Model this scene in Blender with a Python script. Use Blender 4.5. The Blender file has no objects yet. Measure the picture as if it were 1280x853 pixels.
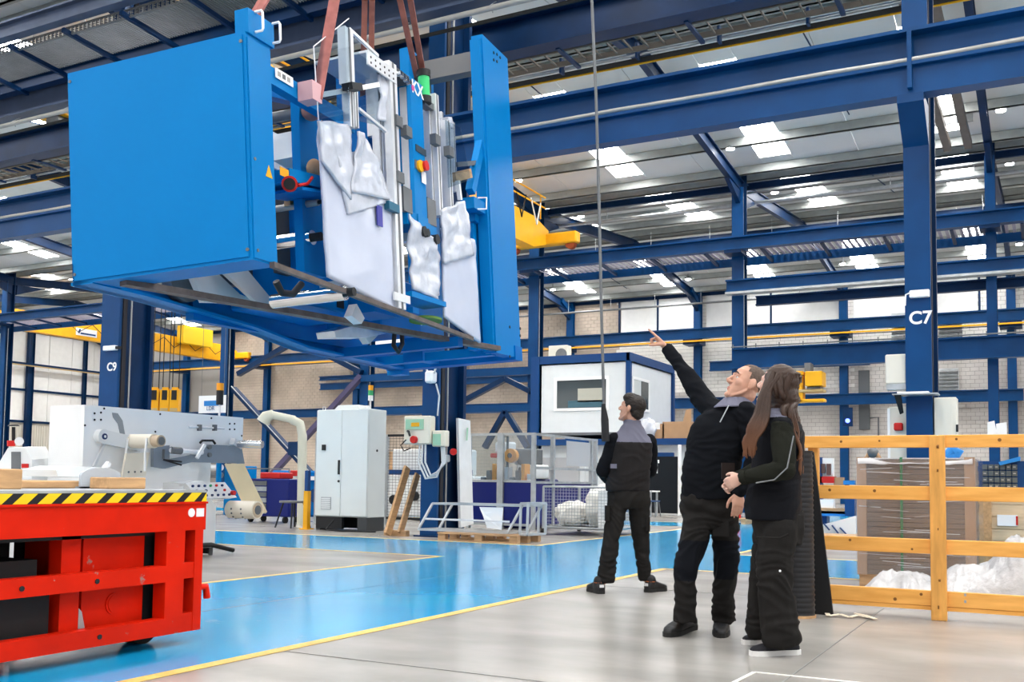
import bpy, bmesh, math, random
import numpy as np
from mathutils import Vector, Matrix, noise
random.seed(7)
S = bpy.context.scene
COL = S.collection
PI = math.pi
R = math.radians

# ---------------------------------------------------------------- camera
def basis(yaw, pitch, roll):
    cy, sy = math.cos(yaw), math.sin(yaw)
    r = Vector((cy, sy, 0)); f = Vector((-sy, cy, 0)); u = Vector((0, 0, 1))
    cp, sp = math.cos(pitch), math.sin(pitch)
    f, u = cp*f + sp*u, cp*u - sp*f
    cr, sr = math.cos(roll), math.sin(roll)
    r, u = cr*r + sr*u, cr*u - sr*r
    return r, u, f
RT, UP, FW = basis(R(28.137), R(3.626), R(.749))
EYE = Vector((0, 0, 1.0))
cd = bpy.data.cameras.new('camera'); cam = bpy.data.objects.new('camera', cd); COL.objects.link(cam)
M = Matrix((RT, UP, -FW)).transposed().to_4x4(); M.translation = EYE
cam.matrix_world = M
cd.sensor_width = 36; cd.lens = 36*1251/1280; cd.shift_y = (522.2-426.5)/1280; cd.clip_end = 400
S.camera = cam
def at(px, py, depth):                       # a point seen at a pixel, at a measured distance
    return EYE + (FW + RT*((px-640)/1251) - UP*((py-522.2)/1251))*depth
def onY(px, py, Y):
    d = FW + RT*((px-640)/1251) - UP*((py-522.2)/1251); return EYE + d*(Y/d.y)
def onX(px, py, X):
    d = FW + RT*((px-640)/1251) - UP*((py-522.2)/1251); return EYE + d*(X/d.x)
def onZ(px, py, Z):
    d = FW + RT*((px-640)/1251) - UP*((py-522.2)/1251); return EYE + d*((Z-EYE.z)/d.z)

# ---------------------------------------------------------------- world, light, exposure
S.view_settings.view_transform = 'Standard'; S.view_settings.look = 'None'
S.view_settings.gamma = 1; S.view_settings.exposure = .06
W = bpy.data.worlds.new('daylight'); S.world = W; W.use_nodes = True
bg = W.node_tree.nodes['Background']; bg.inputs[0].default_value = (.97, .98, 1, 1); bg.inputs[1].default_value = 1.05

def area_light(name, loc, sx, sy, power, rot=(0, 0, 0), color=(1, .98, .95)):
    l = bpy.data.lights.new(name, 'AREA'); l.shape = 'RECTANGLE'; l.size = sx; l.size_y = sy
    l.energy = power; l.color = color
    o = bpy.data.objects.new(name, l); o.location = loc; o.rotation_euler = rot; COL.objects.link(o); return o
ROOF_ROWS = (-5.6, 14.9, 35.3, 55.9)
EAVE, RIDGE = 12.3, 13.3
def roof_z(Y):
    for a, b in zip(ROOF_ROWS[:-1], ROOF_ROWS[1:]):
        if a <= Y <= b:
            m = (a+b)/2; return EAVE + (RIDGE-EAVE)*(1-abs(Y-m)/(b-m))
    return EAVE

# ---------------------------------------------------------------- materials
MATS = {}
def mat(name, col, rough=.5, metal=0., var=0., vscale=3., bump=0., bscale=40., spec=.3, coat=0., emit=None, estr=0., alpha=1., trans=0., stretch=None, col2=None, wear=None):
    if name in MATS: return MATS[name]
    m = bpy.data.materials.new(name); m.use_nodes = True; nt = m.node_tree; N = nt.nodes; L = nt.links
    b = N['Principled BSDF']
    b.inputs['Base Color'].default_value = (*col, 1); b.inputs['Roughness'].default_value = rough
    b.inputs['Metallic'].default_value = metal; b.inputs['Specular IOR Level'].default_value = spec
    b.inputs['Coat Weight'].default_value = coat; b.inputs['Coat Roughness'].default_value = .1
    b.inputs['Alpha'].default_value = alpha; b.inputs['Transmission Weight'].default_value = trans
    if emit: b.inputs['Emission Color'].default_value = (*emit, 1); b.inputs['Emission Strength'].default_value = estr
    tc = N.new('ShaderNodeTexCoord'); mp = N.new('ShaderNodeMapping'); L.new(tc.outputs['Object'], mp.inputs[0])
    if stretch: mp.inputs['Scale'].default_value = stretch
    nz = N.new('ShaderNodeTexNoise'); nz.inputs['Scale'].default_value = vscale; nz.inputs['Detail'].default_value = 5
    L.new(mp.outputs[0], nz.inputs['Vector'])
    cr = N.new('ShaderNodeValToRGB')
    c2 = col2 or tuple(max(0, c*(1-var)) for c in col)
    cr.color_ramp.elements[0].position = .35; cr.color_ramp.elements[1].position = .68
    cr.color_ramp.elements[0].color = (*c2, 1); cr.color_ramp.elements[1].color = (*col, 1)
    L.new(nz.outputs[0], cr.inputs[0])
    src = cr.outputs[0]
    if wear:                                   # chips and scuffs with a shape of their own
        wc, wamt, wsc = wear
        n2 = N.new('ShaderNodeTexNoise'); n2.inputs['Scale'].default_value = wsc; n2.inputs['Detail'].default_value = 8; n2.inputs['Roughness'].default_value = .7
        L.new(mp.outputs[0], n2.inputs['Vector'])
        r2 = N.new('ShaderNodeValToRGB'); r2.color_ramp.elements[0].position = 1-wamt; r2.color_ramp.elements[1].position = min(1, 1.04-wamt)
        L.new(n2.outputs[0], r2.inputs[0])
        mx = N.new('ShaderNodeMix'); mx.data_type = 'RGBA'; L.new(r2.outputs[0], mx.inputs[0]); L.new(src, mx.inputs[6]); mx.inputs[7].default_value = (*wc, 1)
        src = mx.outputs[2]
    if var or col2 or wear: L.new(src, b.inputs['Base Color'])
    if bump:
        nb = N.new('ShaderNodeTexNoise'); nb.inputs['Scale'].default_value = bscale; nb.inputs['Detail'].default_value = 4
        L.new(mp.outputs[0], nb.inputs['Vector'])
        bp = N.new('ShaderNodeBump'); bp.inputs['Strength'].default_value = bump; bp.inputs['Distance'].default_value = .02
        L.new(nb.outputs[0], bp.inputs['Height']); L.new(bp.outputs[0], b.inputs['Normal'])
    MATS[name] = m; return m
def glass(name, col=(.9, .95, .97), rough=.03, mixin=.12):
    if name in MATS: return MATS[name]
    m = bpy.data.materials.new(name); m.use_nodes = True; nt = m.node_tree; N = nt.nodes; L = nt.links
    out = N['Material Output']; N.remove(N['Principled BSDF'])
    t = N.new('ShaderNodeBsdfTransparent'); t.inputs[0].default_value = (*col, 1)
    g = N.new('ShaderNodeBsdfGlossy'); g.inputs['Roughness'].default_value = rough
    mx = N.new('ShaderNodeMixShader'); mx.inputs[0].default_value = mixin; L.new(t.outputs[0], mx.inputs[1]); L.new(g.outputs[0], mx.inputs[2]); L.new(mx.outputs[0], out.inputs[0])
    MATS[name] = m; return m

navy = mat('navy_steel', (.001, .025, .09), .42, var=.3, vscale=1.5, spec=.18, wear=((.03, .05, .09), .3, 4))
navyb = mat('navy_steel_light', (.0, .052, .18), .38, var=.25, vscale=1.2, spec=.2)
skyb = mat('machine_blue', (.0, .185, .50), .42, var=.05, vscale=1.2, spec=.1)
skyd = mat('machine_blue_deep', (.0, .14, .45), .45, var=.12, vscale=2, spec=.1)
yel = mat('crane_yellow', (.86, .42, .01), .45, var=.12, vscale=2)
galv = mat('galvanised_steel', (.50, .53, .55), .45, metal=.6, var=.25, vscale=5)
greyst = mat('grey_steel', (.18, .19, .2), .5, metal=.4, var=.2)
alu = mat('brushed_aluminium', (.78, .79, .81), .35, metal=.35, var=.08, vscale=12)
chrome = mat('polished_roller', (.8, .82, .85), .15, metal=1.)
black = mat('black_plastic', (.012, .013, .015), .5)
rubber = mat('black_rubber', (.02, .02, .02), .8)
white = mat('white_paint', (.86, .87, .87), .4, var=.04)
offw = mat('light_grey_paint', (.90, .91, .90), .42, var=.05, vscale=2)
pgrey = mat('pale_grey_enamel', (.78, .80, .80), .4, var=.05)
red = mat('signal_red', (.55, .015, .012), .4)
green = mat('signal_green', (.03, .32, .13), .4)
wood = mat('raw_timber', (.58, .36, .19), .7, var=.35, vscale=3, stretch=(1, 1, 7), bump=.1)
cardb = mat('cardboard', (.48, .29, .16), .8, var=.12)
pipew = mat('pipe_grey', (.42, .41, .39), .45, metal=.4, var=.2)
cable = mat('cable_black', (.01, .01, .012), .6)
paper = mat('white_paper', (.82, .83, .84), .7)

# ---------------------------------------------------------------- mesh builder
class MB:
    def __init__(s): s.v = []; s.f = []; s.m = []; s.sm = []
    def add(s, vs, fs, mi=0, smooth=False):
        o = len(s.v); s.v += [tuple(v) for v in vs]; s.f += [tuple(i+o for i in f) for f in fs]; s.m += [mi]*len(fs); s.sm += [smooth]*len(fs); return s
    def box(s, a, b, mi=0):
        x0, y0, z0 = a; x1, y1, z1 = b
        if x0 > x1: x0, x1 = x1, x0
        if y0 > y1: y0, y1 = y1, y0
        if z0 > z1: z0, z1 = z1, z0
        vs = [(x0, y0, z0), (x1, y0, z0), (x1, y1, z0), (x0, y1, z0), (x0, y0, z1), (x1, y0, z1), (x1, y1, z1), (x0, y1, z1)]
        return s.add(vs, [(3, 2, 1, 0), (4, 5, 6, 7), (0, 1, 5, 4), (1, 2, 6, 5), (2, 3, 7, 6), (3, 0, 4, 7)], mi)
    def bbox(s, a, b, r=.01, mi=0):            # box with chamfered vertical and top edges
        x0, y0, z0 = a; x1, y1, z1 = b
        def ring(z, i): return [(x0+r-i*0+(-0), y0, z)] and [(x0+r, y0, z), (x1-r, y0, z), (x1, y0+r, z), (x1, y1-r, z), (x1-r, y1, z), (x0+r, y1, z), (x0, y1-r, z), (x0, y0+r, z)]
        def inset(z): return [(x0+r, y0+r, z), (x1-r, y0+r, z), (x1-r, y0+r, z), (x1-r, y1-r, z), (x1-r, y1-r, z), (x0+r, y1-r, z), (x0+r, y1-r, z), (x0+r, y0+r, z)]
        rings = [inset(z0), ring(z0+r, 0), ring(z1-r, 0), inset(z1)]
        vs = sum(rings, []); fs = [tuple(range(7, -1, -1)), tuple(range(24, 32))]
        for k in range(3):
            for i in range(8): j = (i+1) % 8; fs.append((k*8+i, k*8+j, k*8+8+j, k*8+8+i))
        return s.add(vs, fs, mi)
    def obox(s, c, ax, ay, az, mi=0):          # oriented box: centre and three half axes
        c, ax, ay, az = map(Vector, (c, ax, ay, az))
        vs = [c+i*ax+j*ay+k*az for k in (-1, 1) for j, i in ((-1, -1), (-1, 1), (1, 1), (1, -1))]
        return s.add(vs, [(3, 2, 1, 0), (4, 5, 6, 7), (0, 1, 5, 4), (1, 2, 6, 5), (2, 3, 7, 6), (3, 0, 4, 7)], mi)
    def beam(s, p, q, w, h, up=(0, 0, 1), mi=0):   # rectangular bar from p to q
        p, q = Vector(p), Vector(q); d = q-p; u = Vector(up); x = d.cross(u)
        if x.length < 1e-6: x = d.cross(Vector((1, 0, 0)))
        x.normalize(); y = x.cross(d).normalized()
        return s.obox((p+q)/2, d/2, x*w/2, y*h/2, mi)
    def cyl(s, p, q, r, r2=None, n=12, mi=0, caps=True, smooth=True):
        p, q = Vector(p), Vector(q); r2 = r if r2 is None else r2; d = (q-p).normalized()
        x = d.cross(Vector((0, 0, 1)));  x = d.cross(Vector((1, 0, 0))) if x.length < 1e-4 else x
        x.normalize(); y = d.cross(x)
        vs = [p+(x*math.cos(2*PI*i/n)+y*math.sin(2*PI*i/n))*r for i in range(n)]+[q+(x*math.cos(2*PI*i/n)+y*math.sin(2*PI*i/n))*r2 for i in range(n)]
        s.add(vs, [(i, (i+1) % n, n+(i+1) % n, n+i) for i in range(n)], mi, smooth)
        if caps: s.add(vs, [tuple(range(n-1, -1, -1)), tuple(range(n, 2*n))], mi)
        return s
    def tube(s, pts, r, n=8, mi=0, caps=True):
        pts = [Vector(p) for p in pts]; rs = r if isinstance(r, (list, tuple)) else [r]*len(pts)
        vs = []; x = None
        for i, p in enumerate(pts):
            d = (pts[min(i+1, len(pts)-1)]-pts[max(i-1, 0)]).normalized()
            if x is None:
                x = d.cross(Vector((0, 0, 1)));  x = d.cross(Vector((1, 0, 0))) if x.length < 1e-3 else x
            x = (x-d*x.dot(d)).normalized(); y = d.cross(x)
            vs += [p+(x*math.cos(2*PI*k/n)+y*math.sin(2*PI*k/n))*rs[i] for k in range(n)]
        fs = [(a*n+k, a*n+(k+1) % n, a*n+n+(k+1) % n, a*n+n+k) for a in range(len(pts)-1) for k in range(n)]
        s.add(vs, fs, mi, True)
        if caps: s.add(vs, [tuple(range(n-1, -1, -1)), tuple(range(len(vs)-n, len(vs)))], mi)
        return s
    def prism(s, poly, d, mi=0):               # polygon (list of 3D points) pushed along d
        poly = [Vector(p) for p in poly]; d = Vector(d); n = len(poly)
        return s.add(poly+[p+d for p in poly], [tuple(range(n-1, -1, -1)), tuple(range(n, 2*n))]+[(i, (i+1) % n, n+(i+1) % n, n+i) for i in range(n)], mi)
    def sphere(s, c, r, nu=14, nv=9, mi=0):
        c = Vector(c); rx, ry, rz = r if isinstance(r, (list, tuple)) else (r, r, r)
        vs = [c+Vector((0, 0, -rz))]
        for j in range(1, nv):
            t = PI*j/nv-PI/2
            vs += [c+Vector((rx*math.cos(t)*math.cos(2*PI*i/nu), ry*math.cos(t)*math.sin(2*PI*i/nu), rz*math.sin(t))) for i in range(nu)]
        vs.append(c+Vector((0, 0, rz))); e = len(vs)-1
        fs = [(0, 1+(i+1) % nu, 1+i) for i in range(nu)]+[(e, e-nu+i, e-nu+(i+1) % nu) for i in range(nu)]
        fs += [(1+j*nu+i, 1+j*nu+(i+1) % nu, 1+(j+1)*nu+(i+1) % nu, 1+(j+1)*nu+i) for j in range(nv-2) for i in range(nu)]
        return s.add(vs, fs, mi, True)
    def ibeam(s, p, q, w, h, tf=.05, tw=.03, mi=0):   # I section along p->q, h vertical
        p, q = Vector(p), Vector(q)
        d = (q-p).normalized(); side = d.cross(Vector((0, 0, 1)))
        up = side.normalized().cross(d) if side.length > 1e-4 else Vector((0, 1, 0))
        s.beam(p+up*(h/2-tf/2), q+up*(h/2-tf/2), w, tf, up, mi); s.beam(p-up*(h/2-tf/2), q-up*(h/2-tf/2), w, tf, up, mi)
        return s.beam(p, q, tw, h-2*tf, up, mi)
    def build(s, name, mats, parent=None, origin=None, recalc=False):
        o = origin if origin is not None else (Vector(parent['_o']) if parent is not None and '_o' in parent else Vector((0, 0, 0)))
        me = bpy.data.meshes.new(name)
        me.from_pydata([tuple(Vector(v)-Vector(o)) for v in s.v], [], s.f)
        for m_ in (mats if isinstance(mats, (list, tuple)) else [mats]): me.materials.append(m_)
        me.polygons.foreach_set('material_index', s.m); me.polygons.foreach_set('use_smooth', s.sm)
        if recalc:
            b = bmesh.new(); b.from_mesh(me); bmesh.ops.recalc_face_normals(b, faces=b.faces); b.to_mesh(me); b.free()
        me.update()
        ob = bpy.data.objects.new(name, me); COL.objects.link(ob)
        if parent is not None: ob.parent = parent; ob['_o'] = tuple(o)
        elif origin is not None: ob.location = o
        return ob
def tag(o, label=None, cat=None, group=None, kind=None):
    if label: o['label'] = label
    if cat: o['category'] = cat
    if group: o['group'] = group
    if kind: o['kind'] = kind
    return o
def thing(name, label, cat, loc=(0, 0, 0), group=None, kind=None):
    o = bpy.data.objects.new(name, None); COL.objects.link(o); o.location = loc; o.empty_display_size = .1
    o['_o'] = tuple(loc)
    return tag(o, label, cat, group, kind)
def solo(name, mb, mats, label, cat, group=None, kind=None, recalc=False):
    c = sum((Vector(v) for v in mb.v), Vector())/len(mb.v); zs = min(v[2] for v in mb.v)
    o = mb.build(name, mats, None, Vector((c.x, c.y, zs)), recalc); return tag(o, label, cat, group, kind)
def dup(root, loc, label=None, group=None, rotz=None):
    r = root.copy(); COL.objects.link(r); r.location = loc
    if rotz is not None: r.rotation_euler = (0, 0, rotz)
    if '_o' in r: r['_o'] = tuple(loc)
    if label: r['label'] = label
    if group: r['group'] = group
    for ch in list(root.children):
        c = ch.copy(); COL.objects.link(c); c.parent = r
        for g in ch.children:
            d = g.copy(); COL.objects.link(d); d.parent = c
    return r
def text_mesh(name, body, size, origin, xdir, ydir, m, parent=None, depth=.004, bold=0):
    cu = bpy.data.curves.new(name, 'FONT'); cu.body = body; cu.size = size; cu.extrude = depth/2; cu.align_x = 'CENTER'; cu.align_y = 'CENTER'; cu.offset = bold
    to = bpy.data.objects.new('tmp', cu); COL.objects.link(to)
    dg = bpy.context.evaluated_depsgraph_get(); me = bpy.data.meshes.new_from_object(to.evaluated_get(dg))
    bpy.data.objects.remove(to); bpy.data.curves.remove(cu)
    me.name = name; me.materials.clear(); me.materials.append(m)
    x = Vector(xdir).normalized(); y = Vector(ydir).normalized(); z = x.cross(y)
    o = Vector(origin)-(Vector(parent['_o']) if parent is not None and '_o' in parent else Vector())
    me.transform(Matrix((x, y, z)).transposed().to_4x4()); me.transform(Matrix.Translation(o))
    ob = bpy.data.objects.new(name, me); COL.objects.link(ob)
    if parent is not None: ob.parent = parent
    return ob
# ================================================================ SETTING
GRID = [-1.45-8.13*k for k in range(9)]       # frames along the hall
XL, XR = -67.0, 9.0
# ---- floor: concrete slab with painted aisles
conc = mat('power_floated_concrete', (.40, .38, .35), .26, var=.22, vscale=.9, bump=.05, bscale=6, spec=.5, col2=(.265, .25, .23), stretch=(1, 1.6, 1))
epox = mat('blue_floor_paint', (.003, .285, .60), .15, var=.2, vscale=.8, spec=.4, col2=(.008, .34, .63), wear=((.12, .42, .66), .36, 1.3))
yline = mat('yellow_floor_line', (.85, .56, .16), .5, var=.25, vscale=6, wear=((.6, .5, .38), .36, 9))
wline = mat('white_floor_line', (.8, .78, .72), .5, var=.2, vscale=6)
floor = MB().box((XL-1, -9, -.2), (XR+2, 57, 0)).build('floor', conc); tag(floor, kind='structure')
floor['_o'] = (0, 0, 0)
AX0, AX1 = -7.02, -3.95
p = MB().box((AX0, -9, 0), (AX1, 11.2, .002)).box((XL, 11.2, 0), (XR, 14.0, .002)).box((AX0, 14.0, 0), (AX1, 22.2, .002)).box((XL, 22.2, 0), (XR, 24.6, .002)).box((AX0, 24.6, 0), (AX1, 34, .002))
tag(p.build('painted_aisle', epox, floor), 'glossy sky blue floor paint')
def fl_line(x0, y0, x1, y1, w=.09, m=None):
    b = MB()
    if abs(x1-x0) < .01: b.box((x0-w/2, y0, .0021), (x0+w/2, y1, .004))
    else: b.box((x0, y0-w/2, .0021), (x1, y0+w/2, .004))
    return b.build('floor_line', m or yline, floor)
fl_line(AX1, -8.9, AX1, 11.2); fl_line(AX1-.045, 11.2, 9, 11.2, .07); fl_line(AX0, -8.9, AX0, 11.2, .07); fl_line(-60, 11.2, AX0+.035, 11.2, .07)
fl_line(-60, 14.0, AX0+.1, 14.0, .08); fl_line(AX1, 14.0, 9, 14.0, .08); fl_line(AX0, 14.0, AX0, 22.2, .08); fl_line(AX1, 14.0, AX1, 22.2, .08)
fl_line(-60, 22.2, AX0, 22.2, .07); fl_line(AX1, 22.2, 9, 22.2, .07); fl_line(-60, 24.6, AX0, 24.6, .07)
q0, q1, q2 = onZ(925, 850, 0), onZ(943, 841, 0), onZ(1062, 853, 0)
def thin(pa, pb, w): return MB().beam((pa.x, pa.y, .002), (pb.x, pb.y, .002), w, .003).build('floor_line', wline, floor)
thin(q1, q2+(q2-q1)*.3, .022); thin(q1, q1+(q0-q1)*2.2, .022)
joint = mat('sawn_joint', (.2, .2, .19), .8)
def saw(x0, y0, x1, y1): return MB().beam((x0, y0, .0022), (x1, y1, .0022), .008, .002).build('saw_joint', joint, floor)
saw(-3.9, 4.55, 6, 4.55); saw(-5.55, -6, -5.55, 11.1); saw(-1.2, -6, -1.2, 11.1); saw(-3.9, 9.0, -1.3, 9.0)

# ---- back wall: concrete blocks laid on a mortar backing
mort = mat('mortar', (.3, .285, .27), .9)
blk = mat('grey_block', (.64, .61, .585), .85, var=.22, vscale=.7, bump=.1)
blkw = mat('painted_block', (.86, .84, .80), .8, var=.1, vscale=.8, bump=.08)
blkt = mat('tan_block', (.55, .465, .385), .85, var=.22, vscale=.7, bump=.1)
YW = 56.2
wall = MB().box((XL, YW, 0), (XR, YW+.3, 13.2)).build('wall_back', mort); tag(wall, kind='structure'); wall['_o'] = (0, 0, 0)
blocks = {0: MB(), 1: MB(), 2: MB()}
bw, bh, g = .42, .21, .018
for j in range(int(12.0/bh)):
    z = j*bh
    for i in range(int(56/bw)):
        x = -54+i*bw+(bw/2 if j % 2 else 0)
        if x > 1.5: continue
        if x > -7.5 and z < 5.04 and z > 2.8 and (x-.02) < -1.0: continue      # the nearest field: blocks of their own, below
        k = 2 if x < -22+1.2*math.sin(z*2) else (1 if z > 7.7 or (z > 6.2 and x < -9.4) else 0)
        y0 = YW-.03-random.uniform(0, .012)
        a = [(x+g/2, y0, z+g/2), (x+bw-g/2, y0, z+g/2), (x+bw-g/2, y0, z+bh-g/2), (x+g/2, y0, z+bh-g/2)]
        bb = [(c[0], YW, c[2]) for c in a]
        blocks[k].add(a+bb, [(0, 1, 2, 3), (1, 0, 4, 5), (3, 2, 6, 7), (2, 1, 5, 6), (0, 3, 7, 4)])
for k, m_ in ((0, blk), (1, blkw), (2, blkt)):
    tag(blocks[k].build('blockwork', m_, wall), kind='stuff')
bm_ = MB().box((g/2, -.036, g/2), (bw-g/2, 0, bh-g/2)); proto = None
for j in range(int(2.8/bh)+1, int(5.04/bh)+1):
    for i in range(int(56/bw)):
        x = -54+i*bw+(bw/2 if j % 2 else 0); z = j*bh
        if not (x > -7.5 and z < 5.04 and z > 2.8 and (x-.02) < -1.0): continue
        if proto is None: proto = bm_.build('block', blk, wall); o = proto
        else: o = proto.copy(); COL.objects.link(o)
        o.location = (x, YW+random.uniform(-.006, .006), z)
# cladding sheets high on the wall, between the blue posts
clad = mat('white_cladding', (.84, .84, .83), .5, var=.05)
for a, b in ((-22.6, -20.3), (-20.2, -17.9), (-17.3, -13.6), (-13.5, -9.7), (-9.1, -5.4), (-5.3, -3.0), (-33.2, -29.7), (-41, -38)):
    MB().box((a, YW-.09, 10.05), (b, YW-.03, 11.9)).build('cladding_sheet', clad, wall)
# ---- end wall on the left: ribbed sheets on dark rails
rib = mat('cream_sheet', (.72, .69, .62), .6, var=.12, vscale=.4)
wl = MB().box((XL-.3, -9, 0), (XL, YW+.3, 13.2)).build('wall_left', rib); tag(wl, kind='structure'); wl['_o'] = (0, 0, 0)
for i in range(12):
    y0 = 32+i*2.03
    MB().box((XL, y0, 5.0), (XL+.06, y0+1.99, 12.4)).build('wall_panel', clad, wl)
    b = MB()
    for k in range(10): b.box((XL, y0+k*.2, .2), (XL+.05, y0+k*.2+.14, 4.7))
    b.build('ribbed_sheet', rib, wl)
wr = MB().box((XR+2, 20, 0), (XR+2.3, YW+.3, 13.2)).build('wall_right', blk); tag(wr, kind='structure')

# ---- roof: insulated sheets, rooflights and purlins
ceil = thing('ceiling', None, None, (0, 0, 0), kind='structure')
sheet = mat('roof_sheet_white', (.66, .68, .68), .55, var=.06, vscale=.6)
purl = mat('purlin_galvanised', (.34, .36, .35), .5, metal=.3, var=.15)
rl = mat('rooflight_daylight', (.9, .9, .9), .5, emit=(1, .985, .96), estr=23)
trimr = mat('rooflight_bar', (.25, .24, .22), .6)
def slope_piece(name, x0, x1, ya, yb, m, lift=0, th=.06, thick_mb=None):
    za, zb = roof_z(ya)+lift, roof_z(yb)+lift
    vs = [(x0, ya, za), (x1, ya, za), (x1, yb, zb), (x0, yb, zb)]
    b = MB().prism(vs, (0, 0, th)); return b.build(name, m, ceil)
SKY0 = -2.75
for (ya, yb) in ((-5.6, 4.65), (4.65, 14.9), (14.9, 25.1), (25.1, 35.3), (35.3, 45.6), (45.6, 55.9)):
    fall = roof_z(yb) < roof_z(ya); eave, top = (yb, ya) if fall else (ya, yb); sg = 1 if top > eave else -1
    l0, l1 = sorted((eave+sg*1.0, eave+sg*7.9))
    k = -3
    while True:
        xs = SKY0-5.38*k
        if xs < XL+1: break
        a, b = xs-.53, xs+.53
        near = xs > -50
        slope_piece('rooflight', a, b, l0, l1, rl)
        e0, e1 = sorted((ya, yb))
        slope_piece('roof_sheet', a+.006, b-.006, e0, l0-.01, sheet); slope_piece('roof_sheet', a+.006, b-.006, l1+.01, e1, sheet)
        for t in (0, 1):
            x0 = a-4.32+t*2.16; slope_piece('roof_sheet', x0+.012, x0+2.148, e0, e1, sheet)
        if near:
            for yy in (l0+2.1, l0+4.2): MB().box((a, yy-.02, roof_z(yy)-.03), (b, yy+.02, roof_z(yy)-.001)).build('rooflight_bar', trimr, ceil)
            z0, z1 = roof_z(l0)-.012, roof_z(l1)-.012
            MB().beam((xs+.02, l0, z0), (xs+.02, l1, z1), .02, .02).build('rooflight_bar', trimr, ceil)
        k += 1
    n = 4
    for i in range(n+1):
        yy = eave+sg*(.45+i*(10.2-.7)/n); z = roof_z(yy)-.01
        MB().box((XL, yy-.035, z-.3), (XR+2, yy+.035, z)).box((XL, yy-.035, z-.3), (XR+2, yy+.11, z-.28)).build('purlin', purl, ceil)
MB().box((XL, -6, 13.6), (XR+2, 56.5, 13.7)).build('roof_deck', sheet, ceil)
# ---- tension rods seen as thin dark lines under the sheets
for gx in (-5.5, -13.6, -21.7, -29.8):
    for (ya, yb) in ((17, 24), (26.3, 31.6), (37, 42), (48, 54)):
        MB().beam((gx, ya, roof_z(ya)-.2), (gx+.3, yb, roof_z(yb)-.2), .03, .03).build('sag_rod', navy, ceil)
# ================================================================ STEEL FRAME
def where(k): return ['', ''][0]
# ---- roof rafters, one per frame and bay
rn = ['over the rear gangway', 'over the middle bay', 'over the far bay']
def ordinal(k): return ['first', 'second', 'third', 'fourth', 'fifth', 'sixth', 'seventh', 'eighth', 'ninth'][k]
for bi, (ya, yb) in enumerate(zip(ROOF_ROWS[:-1], ROOF_ROWS[1:])):
    ym = (ya+yb)/2
    for k, gx in enumerate(GRID):
        if bi == 0 and k > 6: continue
        t = thing('roof_rafter', f'navy sloping roof beam {rn[bi]}, {ordinal(k)} frame counted from the right', 'beam', (gx, ya, EAVE-.6), 'roof rafters')
        b = MB(); dz = .62
        b.ibeam((gx, ya, EAVE-dz), (gx, ym, RIDGE-dz), .2, .45, .03, .015)
        b.build('rafter_half', navy, t)
        b = MB(); b.ibeam((gx, ym, RIDGE-dz), (gx, yb, EAVE-dz), .2, .45, .03, .015); b.build('rafter_half', navy, t)
        for y0, s_ in ((ya, 1), (yb, -1)):
            hb = MB().prism([(gx-.08, y0+s_*.15, EAVE-dz-.75), (gx-.08, y0+s_*.15, EAVE-dz-.2), (gx-.08, y0+s_*1.9, EAVE-dz-.12)], (.16, 0, 0)); hb.build('haunch', navy, t)

# ---- columns of row C (crane columns with an open web), written on the front
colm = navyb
def crane_column(k, x, label, txt):
    Y0, Y1 = 14.88, 15.83
    t = thing('crane_column', label, 'column', (x, Y0, 0), 'open web crane columns')
    w = .34 if k < 2 else .56
    xa, xb = x-w/2, x+w/2
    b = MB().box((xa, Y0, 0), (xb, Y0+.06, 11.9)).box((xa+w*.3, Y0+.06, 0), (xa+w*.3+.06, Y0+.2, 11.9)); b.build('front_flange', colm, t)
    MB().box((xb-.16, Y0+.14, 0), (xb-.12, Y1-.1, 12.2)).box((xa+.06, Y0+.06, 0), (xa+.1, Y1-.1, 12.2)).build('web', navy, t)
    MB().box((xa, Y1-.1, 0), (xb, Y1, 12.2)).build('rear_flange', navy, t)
    MB().box((xb-.02, Y0+.1, 0), (xb+.005, Y0+.2, 12)).build('gap_shade_strip', mat('gap_shade', (.02, .02, .025), .7), t)  # dark strip drawn in place of the shade in the open gap
    MB().cyl((xb-.03, Y0+.34, .1), (xb-.03, Y0+.34, 11.5), .02, n=8).build('conduit', pipew, t)
    MB().box((xa-.1, Y0-.05, 0), (xb+.1, Y1+.1, .025)).build('base_plate', navy, t)
    # corbel carrying the lower crane beam
    zc = 6.34
    MB().prism([(xa, Y0, zc), (xa, Y0-.62, zc), (xa, Y0-.62, zc-.12), (xa, Y0, zc-.55)], (w, 0, 0)).build('corbel', navyb, t)
    if txt: text_mesh('column_mark', txt, .25, (x+(.03 if k < 2 else .1), Y0-.004, 3.34), (1, 0, 0), (0, 0, 1), white, t, bold=.006)
    return t
CX = [-1.55, -9.6, -17.87]
crane_column(0, CX[0], 'tall navy crane column marked C7 behind the timber barrier', 'C7')
crane_column(1, CX[1], 'navy crane column with the switch box and coiled hoses on it', None)
crane_column(2, CX[2], 'broad navy crane column marked C9 behind the pale grey printing machine', 'C9')

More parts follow.
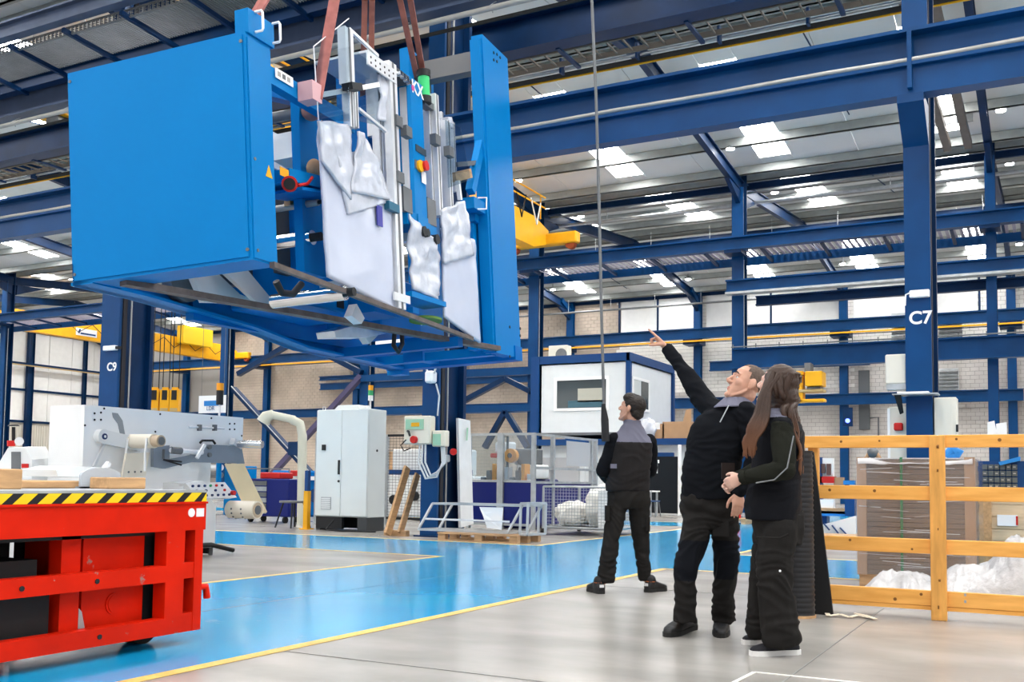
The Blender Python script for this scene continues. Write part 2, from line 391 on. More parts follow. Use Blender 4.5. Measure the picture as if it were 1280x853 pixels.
# ---- long crane beams of row C
def long_beam(name, label, x0, x1, Y, z0, z1, w=.3, m=navy, tf=.05, group=None):
    b = MB().ibeam((x0, Y, (z0+z1)/2), (x1, Y, (z0+z1)/2), w, z1-z0, tf, .03)
    t = thing(name, label, 'beam', (x0, Y, z0), group)
    b.build('girder', m, t); return t
t = long_beam('crane_beam', 'heavy navy crane beam carried on the corbel of the column marked C7', -45, 6, 14.42, 6.72, 7.24, .4, navyb)
MB().box((-45, 14.30, 6.34), (6, 14.56, 6.72)).build('lower_chord', navyb, t)
MB().tube([(-45+i*.8, 14.24, 6.80+.008*math.sin(i*1.7)) for i in range(64)], .035, 6).build('conduit', pipew, t)
for gx in (CX+[-26]): MB().box((gx-.03, 14.2, 6.4), (gx+.03, 14.3, 7.2)).build('stiffener', navyb, t)
t = long_beam('crane_beam', 'upper navy runway beam on the far side of the numbered columns with cable tray', -58, 6, 16.4, 9.12, 9.82, .4, navy)
b = MB()
for i in range(200): b.box((-58+i*.32, 16.75, 9.17), (-58+i*.32+.03, 17.35, 9.2))
b.box((-58, 16.72, 9.15), (6, 16.76, 9.25)).box((-58, 17.34, 9.15), (6, 17.38, 9.25)); tag(b.build('cable_tray', mat('tray_brown', (.12, .10, .08), .6), t), kind='stuff')
for i in range(26): MB().box((-58+i*2.5, 16.5, 9.1), (-57.92+i*2.5, 17.5, 9.15)).build('tray_bracket', navy, t)
MB().box((-58, 17.55, 9.27), (6, 17.62, 9.35)).build('rail_upper', navyb, t)
MB().box((-58, 17.62, 9.2), (6, 17.68, 9.245)).build('rail_middle', galv, t)
MB().box((-58, 17.7, 9.09), (6, 17.74, 9.18)).build('conductor_rail', rubber, t)
MB().box((-58, 17.74, 9.065), (6, 17.77, 9.1)).build('conductor_cover', yel, t)
for i in range(40): MB().box((-58+i*1.6, 17.5, 9.1), (-57.95+i*1.6, 17.66, 9.4)).build('rail_bracket', navy, t)
t = long_beam('crane_beam', 'navy runway beam above the lifted blue machine with a grey pipe below', -58, -4.5, 14.2, 9.02, 9.66, .4, mat('slate_steel', (.05, .075, .14), .45, var=.2))
MB().cyl((-58, 14.05, 8.84), (-4.5, 14.05, 8.84), .05, n=8).build('pipe', pipew, t)
MB().cyl((-58, 14.25, 8.74), (-4.5, 14.25, 8.74), .035, n=8).build('pipe', rubber, t)
for i in range(30): MB().tube([(-57+i*1.75, 14.2, 9.02), (-57+i*1.75, 14.0, 8.86), (-57+i*1.75, 14.1, 8.78)], .012, 5).build('pipe_hanger', galv, t)
# maintenance walkway along it
t = thing('maintenance_walkway', 'steel grating walkway with perforated kick plate under the roof top left', 'walkway', (-40, 12.4, 9.5))
slate = MATS['slate_steel']
MB().ibeam((-40, 12.4, 9.86), (-5, 12.4, 9.86), .2, .34, .04, .02).build('inner_beam', slate, t)
MB().ibeam((-40, 13.95, 9.62), (-5, 13.95, 9.62), .2, .3, .03, .02).build('outer_beam', navy, t)
b = MB()
for i in range(520): b.box((-40+i*.067, 12.7, 9.60), (-40+i*.067+.02, 13.7, 9.63))
tag(b.build('grating', greyst, t), kind='stuff')
b = MB()
for i in range(300):
    for j in range(3): b.box((-40+i*.116, 12.62, 9.585+j*.045), (-40+i*.116+.06, 12.64, 9.605+j*.045))
b.box((-40, 12.61, 9.55), (-5, 12.65, 9.57)); b.box((-40, 12.61, 9.70), (-5, 12.65, 9.72))
for i in range(300): b.box((-40+i*.116, 12.615, 9.57), (-40+i*.116+.014, 12.635, 9.70))
tag(b.build('perforated_plate', greyst, t), kind='stuff')
for i in range(22): MB().beam((-39+i*1.6, 12.45, 9.58), (-39+i*1.6, 14.05, 9.44), .07, .09).build('bracket', navy, t)
solo('roof_tube', MB().cyl((-40, 11.4, 10.35), (-8, 11.4, 10.35), .14, n=12), navy, 'thick dark tube running above the walkway top left', 'pipe')

t = thing('service_pipe', 'dark service pipe with wire hangers under the walkway top left', 'pipe', (-40, 16.0, 11.2))
MB().cyl((-40, 16.0, 11.2), (-10, 16.0, 11.2), .06, n=8).build('pipe', greyst, t); MB().cyl((-40, 16.1, 11.08), (-10, 16.1, 11.08), .04, n=8).build('pipe', pipew, t)
for i in range(16): MB().tube([(-39.5+i*1.9, 16.0, 12.4), (-39.5+i*1.9, 15.92, 11.2), (-39.5+i*1.9, 16.05, 11.02)], .014, 5).build('hanger', galv, t)
# ---- row B columns
for k, gx in enumerate(GRID[:7]):
    if k == 5: continue
    cx = gx-.02*k
    labs = ['slim navy column marked B7 beyond the cardboard box pallet', 'navy column rising behind the heads of the pointing man and woman', 'navy column at the corner of the white office cabin', 'navy column behind the grey control cabinet with cross bracing', 'navy column behind the pale grey printing machine by the cross bracing', 'navy column hidden behind the column marked C9', 'navy column at the left edge by the yellow crane']
    t = thing('bay_column', labs[k], 'column', (cx, 35, 0), 'middle row columns')
    w = .42 if k else .3
    lowz = 11.6
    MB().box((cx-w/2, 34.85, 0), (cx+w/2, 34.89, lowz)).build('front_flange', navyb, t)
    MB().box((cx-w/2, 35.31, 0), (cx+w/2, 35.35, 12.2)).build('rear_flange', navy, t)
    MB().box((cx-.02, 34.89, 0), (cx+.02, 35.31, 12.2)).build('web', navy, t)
    MB().cyl((cx+w/2-.04, 35.05, .2), (cx+w/2-.04, 35.05, 9), .02, n=6).build('conduit', galv, t)
    MB().box((cx-.3, 34.2, 9.1), (cx+.3, 34.9, 9.25)).build('bracket', navy, t)
    if k == 0: text_mesh('column_mark', 'B7', .26, (cx+.0, 34.84, 2.55), (1, 0, 0), (0, 0, 1), white, t, bold=.005)
    if k == 1: MB().box((cx-.05, 34.5, 0), (cx+.62, 34.84, 4.9)).build('casing', navyb, t)
# row B runway with grating walkway on the far side
t = long_beam('crane_beam', 'navy runway beam with a pale mesh walkway across the middle of the hall', XL+1.2, 6, 34.35, 9.22, 9.68, .35, navyb)
tag(MB().box((XL+1.2, 36.1, 9.02), (6, 36.2, 9.32)).build('walkway_edge', navyb, t), 'bright navy edge channel')
meshp = mat('expanded_mesh', (.50, .47, .58), .5, metal=.3, var=.3, vscale=14)
b = MB()
for i in range(330): b.box((XL+1.2+i*.218, 34.65, 9.3), (XL+1.2+i*.218+.1, 36.05, 9.32))
tag(b.build('walkway_grating', meshp, t), kind='stuff')
b = MB()
for i in range(330):
    for j in range(2): b.box((XL+1.2+i*.218, 34.6, 9.36+j*.16), (XL+1.2+i*.218+.13, 34.62, 9.46+j*.16))
tag(b.build('kick_mesh', meshp, t), kind='stuff')
for i in range(36): MB().beam((XL+1.5+i*2.03, 34.5, 9.25), (XL+1.5+i*2.03, 36.3, 9.1), .1, .1).build('bracket', navy, t)
# row B lower beams right of the second column
t = long_beam('jib_beam', 'navy beam running right from the second column, topmost of three', -9.9, 6, 34.5, 7.76, 8.18, .3, navyb); MB().box((-9.9, 34.3, 7.66), (6, 34.7, 7.74)).build('rail', galv, t)
long_beam('jib_beam', 'thin navy beam just below the topmost beam right of the second column', -9.1, 6, 35.5, 7.38, 7.72, .25, navy)
t = long_beam('jib_beam', 'deep navy girder crossing behind the heads and behind the column marked C7', -9.65, 6, 34.45, 5.02, 5.72, .36, navyb)
MB().cyl((-9.65, 34.2, 5.76), (6, 34.2, 5.76), .025, n=6).build('hand_rail', greyst, t)
for i in range(20): MB().box((-9.6+i*.8, 34.18, 5.72), (-9.57+i*.8, 34.22, 5.85)).build('rail_post', greyst, t)
# row B bracing, left
t = thing('cross_bracing', 'navy and plum X shaped bracing between columns left of the grey cabinet', 'bracing', (-33.8, 35, 0))
plum = mat('plum_primer', (.07, .06, .13), .5)
YB_ = 34.7
pA, pB = onY(292, 486, YB_), onY(446, 655, YB_); pC, pD = onY(298, 640, YB_), onY(452, 470, YB_)
MB().beam(pA, pB, .22, .25, (0, 1, 0)).build('brace', navy, t); MB().beam(pA+Vector((0, -.15, .1)), pB+Vector((0, -.15, .1)), .03, .05, (0, 1, 0)).build('brace_edge', galv, t)
MB().beam(pC, pD, .22, .26, (0, 1, 0)).build('brace', plum, t)
MB().beam(onY(298, 468, YB_), onY(372, 425, YB_), .22, .24, (0, 1, 0)).build('brace', navy, t)
MB().beam(onY(372, 425, YB_), onY(452, 466, YB_), .22, .24, (0, 1, 0)).build('brace', navy, t)
c = onY(368, 561, 34.6); MB().box((c.x-.3, 34.52, c.z-.3), (c.x+.3, 34.57, c.z+.3)).build('gusset', navy, t)
t = thing('cross_bracing', 'navy chevron bracing seen between the boxed column and the office cabin', 'bracing', (-22, 35, 0))
ZT, ZU = onY(620, 511, YB_).z, onY(620, 466, YB_).z
for x0_, y0_, x1_, y1_ in ((560, 512, 632, 474), (632, 474, 664, 490), (606, 560, 632, 514), (632, 514, 660, 560)): MB().beam(onY(x0_, y0_, YB_), onY(x1_, y1_, YB_), .2, .24, (0, 1, 0)).build('brace', navy, t)
for z in (ZT, ZU): MB().box((-25.9, YB_-.1, z-.14), (-17.5, YB_+.1, z+.14)).build('tie', navyb, t)

# ---- row A: posts, runway and girders on the back wall
for k, gx in enumerate(GRID):
    if k == 8: continue
    where_ = ['at the right edge of the picture', 'left of the column marked C7', 'above the pointing hand', 'left of the hanging control cable', 'behind the boxed column', 'above the grey cabinet', 'left of the grey cabinet', 'above the printing machine'][k]
    t = thing('wall_post', f'navy post fixed to the block wall {where_}', 'column', (gx, 55.8, 0), 'posts on the back wall')
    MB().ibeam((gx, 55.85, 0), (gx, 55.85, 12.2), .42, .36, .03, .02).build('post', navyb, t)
    MB().beam((gx, 55.8, 11.4), (gx, 54.4, 12.0), .25, .3).build('knee', navyb, t)
    MB().box((gx-.5, 54.6, 8.9), (gx+.5, 55.7, 9.2)).build('bracket', navy, t)
t = long_beam('crane_beam', 'navy runway beam with a yellow conductor line along the back wall', XL+1.2, 6, 54.8, 9.22, 9.8, .35, navyb)
MB().box((XL+1.2, 54.5, 9.02), (6, 54.58, 9.10)).build('conductor_rail', yel, t)
MB().box((XL+1.2, 54.6, 8.95), (6, 54.66, 8.99)).build('conductor_bar', cable, t)
long_beam('wall_girder', 'navy girder along the block wall just under the runway', -16.9, -8.2, 55.5, 7.4, 7.95, .3, navyb)
long_beam('wall_girder', 'navy girder along the block wall behind the yellow hoist, full width', -60, 6, 55.5, 5.3, 5.9, .3, navyb)
long_beam('wall_girder', 'upper navy girder along the block wall left of the boxed column', -45, -24, 55.5, 7.2, 7.65, .3, navyb)
long_beam('wall_girder', 'thin navy girder above another on the wall behind the grey cabinet', -45, -24, 55.4, 7.85, 8.15, .25, navyb)
t = thing('window_rail', 'dark thin rail framing the pale cladding high on the back wall', 'rail', (-22, YW, 9.95))
MB().box((-23.2, YW-.16, 9.92), (1, YW-.08, 10.04)).build('sill', navy, t)
for x in (-22.7, -20.25, -13.55, -5.35, -2.9): MB().box((x-.05, YW-.16, 10.04), (x+.05, YW-.08, 12.0)).build('mullion', navy, t)
MB().box((-60, YW-.16, 11.9), (1, YW-.05, 12.1)).build('head_rail', navy, t)
# service pipes on hangers under the roof
def pipe_run(label, Y, z, x0, x1, r, m):
    t = thing('service_pipe', label, 'pipe', (x0, Y, z))
    MB().cyl((x0, Y, z), (x1, Y, z), r, n=8).build('pipe', m, t)
    n = int((x1-x0)/2.7)
    for i in range(n): MB().cyl((x0+1+i*2.7, Y, z), (x0+1+i*2.7, Y, z+.75), .012, n=5).build('hanger', galv, t)
pipe_run('pale service pipe on hangers under the roof across the middle of the hall', 36.9, 11.55, -30, 6, .07, galv)
pipe_run('thin grey service pipe beside a thicker one under the middle roof', 36.2, 11.75, -30, 6, .035, pipew)
pipe_run('copper toned service pipe on hangers under the far roof', 42.0, 11.5, -30, 6, .06, mat('pipe_copper', (.45, .33, .27), .4, metal=.5))
pipe_run('dark service pipe on hangers close to the block wall', 53.5, 11.0, -34, 6, .06, greyst)
for (Y, z, l) in ((36.0, 11.95, 'navy tie beam along the valley of the roof'), (42.2, 11.75, 'navy tie beam under the far roof')): long_beam('tie_beam', l, -40, 6, Y, z-.15, z+.1, .12, navy, .02)

# ---- posts and rails of the end wall, left
for i, y in enumerate((37.5, 43.0, 48.5, 53.3)):
    if i == 0: continue
    w = ['hidden at the left edge', 'behind the left edge column', 'broad, standing left of the column marked C9', 'thin, close to the column marked C9'][i]
    t = thing('wall_post', f'dark blue post on the cream end wall, {w}', 'column', (XL+.3, y, 0))
    MB().ibeam((XL+.3, y, 0), (XL+.3, y, 12.3), .3, .5 if i != 3 else .22, .03, .02).build('post', navy, t)
for i, z in enumerate((4.85, 7.2, 11.6)):
    t = thing('wall_rail', ['dark rail above the ribbed sheets of the end wall', 'dark rail halfway up the white panels of the end wall', 'dark rail at the top of the end wall panels'][i], 'rail', (XL+.1, 30, z))
    MB().box((XL+.06, 30, z), (XL+.2, 56, z+.16)).build('rail', navy, t)
t = thing('conductor_line', 'ochre conductor line with dark beam across the end wall', 'rail', (XL+.3, 34, 9.1))
MB().box((XL+.6, 30, 9.1), (XL+.7, 55, 9.25)).build('beam', navy, t); MB().box((XL+.72, 30, 9.0), (XL+.8, 55, 9.08)).build('cover', mat('ochre', (.5, .36, .16), .5), t)

# ---- high bay lamps on the rafters
lampm = mat('lamp_lens', (1, 1, 1), .4, emit=(1, 1, 1), estr=30)
def lamp(px, py, X, label):
    P = onZ(px, py, 12.3)
    if P.y > 54.5: P = onY(px, py, 54.2)
    t = thing('high_bay_lamp', label, 'lamp', P, 'high bay lamps')
    MB().cyl(P, P+Vector((0, 0, -.05)), .14, n=14).build('lens', lampm, t)
    MB().cyl(P+Vector((0, 0, .14)), P+Vector((0, 0, .001)), .08, .17, n=14).build('housing', greyst, t)
    MB().cyl(P+Vector((0, 0, .14)), Vector((P.x, P.y, max(P.z+.3, roof_z(P.y)))), .02, n=6).build('stem', greyst, t)
for px, py, k, l in ((648, 225, 2, 'lit lamp beside the tall blue end plate of the machine'), (726, 270, 2, 'lit lamp on the rafter right of the yellow crane'), (913, 185, 1, 'lit lamp on the rafter above the pipes, centre right'), (968, 240, 1, 'lit lamp lower down the rafter right of the middle column'), (691, 362, 3, 'small lit lamp near the top of the white office column'), (860, 349, 2, 'small lit lamp near the block wall above the pointing hand'), (1053, 330, 1, 'small lit lamp below the mesh walkway left of C7'), (1251, 137, 0, 'lit lamp at the upper right beside the brown ducts'), (1262, 204, 0, 'lit lamp at the right edge below the other one'), (345, 305, 4, 'lit lamp peeping out left of the blue cover'), (1274, 305, 0, 'small lit lamp at the right edge above the girders')):
    lamp(px, py, GRID[k]-.35, l)
# brown ducts, upper right
for i, (xa, xb) in enumerate(((-2.75, -2.6), (-2.15, -2.0))):
    t = thing('ventilation_duct', ['brown square duct under the roof right of C7, nearer the column', 'brown square duct under the roof right of C7, farther from the column'][i], 'duct', (xa, 26, 12))
    MB().beam((xa, 20, 12.35), (xb+.0, 34, 11.75), .22, .22).build('duct', mat('duct_brown', (.16, .13, .11), .5, var=.15), t)
    for j in range(5): MB().beam((xa-.13, 21+j*3, 12.3), (xb+.2, 21+j*3, 12.3), .04, .28).build('joint_flange', greyst, t)
# ================================================================ THE LIFTED BLUE MACHINE (built in its own axes: x right side = 0, y along its length, z up)
mach = thing('lifted_machine', 'large sky blue machine hanging in slings over the blue aisle', 'machine', (0, 0, 0))
mrot = (Matrix.Rotation(R(6.606), 4, 'Z') @ Matrix.Rotation(R(1.967), 4, 'X') @ Matrix.Rotation(R(-2.812), 4, 'Y'))
MW = Matrix.Translation((-5.9406, 6.4118, 2.55)) @ mrot
mach.matrix_world = MW; mach['_o'] = (0, 0, 0)
MI = MW.inverted(); EL = MI @ EYE
def mray(px, py): return MI.to_3x3() @ (FW + RT*((px-640)/1251) - UP*((py-522.2)/1251))
def mX(px, py, c=0.): d = mray(px, py); return EL + d*((c-EL.x)/d.x)
def mY(px, py, c): d = mray(px, py); return EL + d*((c-EL.y)/d.y)
filmb = mat('wrap_film_crumpled', (.58, .61, .69), .25, var=.12, vscale=7, bump=.3, bscale=16, coat=.3, spec=.6)
sheetm = mat('pale_sheet', (.52, .56, .68), .3, var=.05, coat=.3)
acry = glass('clear_acrylic', (.78, .84, .88), .02, .1)
def mp(name, mb, m, parent=None, label=None):
    o = mb.build(name, m, parent or mach, Vector((0, 0, 0)))
    if label: o['label'] = label
    return o
# near end cover
cov = MB().box((-2.0, 0, .31), (0, .36, 2.31)).box((-1.97, -.012, .34), (-.03, 0, 2.28)).box((0, .015, .33), (.012, .345, 2.26))
mp('end_cover', cov, skyb)
b = MB()
for x in (-1.96, -.04):
    for z in (.4, 2.22): mp('screw', MB().cyl((x, -.02, z), (x, -.008, z), .016, n=8), greyst)
for z in (.4, 1.2): mp('screw', MB().cyl((.0, .06, z), (.018, .06, z), .016, n=8), greyst)
bx = MB().box((-.12, .02, 2.3), (.02, .4, 2.52)); o_ = mp('lifting_box', bx, skyb)
for z in (2.34, 2.36):
    yy = .12 if z < 2.35 else .38
    mp('grab_handle', MB().tube([(.02, yy, 2.34), (.09, yy, 2.34), (.10, yy, 2.36), (.10, yy, 2.5), (.09, yy, 2.52), (.02, yy, 2.52)], .012, 6), white, o_, 'white grab handle')
# base frame
P0 = mX(95, 356, -2.0); P1 = Vector((-2.0, 6.37, -.02))
b = MB(); zl = [(0, .30, .5), (.7, .28, .48), (2.5, .17, .43), (3.6, .03, .32), (6.4, -.04, .18)]
for (ya, l0, h0), (yb, l1, h1) in zip(zl[:-1], zl[1:]): b.prism([(-2.0, ya, l0), (-2.0, yb, l1), (-2.0, yb, h1), (-2.0, ya, h0)], (.1, 0, 0))
mp('side_rail', b, skyd)
b = MB()
for (ya, l0, h0), (yb, l1, h1) in zip(zl[:-1], zl[1:]): b.prism([(-2.02, ya, l0), (-2.02, yb, l1), (-2.02, yb, l1+.03), (-2.02, ya, l0+.03)], (.26, 0, 0))
mp('rail_flange', b, skyb)
mp('end_rail', MB().box((-2.06, 6.1, -.04), (.02, 6.37, .16)), skyd)
mp('cross_rail', MB().box((-1.9, 5.5, -.02), (-.1, 5.66, .1)), skyb)
mp('cross_rail', MB().box((-1.9, 4.4, .0), (-.1, 4.55, .12)), skyd)
mp('end_foot', MB().box((-2.1, 6.2, -.1), (-1.85, 6.44, -.02)), skyb)
mp('gusset', MB().box((-1.3, 5.2, -.05), (-1.0, 5.26, .35)), skyd)
rust = mat('bare_steel_bar', (.16, .13, .12), .5, metal=.3, var=.4, vscale=9)
mp('support_bar', MB().beam(mX(154, 353, -1.5), mX(622, 436, .02), .11, .06), rust, None, 'dark bare steel bar across the underside')
mp('support_bar', MB().beam(mX(340, 331, .03), mX(590, 424, .0), .05, .05), rust, None, 'dark bare steel bar along the right side')
# right and left tall end plates with the tie between them
pl = MB().box((-.17, 5.43, 0), (0, 6.37, 4.42)); mp('tall_end_plate', pl, skyb)
for (px, py) in ((617, 66), (621, 68), (617, 75), (621, 77), (625, 72), (637, 409), (650, 411), (650, 420), (648, 442), (637, 446)): 
    q = mX(px, py, 0); mp('bolt_hole', MB().cyl(q, q+Vector((.008, 0, 0)), .022, n=8), black)
mp('end_plate_strip', MB().box((-.17, 5.38, .02), (-.02, 5.43, 4.35)), skyb)
mp('tall_end_plate', MB().box((-1.32, 5.5, 0), (-1.18, 6.3, 4.5)), skyb)
mp('tie_beam', MB().box((-1.2, 5.75, 4.08), (-.1, 5.95, 4.36)), mat('tie_grey', (.17, .17, .17), .45, var=.1))
mp('tie_flange', MB().box((-1.18, 5.65, 4.0), (-1.1, 6.05, 4.42)), black)
a_, b_ = mX(606, 152, -.1), mX(588, 240, -.1); mp('brace', MB().beam(a_, b_, .1, .12), skyb)
mp('cross_bar', MB().beam(mX(570, 206, -.1), mX(603, 203, -.1), .05, .06), greyst)
c = mX(588, 246, -.1); d = mX(606, 270, -.1)
o_ = mp('lifting_box', MB().box((-.25, c.y, d.z), (-.05, d.y, c.z)), skyb)
h = mX(603, 248, 0); h2 = mX(603, 262, 0); mp('grab_handle', MB().tube([h+Vector((-.05, -.05, 0)), h+Vector((.06, 0, 0)), h2+Vector((.06, 0, 0)), h2+Vector((-.05, -.05, 0))], .012, 6), white, o_, 'white grab handle')
u0, u1 = mX(608, 276, 0), mX(624, 436, 0); mp('inner_post', MB().box((-.35, u0.y, .05), (-.2, u1.y, u0.z)), skyb)
mp('corner_bracket', MB().beam(mX(590, 272, -.2), mX(618, 292, -.2), .1, .1), skyb)
mp('yellow_bracket', MB().beam(mX(594, 300, -.5), mX(594, 326, -.5), .3, .5), yel)
mp('yellow_bracket', MB().beam(mX(402, 262, -.7), mX(402, 300, -.7), .16, .3), yel)
# upper rails and second post behind the cover
mp('top_rail', MB().beam((-.06, .36, 2.06), mX(438, 158, -.05), .1, .16), skyb)
q = mX(355, 97, .0); o_ = mp('type_label', MB().box((.0, q.y-.14, q.z-.045), (.006, q.y+.14, q.z+.045)), paper)
[mp('label_print', MB().box((.006, q.y-.11+.075*k, q.z-.022), (.009, q.y-.06+.075*k, q.z+.022)), [pipew, greyst, pipew][k], o_) for k in range(3)]
mp('top_rail', MB().beam((-.9, .36, 2.25), mX(398, 128, -.5), .12, .16), skyd)
q0, q1 = mX(373, 118, -.4), mX(397, 344, -.4); mp('inner_post', MB().box((-.5, q0.y, q1.z), (-.4, q0.y+.42, q0.z)), skyb)
mp('back_plate', MB().box((-1.95, 1.5, .15), (-1.85, 5.2, 2.3)), skyd)
mp('drive_cabinet', MB().bbox((-1.75, 2.0, .3), (-.85, 3.5, 1.35), .02), skyd)
mp('drive_cabinet', MB().bbox((-1.6, 3.7, .22), (-.8, 4.8, .9), .02), skyd)
mp('cabinet_slot', MB().box((-.85, 2.75, .35), (-.842, 2.9, .95)), black)
mp('machine_wall', MB().box((-1.5, 1.2, .5), (-1.44, 2.2, 1.9)), mat('charcoal_enamel', (.05, .055, .065), .4))
mp('machine_wall', MB().box((-1.0, 1.75, .6), (-.95, 2.1, 1.7)), MATS['charcoal_enamel'])
mp('shelf_plate', MB().beam(mX(340, 222, -.35), mX(402, 236, -.35), .4, .12), skyb)
mp('shelf_plate', MB().beam(mX(350, 240, -.35), mX(402, 248, -.35), .5, .03), skyd)
o_ = mp('pressure_gauge', MB().cyl(mX(362, 230, -.2)+Vector((0, 0, 0)), mX(362, 230, -.1), .075, n=16), red, None, 'round gauge with a red rim')
mp('gauge_face', MB().cyl(mX(362, 230, -.1), mX(362, 230, -.09), .055, n=14), black, o_)
mp('hose_red', MB().tube([mX(372, 232, -.15), mX(384, 230, -.15), mX(390, 222, -.15)], .018, 6), red)
mp('printed_board', MB().box((-1.2, mX(352, 190, -1.2).y-.45, mX(352, 205, -1.2).z-.1), (-1.17, mX(352, 190, -1.2).y+.35, mX(352, 172, -1.2).z)), paper)
mp('grey_housing', MB().beam(mX(366, 172, -.8), mX(366, 204, -.8), .3, .3), offw)
q = mX(336, 215, .012); o_ = mp('warning_sticker', MB().prism([q+Vector((0, -.05, -.05)), q+Vector((0, .05, -.05)), q+Vector((0, 0, .06))], (.004, 0, 0)), yel)
q = mX(354, 216, -.15); mp('yellow_sticker', MB().box((-.14, q.y-.07, q.z-.04), (-.136, q.y+.07, q.z+.04)), yel)
# rollers and shafts
for (px, py, xr, r, m_, nm) in ((391, 297, -.25, .075, chrome, 'roller'), (432, 366, -.1, .075, chrome, 'roller'), (398, 253, -.2, .035, pipew, 'shaft'), (388, 138, -.3, .055, greyst, 'shaft')):
    y = 1.5; q = mY(px, py, y)
    mp(nm, MB().cyl((mY(341, py, y).x, y, q.z), (q.x, y, q.z), r, n=18), m_)
    mp('roller_end', MB().cyl((q.x, y, q.z), (q.x+.1, y, q.z), r*.6, n=12), black)
q = mX(389, 140, -.3); mp('wrapped_end', MB().sphere(q, (.1, .1, .09)), mat('wrap_brown', (.32, .17, .15), .6))
q = mX(393, 211, -.3); mp('wooden_knob', MB().sphere(q, (.08, .09, .1)), cardb)
q = mX(361, 258, -.6); mp('wooden_bar', MB().beam(mX(361, 240, -.6), mX(361, 258, -.6), .07, .06), wood)
# grey arms and disc below the near cover
pg = mat('arm_grey', (.58, .60, .61), .4, var=.1)
mp('swing_arm', MB().prism([mX(275, 335, -1.2), mX(285, 327, -1.2), mX(300, 326, -1.2), mX(343, 378, -1.2), mX(330, 386, -1.2)], (-.05, 0, 0)), pg)
mp('swing_arm', MB().prism([mX(238, 340, -1.42), mX(262, 332, -1.42), mX(300, 368, -1.42), mX(330, 380, -1.42), mX(255, 378, -1.42)], (-.06, 0, 0)), pg)
q = mX(222, 348, -1.85); mp('brake_disc', MB().cyl(q, q+Vector((.12, 0, 0)), .26, n=24), greyst)
mp('curved_guard', MB().prism([mX(232, 365, -1.8), mX(240, 352, -1.8), mX(268, 368, -1.8), mX(285, 383, -1.8)], (-.1, 0, 0)), skyb)
mp('under_tray', MB().box((-1.5, 2.4, .5), (-.3, 2.5, .58)), pg)
mp('hose_loop', MB().tube([mX(345, 352, -.3), mX(352, 366, -.3), mX(366, 368, -.3), mX(377, 355, -.3)], .035, 8), black)
mp('hose_loop', MB().tube([mX(493, 418, -.8), mX(492, 432, -.8), mX(498, 440, -.8), mX(503, 430, -.8), mX(502, 415, -.8)], .03, 8), black)
mp('green_pad', MB().cyl(mX(532, 402, -.2), mX(532, 399, -.2), .2, n=18), mat('pad_green', (.10, .22, .03), .5))
mp('ink_tray', MB().prism([mX(418, 414, -1.0), mX(450, 405, -1.0), mX(540, 398, -1.0), mX(540, 404, -1.0), mX(460, 422, -1.0), mX(420, 422, -1.0)], (-.25, 0, 0)), alu)
mp('ink_tray', MB().prism([mX(450, 412, -1.1), mX(470, 395, -1.1), mX(480, 412, -1.1), mX(462, 430, -1.1)], (-.1, 0, 0)), pg)
mp('foil_bundle', MB().prism([mX(440, 395, -.3), mX(446, 380, -.3), mX(456, 398, -.3), mX(452, 405, -.3)], (-.1, 0, 0)), alu)
def guard(*c):
    c = [Vector(q) for q in c]; n = (c[1]-c[0]).cross(c[3]-c[0]).normalized(); return mp('clear_guard', MB().prism(c, n*.01), acry, None, 'clear acrylic guard')
# film wrapped panels
def film_sheet(name, c00, c10, c11, c01, m_, amp, seed, nu=26, nv=34, th=.03, top=.45, label=None):
    c00, c10, c11, c01 = map(Vector, (c00, c10, c11, c01)); n = (c10-c00).cross(c01-c00).normalized()
    vs = []
    for side in (0, 1):
        for j in range(nv+1):
            for i in range(nu+1):
                u, v = i/nu, j/nv
                p = (c00*(1-u)+c10*u)*(1-v)+(c01*(1-u)+c11*u)*v
                k = amp*(.12+max(0, (v-top)/(1-top)))
                w = noise.noise(p*4.5+Vector((seed, 0, 0)))+.5*noise.noise(p*11+Vector((0, seed, 0)))
                e = amp*.5*noise.noise(p*5+Vector((9, 0, seed)))
                p = p+n*(w*k-(th if side else 0))
                if i in (0, nu): p = p+(c10-c00).normalized()*e
                if j == nv: p = p+(c01-c00).normalized()*e
                vs.append(p)
    N = (nu+1)*(nv+1); fs = []
    for j in range(nv):
        for i in range(nu):
            a = j*(nu+1)+i; fs.append((a, a+1, a+nu+2, a+nu+1)); fs.append((N+a, N+a+nu+1, N+a+nu+2, N+a+1))
    for j in range(nv):
        a = j*(nu+1); fs.append((a, a+nu+1, N+a+nu+1, N+a)); a += nu; fs.append((a, N+a, N+a+nu+1, a+nu+1))
    for i in range(nu):
        fs.append((i, N+i, N+i+1, i+1)); a = nv*(nu+1)+i; fs.append((a, a+1, N+a+1, N+a))
    b = MB(); b.add(vs, fs, 0, True); return mp(name, b, m_, None, label)
film_sheet('guard_panel', mX(411, 346, .02), mX(494, 387, .02), mX(489, 246, .02), mX(399, 152, .02), sheetm, .03, 1, top=.7, label='pale panel in protective film')
film_sheet('loose_film', mX(436, 268, .05), mX(490, 252, .05), mX(466, 190, .06), mX(420, 190, .05), filmb, .04, 5, top=-.2, label='crumpled clear film')
film_sheet('loose_film', mX(404, 200, .07), mX(440, 250, .07), mX(440, 156, .07), mX(401, 150, .07), filmb, .035, 8, 16, 18, top=-.5)
film_sheet('loose_film', mX(440, 240, .08), mX(488, 250, .08), mX(462, 172, .1), mX(446, 164, .1), filmb, .06, 21, 16, 18, top=-.5)
film_sheet('guard_panel', mX(556, 396, .0), mX(601, 429, .0), mX(594, 300, .0), mX(554, 285, .0), sheetm, .03, 3, top=.7, label='pale panel in protective film')
film_sheet('loose_film', mX(556, 330, .03), mX(592, 320, .03), mX(582, 250, .05), mX(553, 262, .05), filmb, .05, 6, 18, 18, top=-.3)
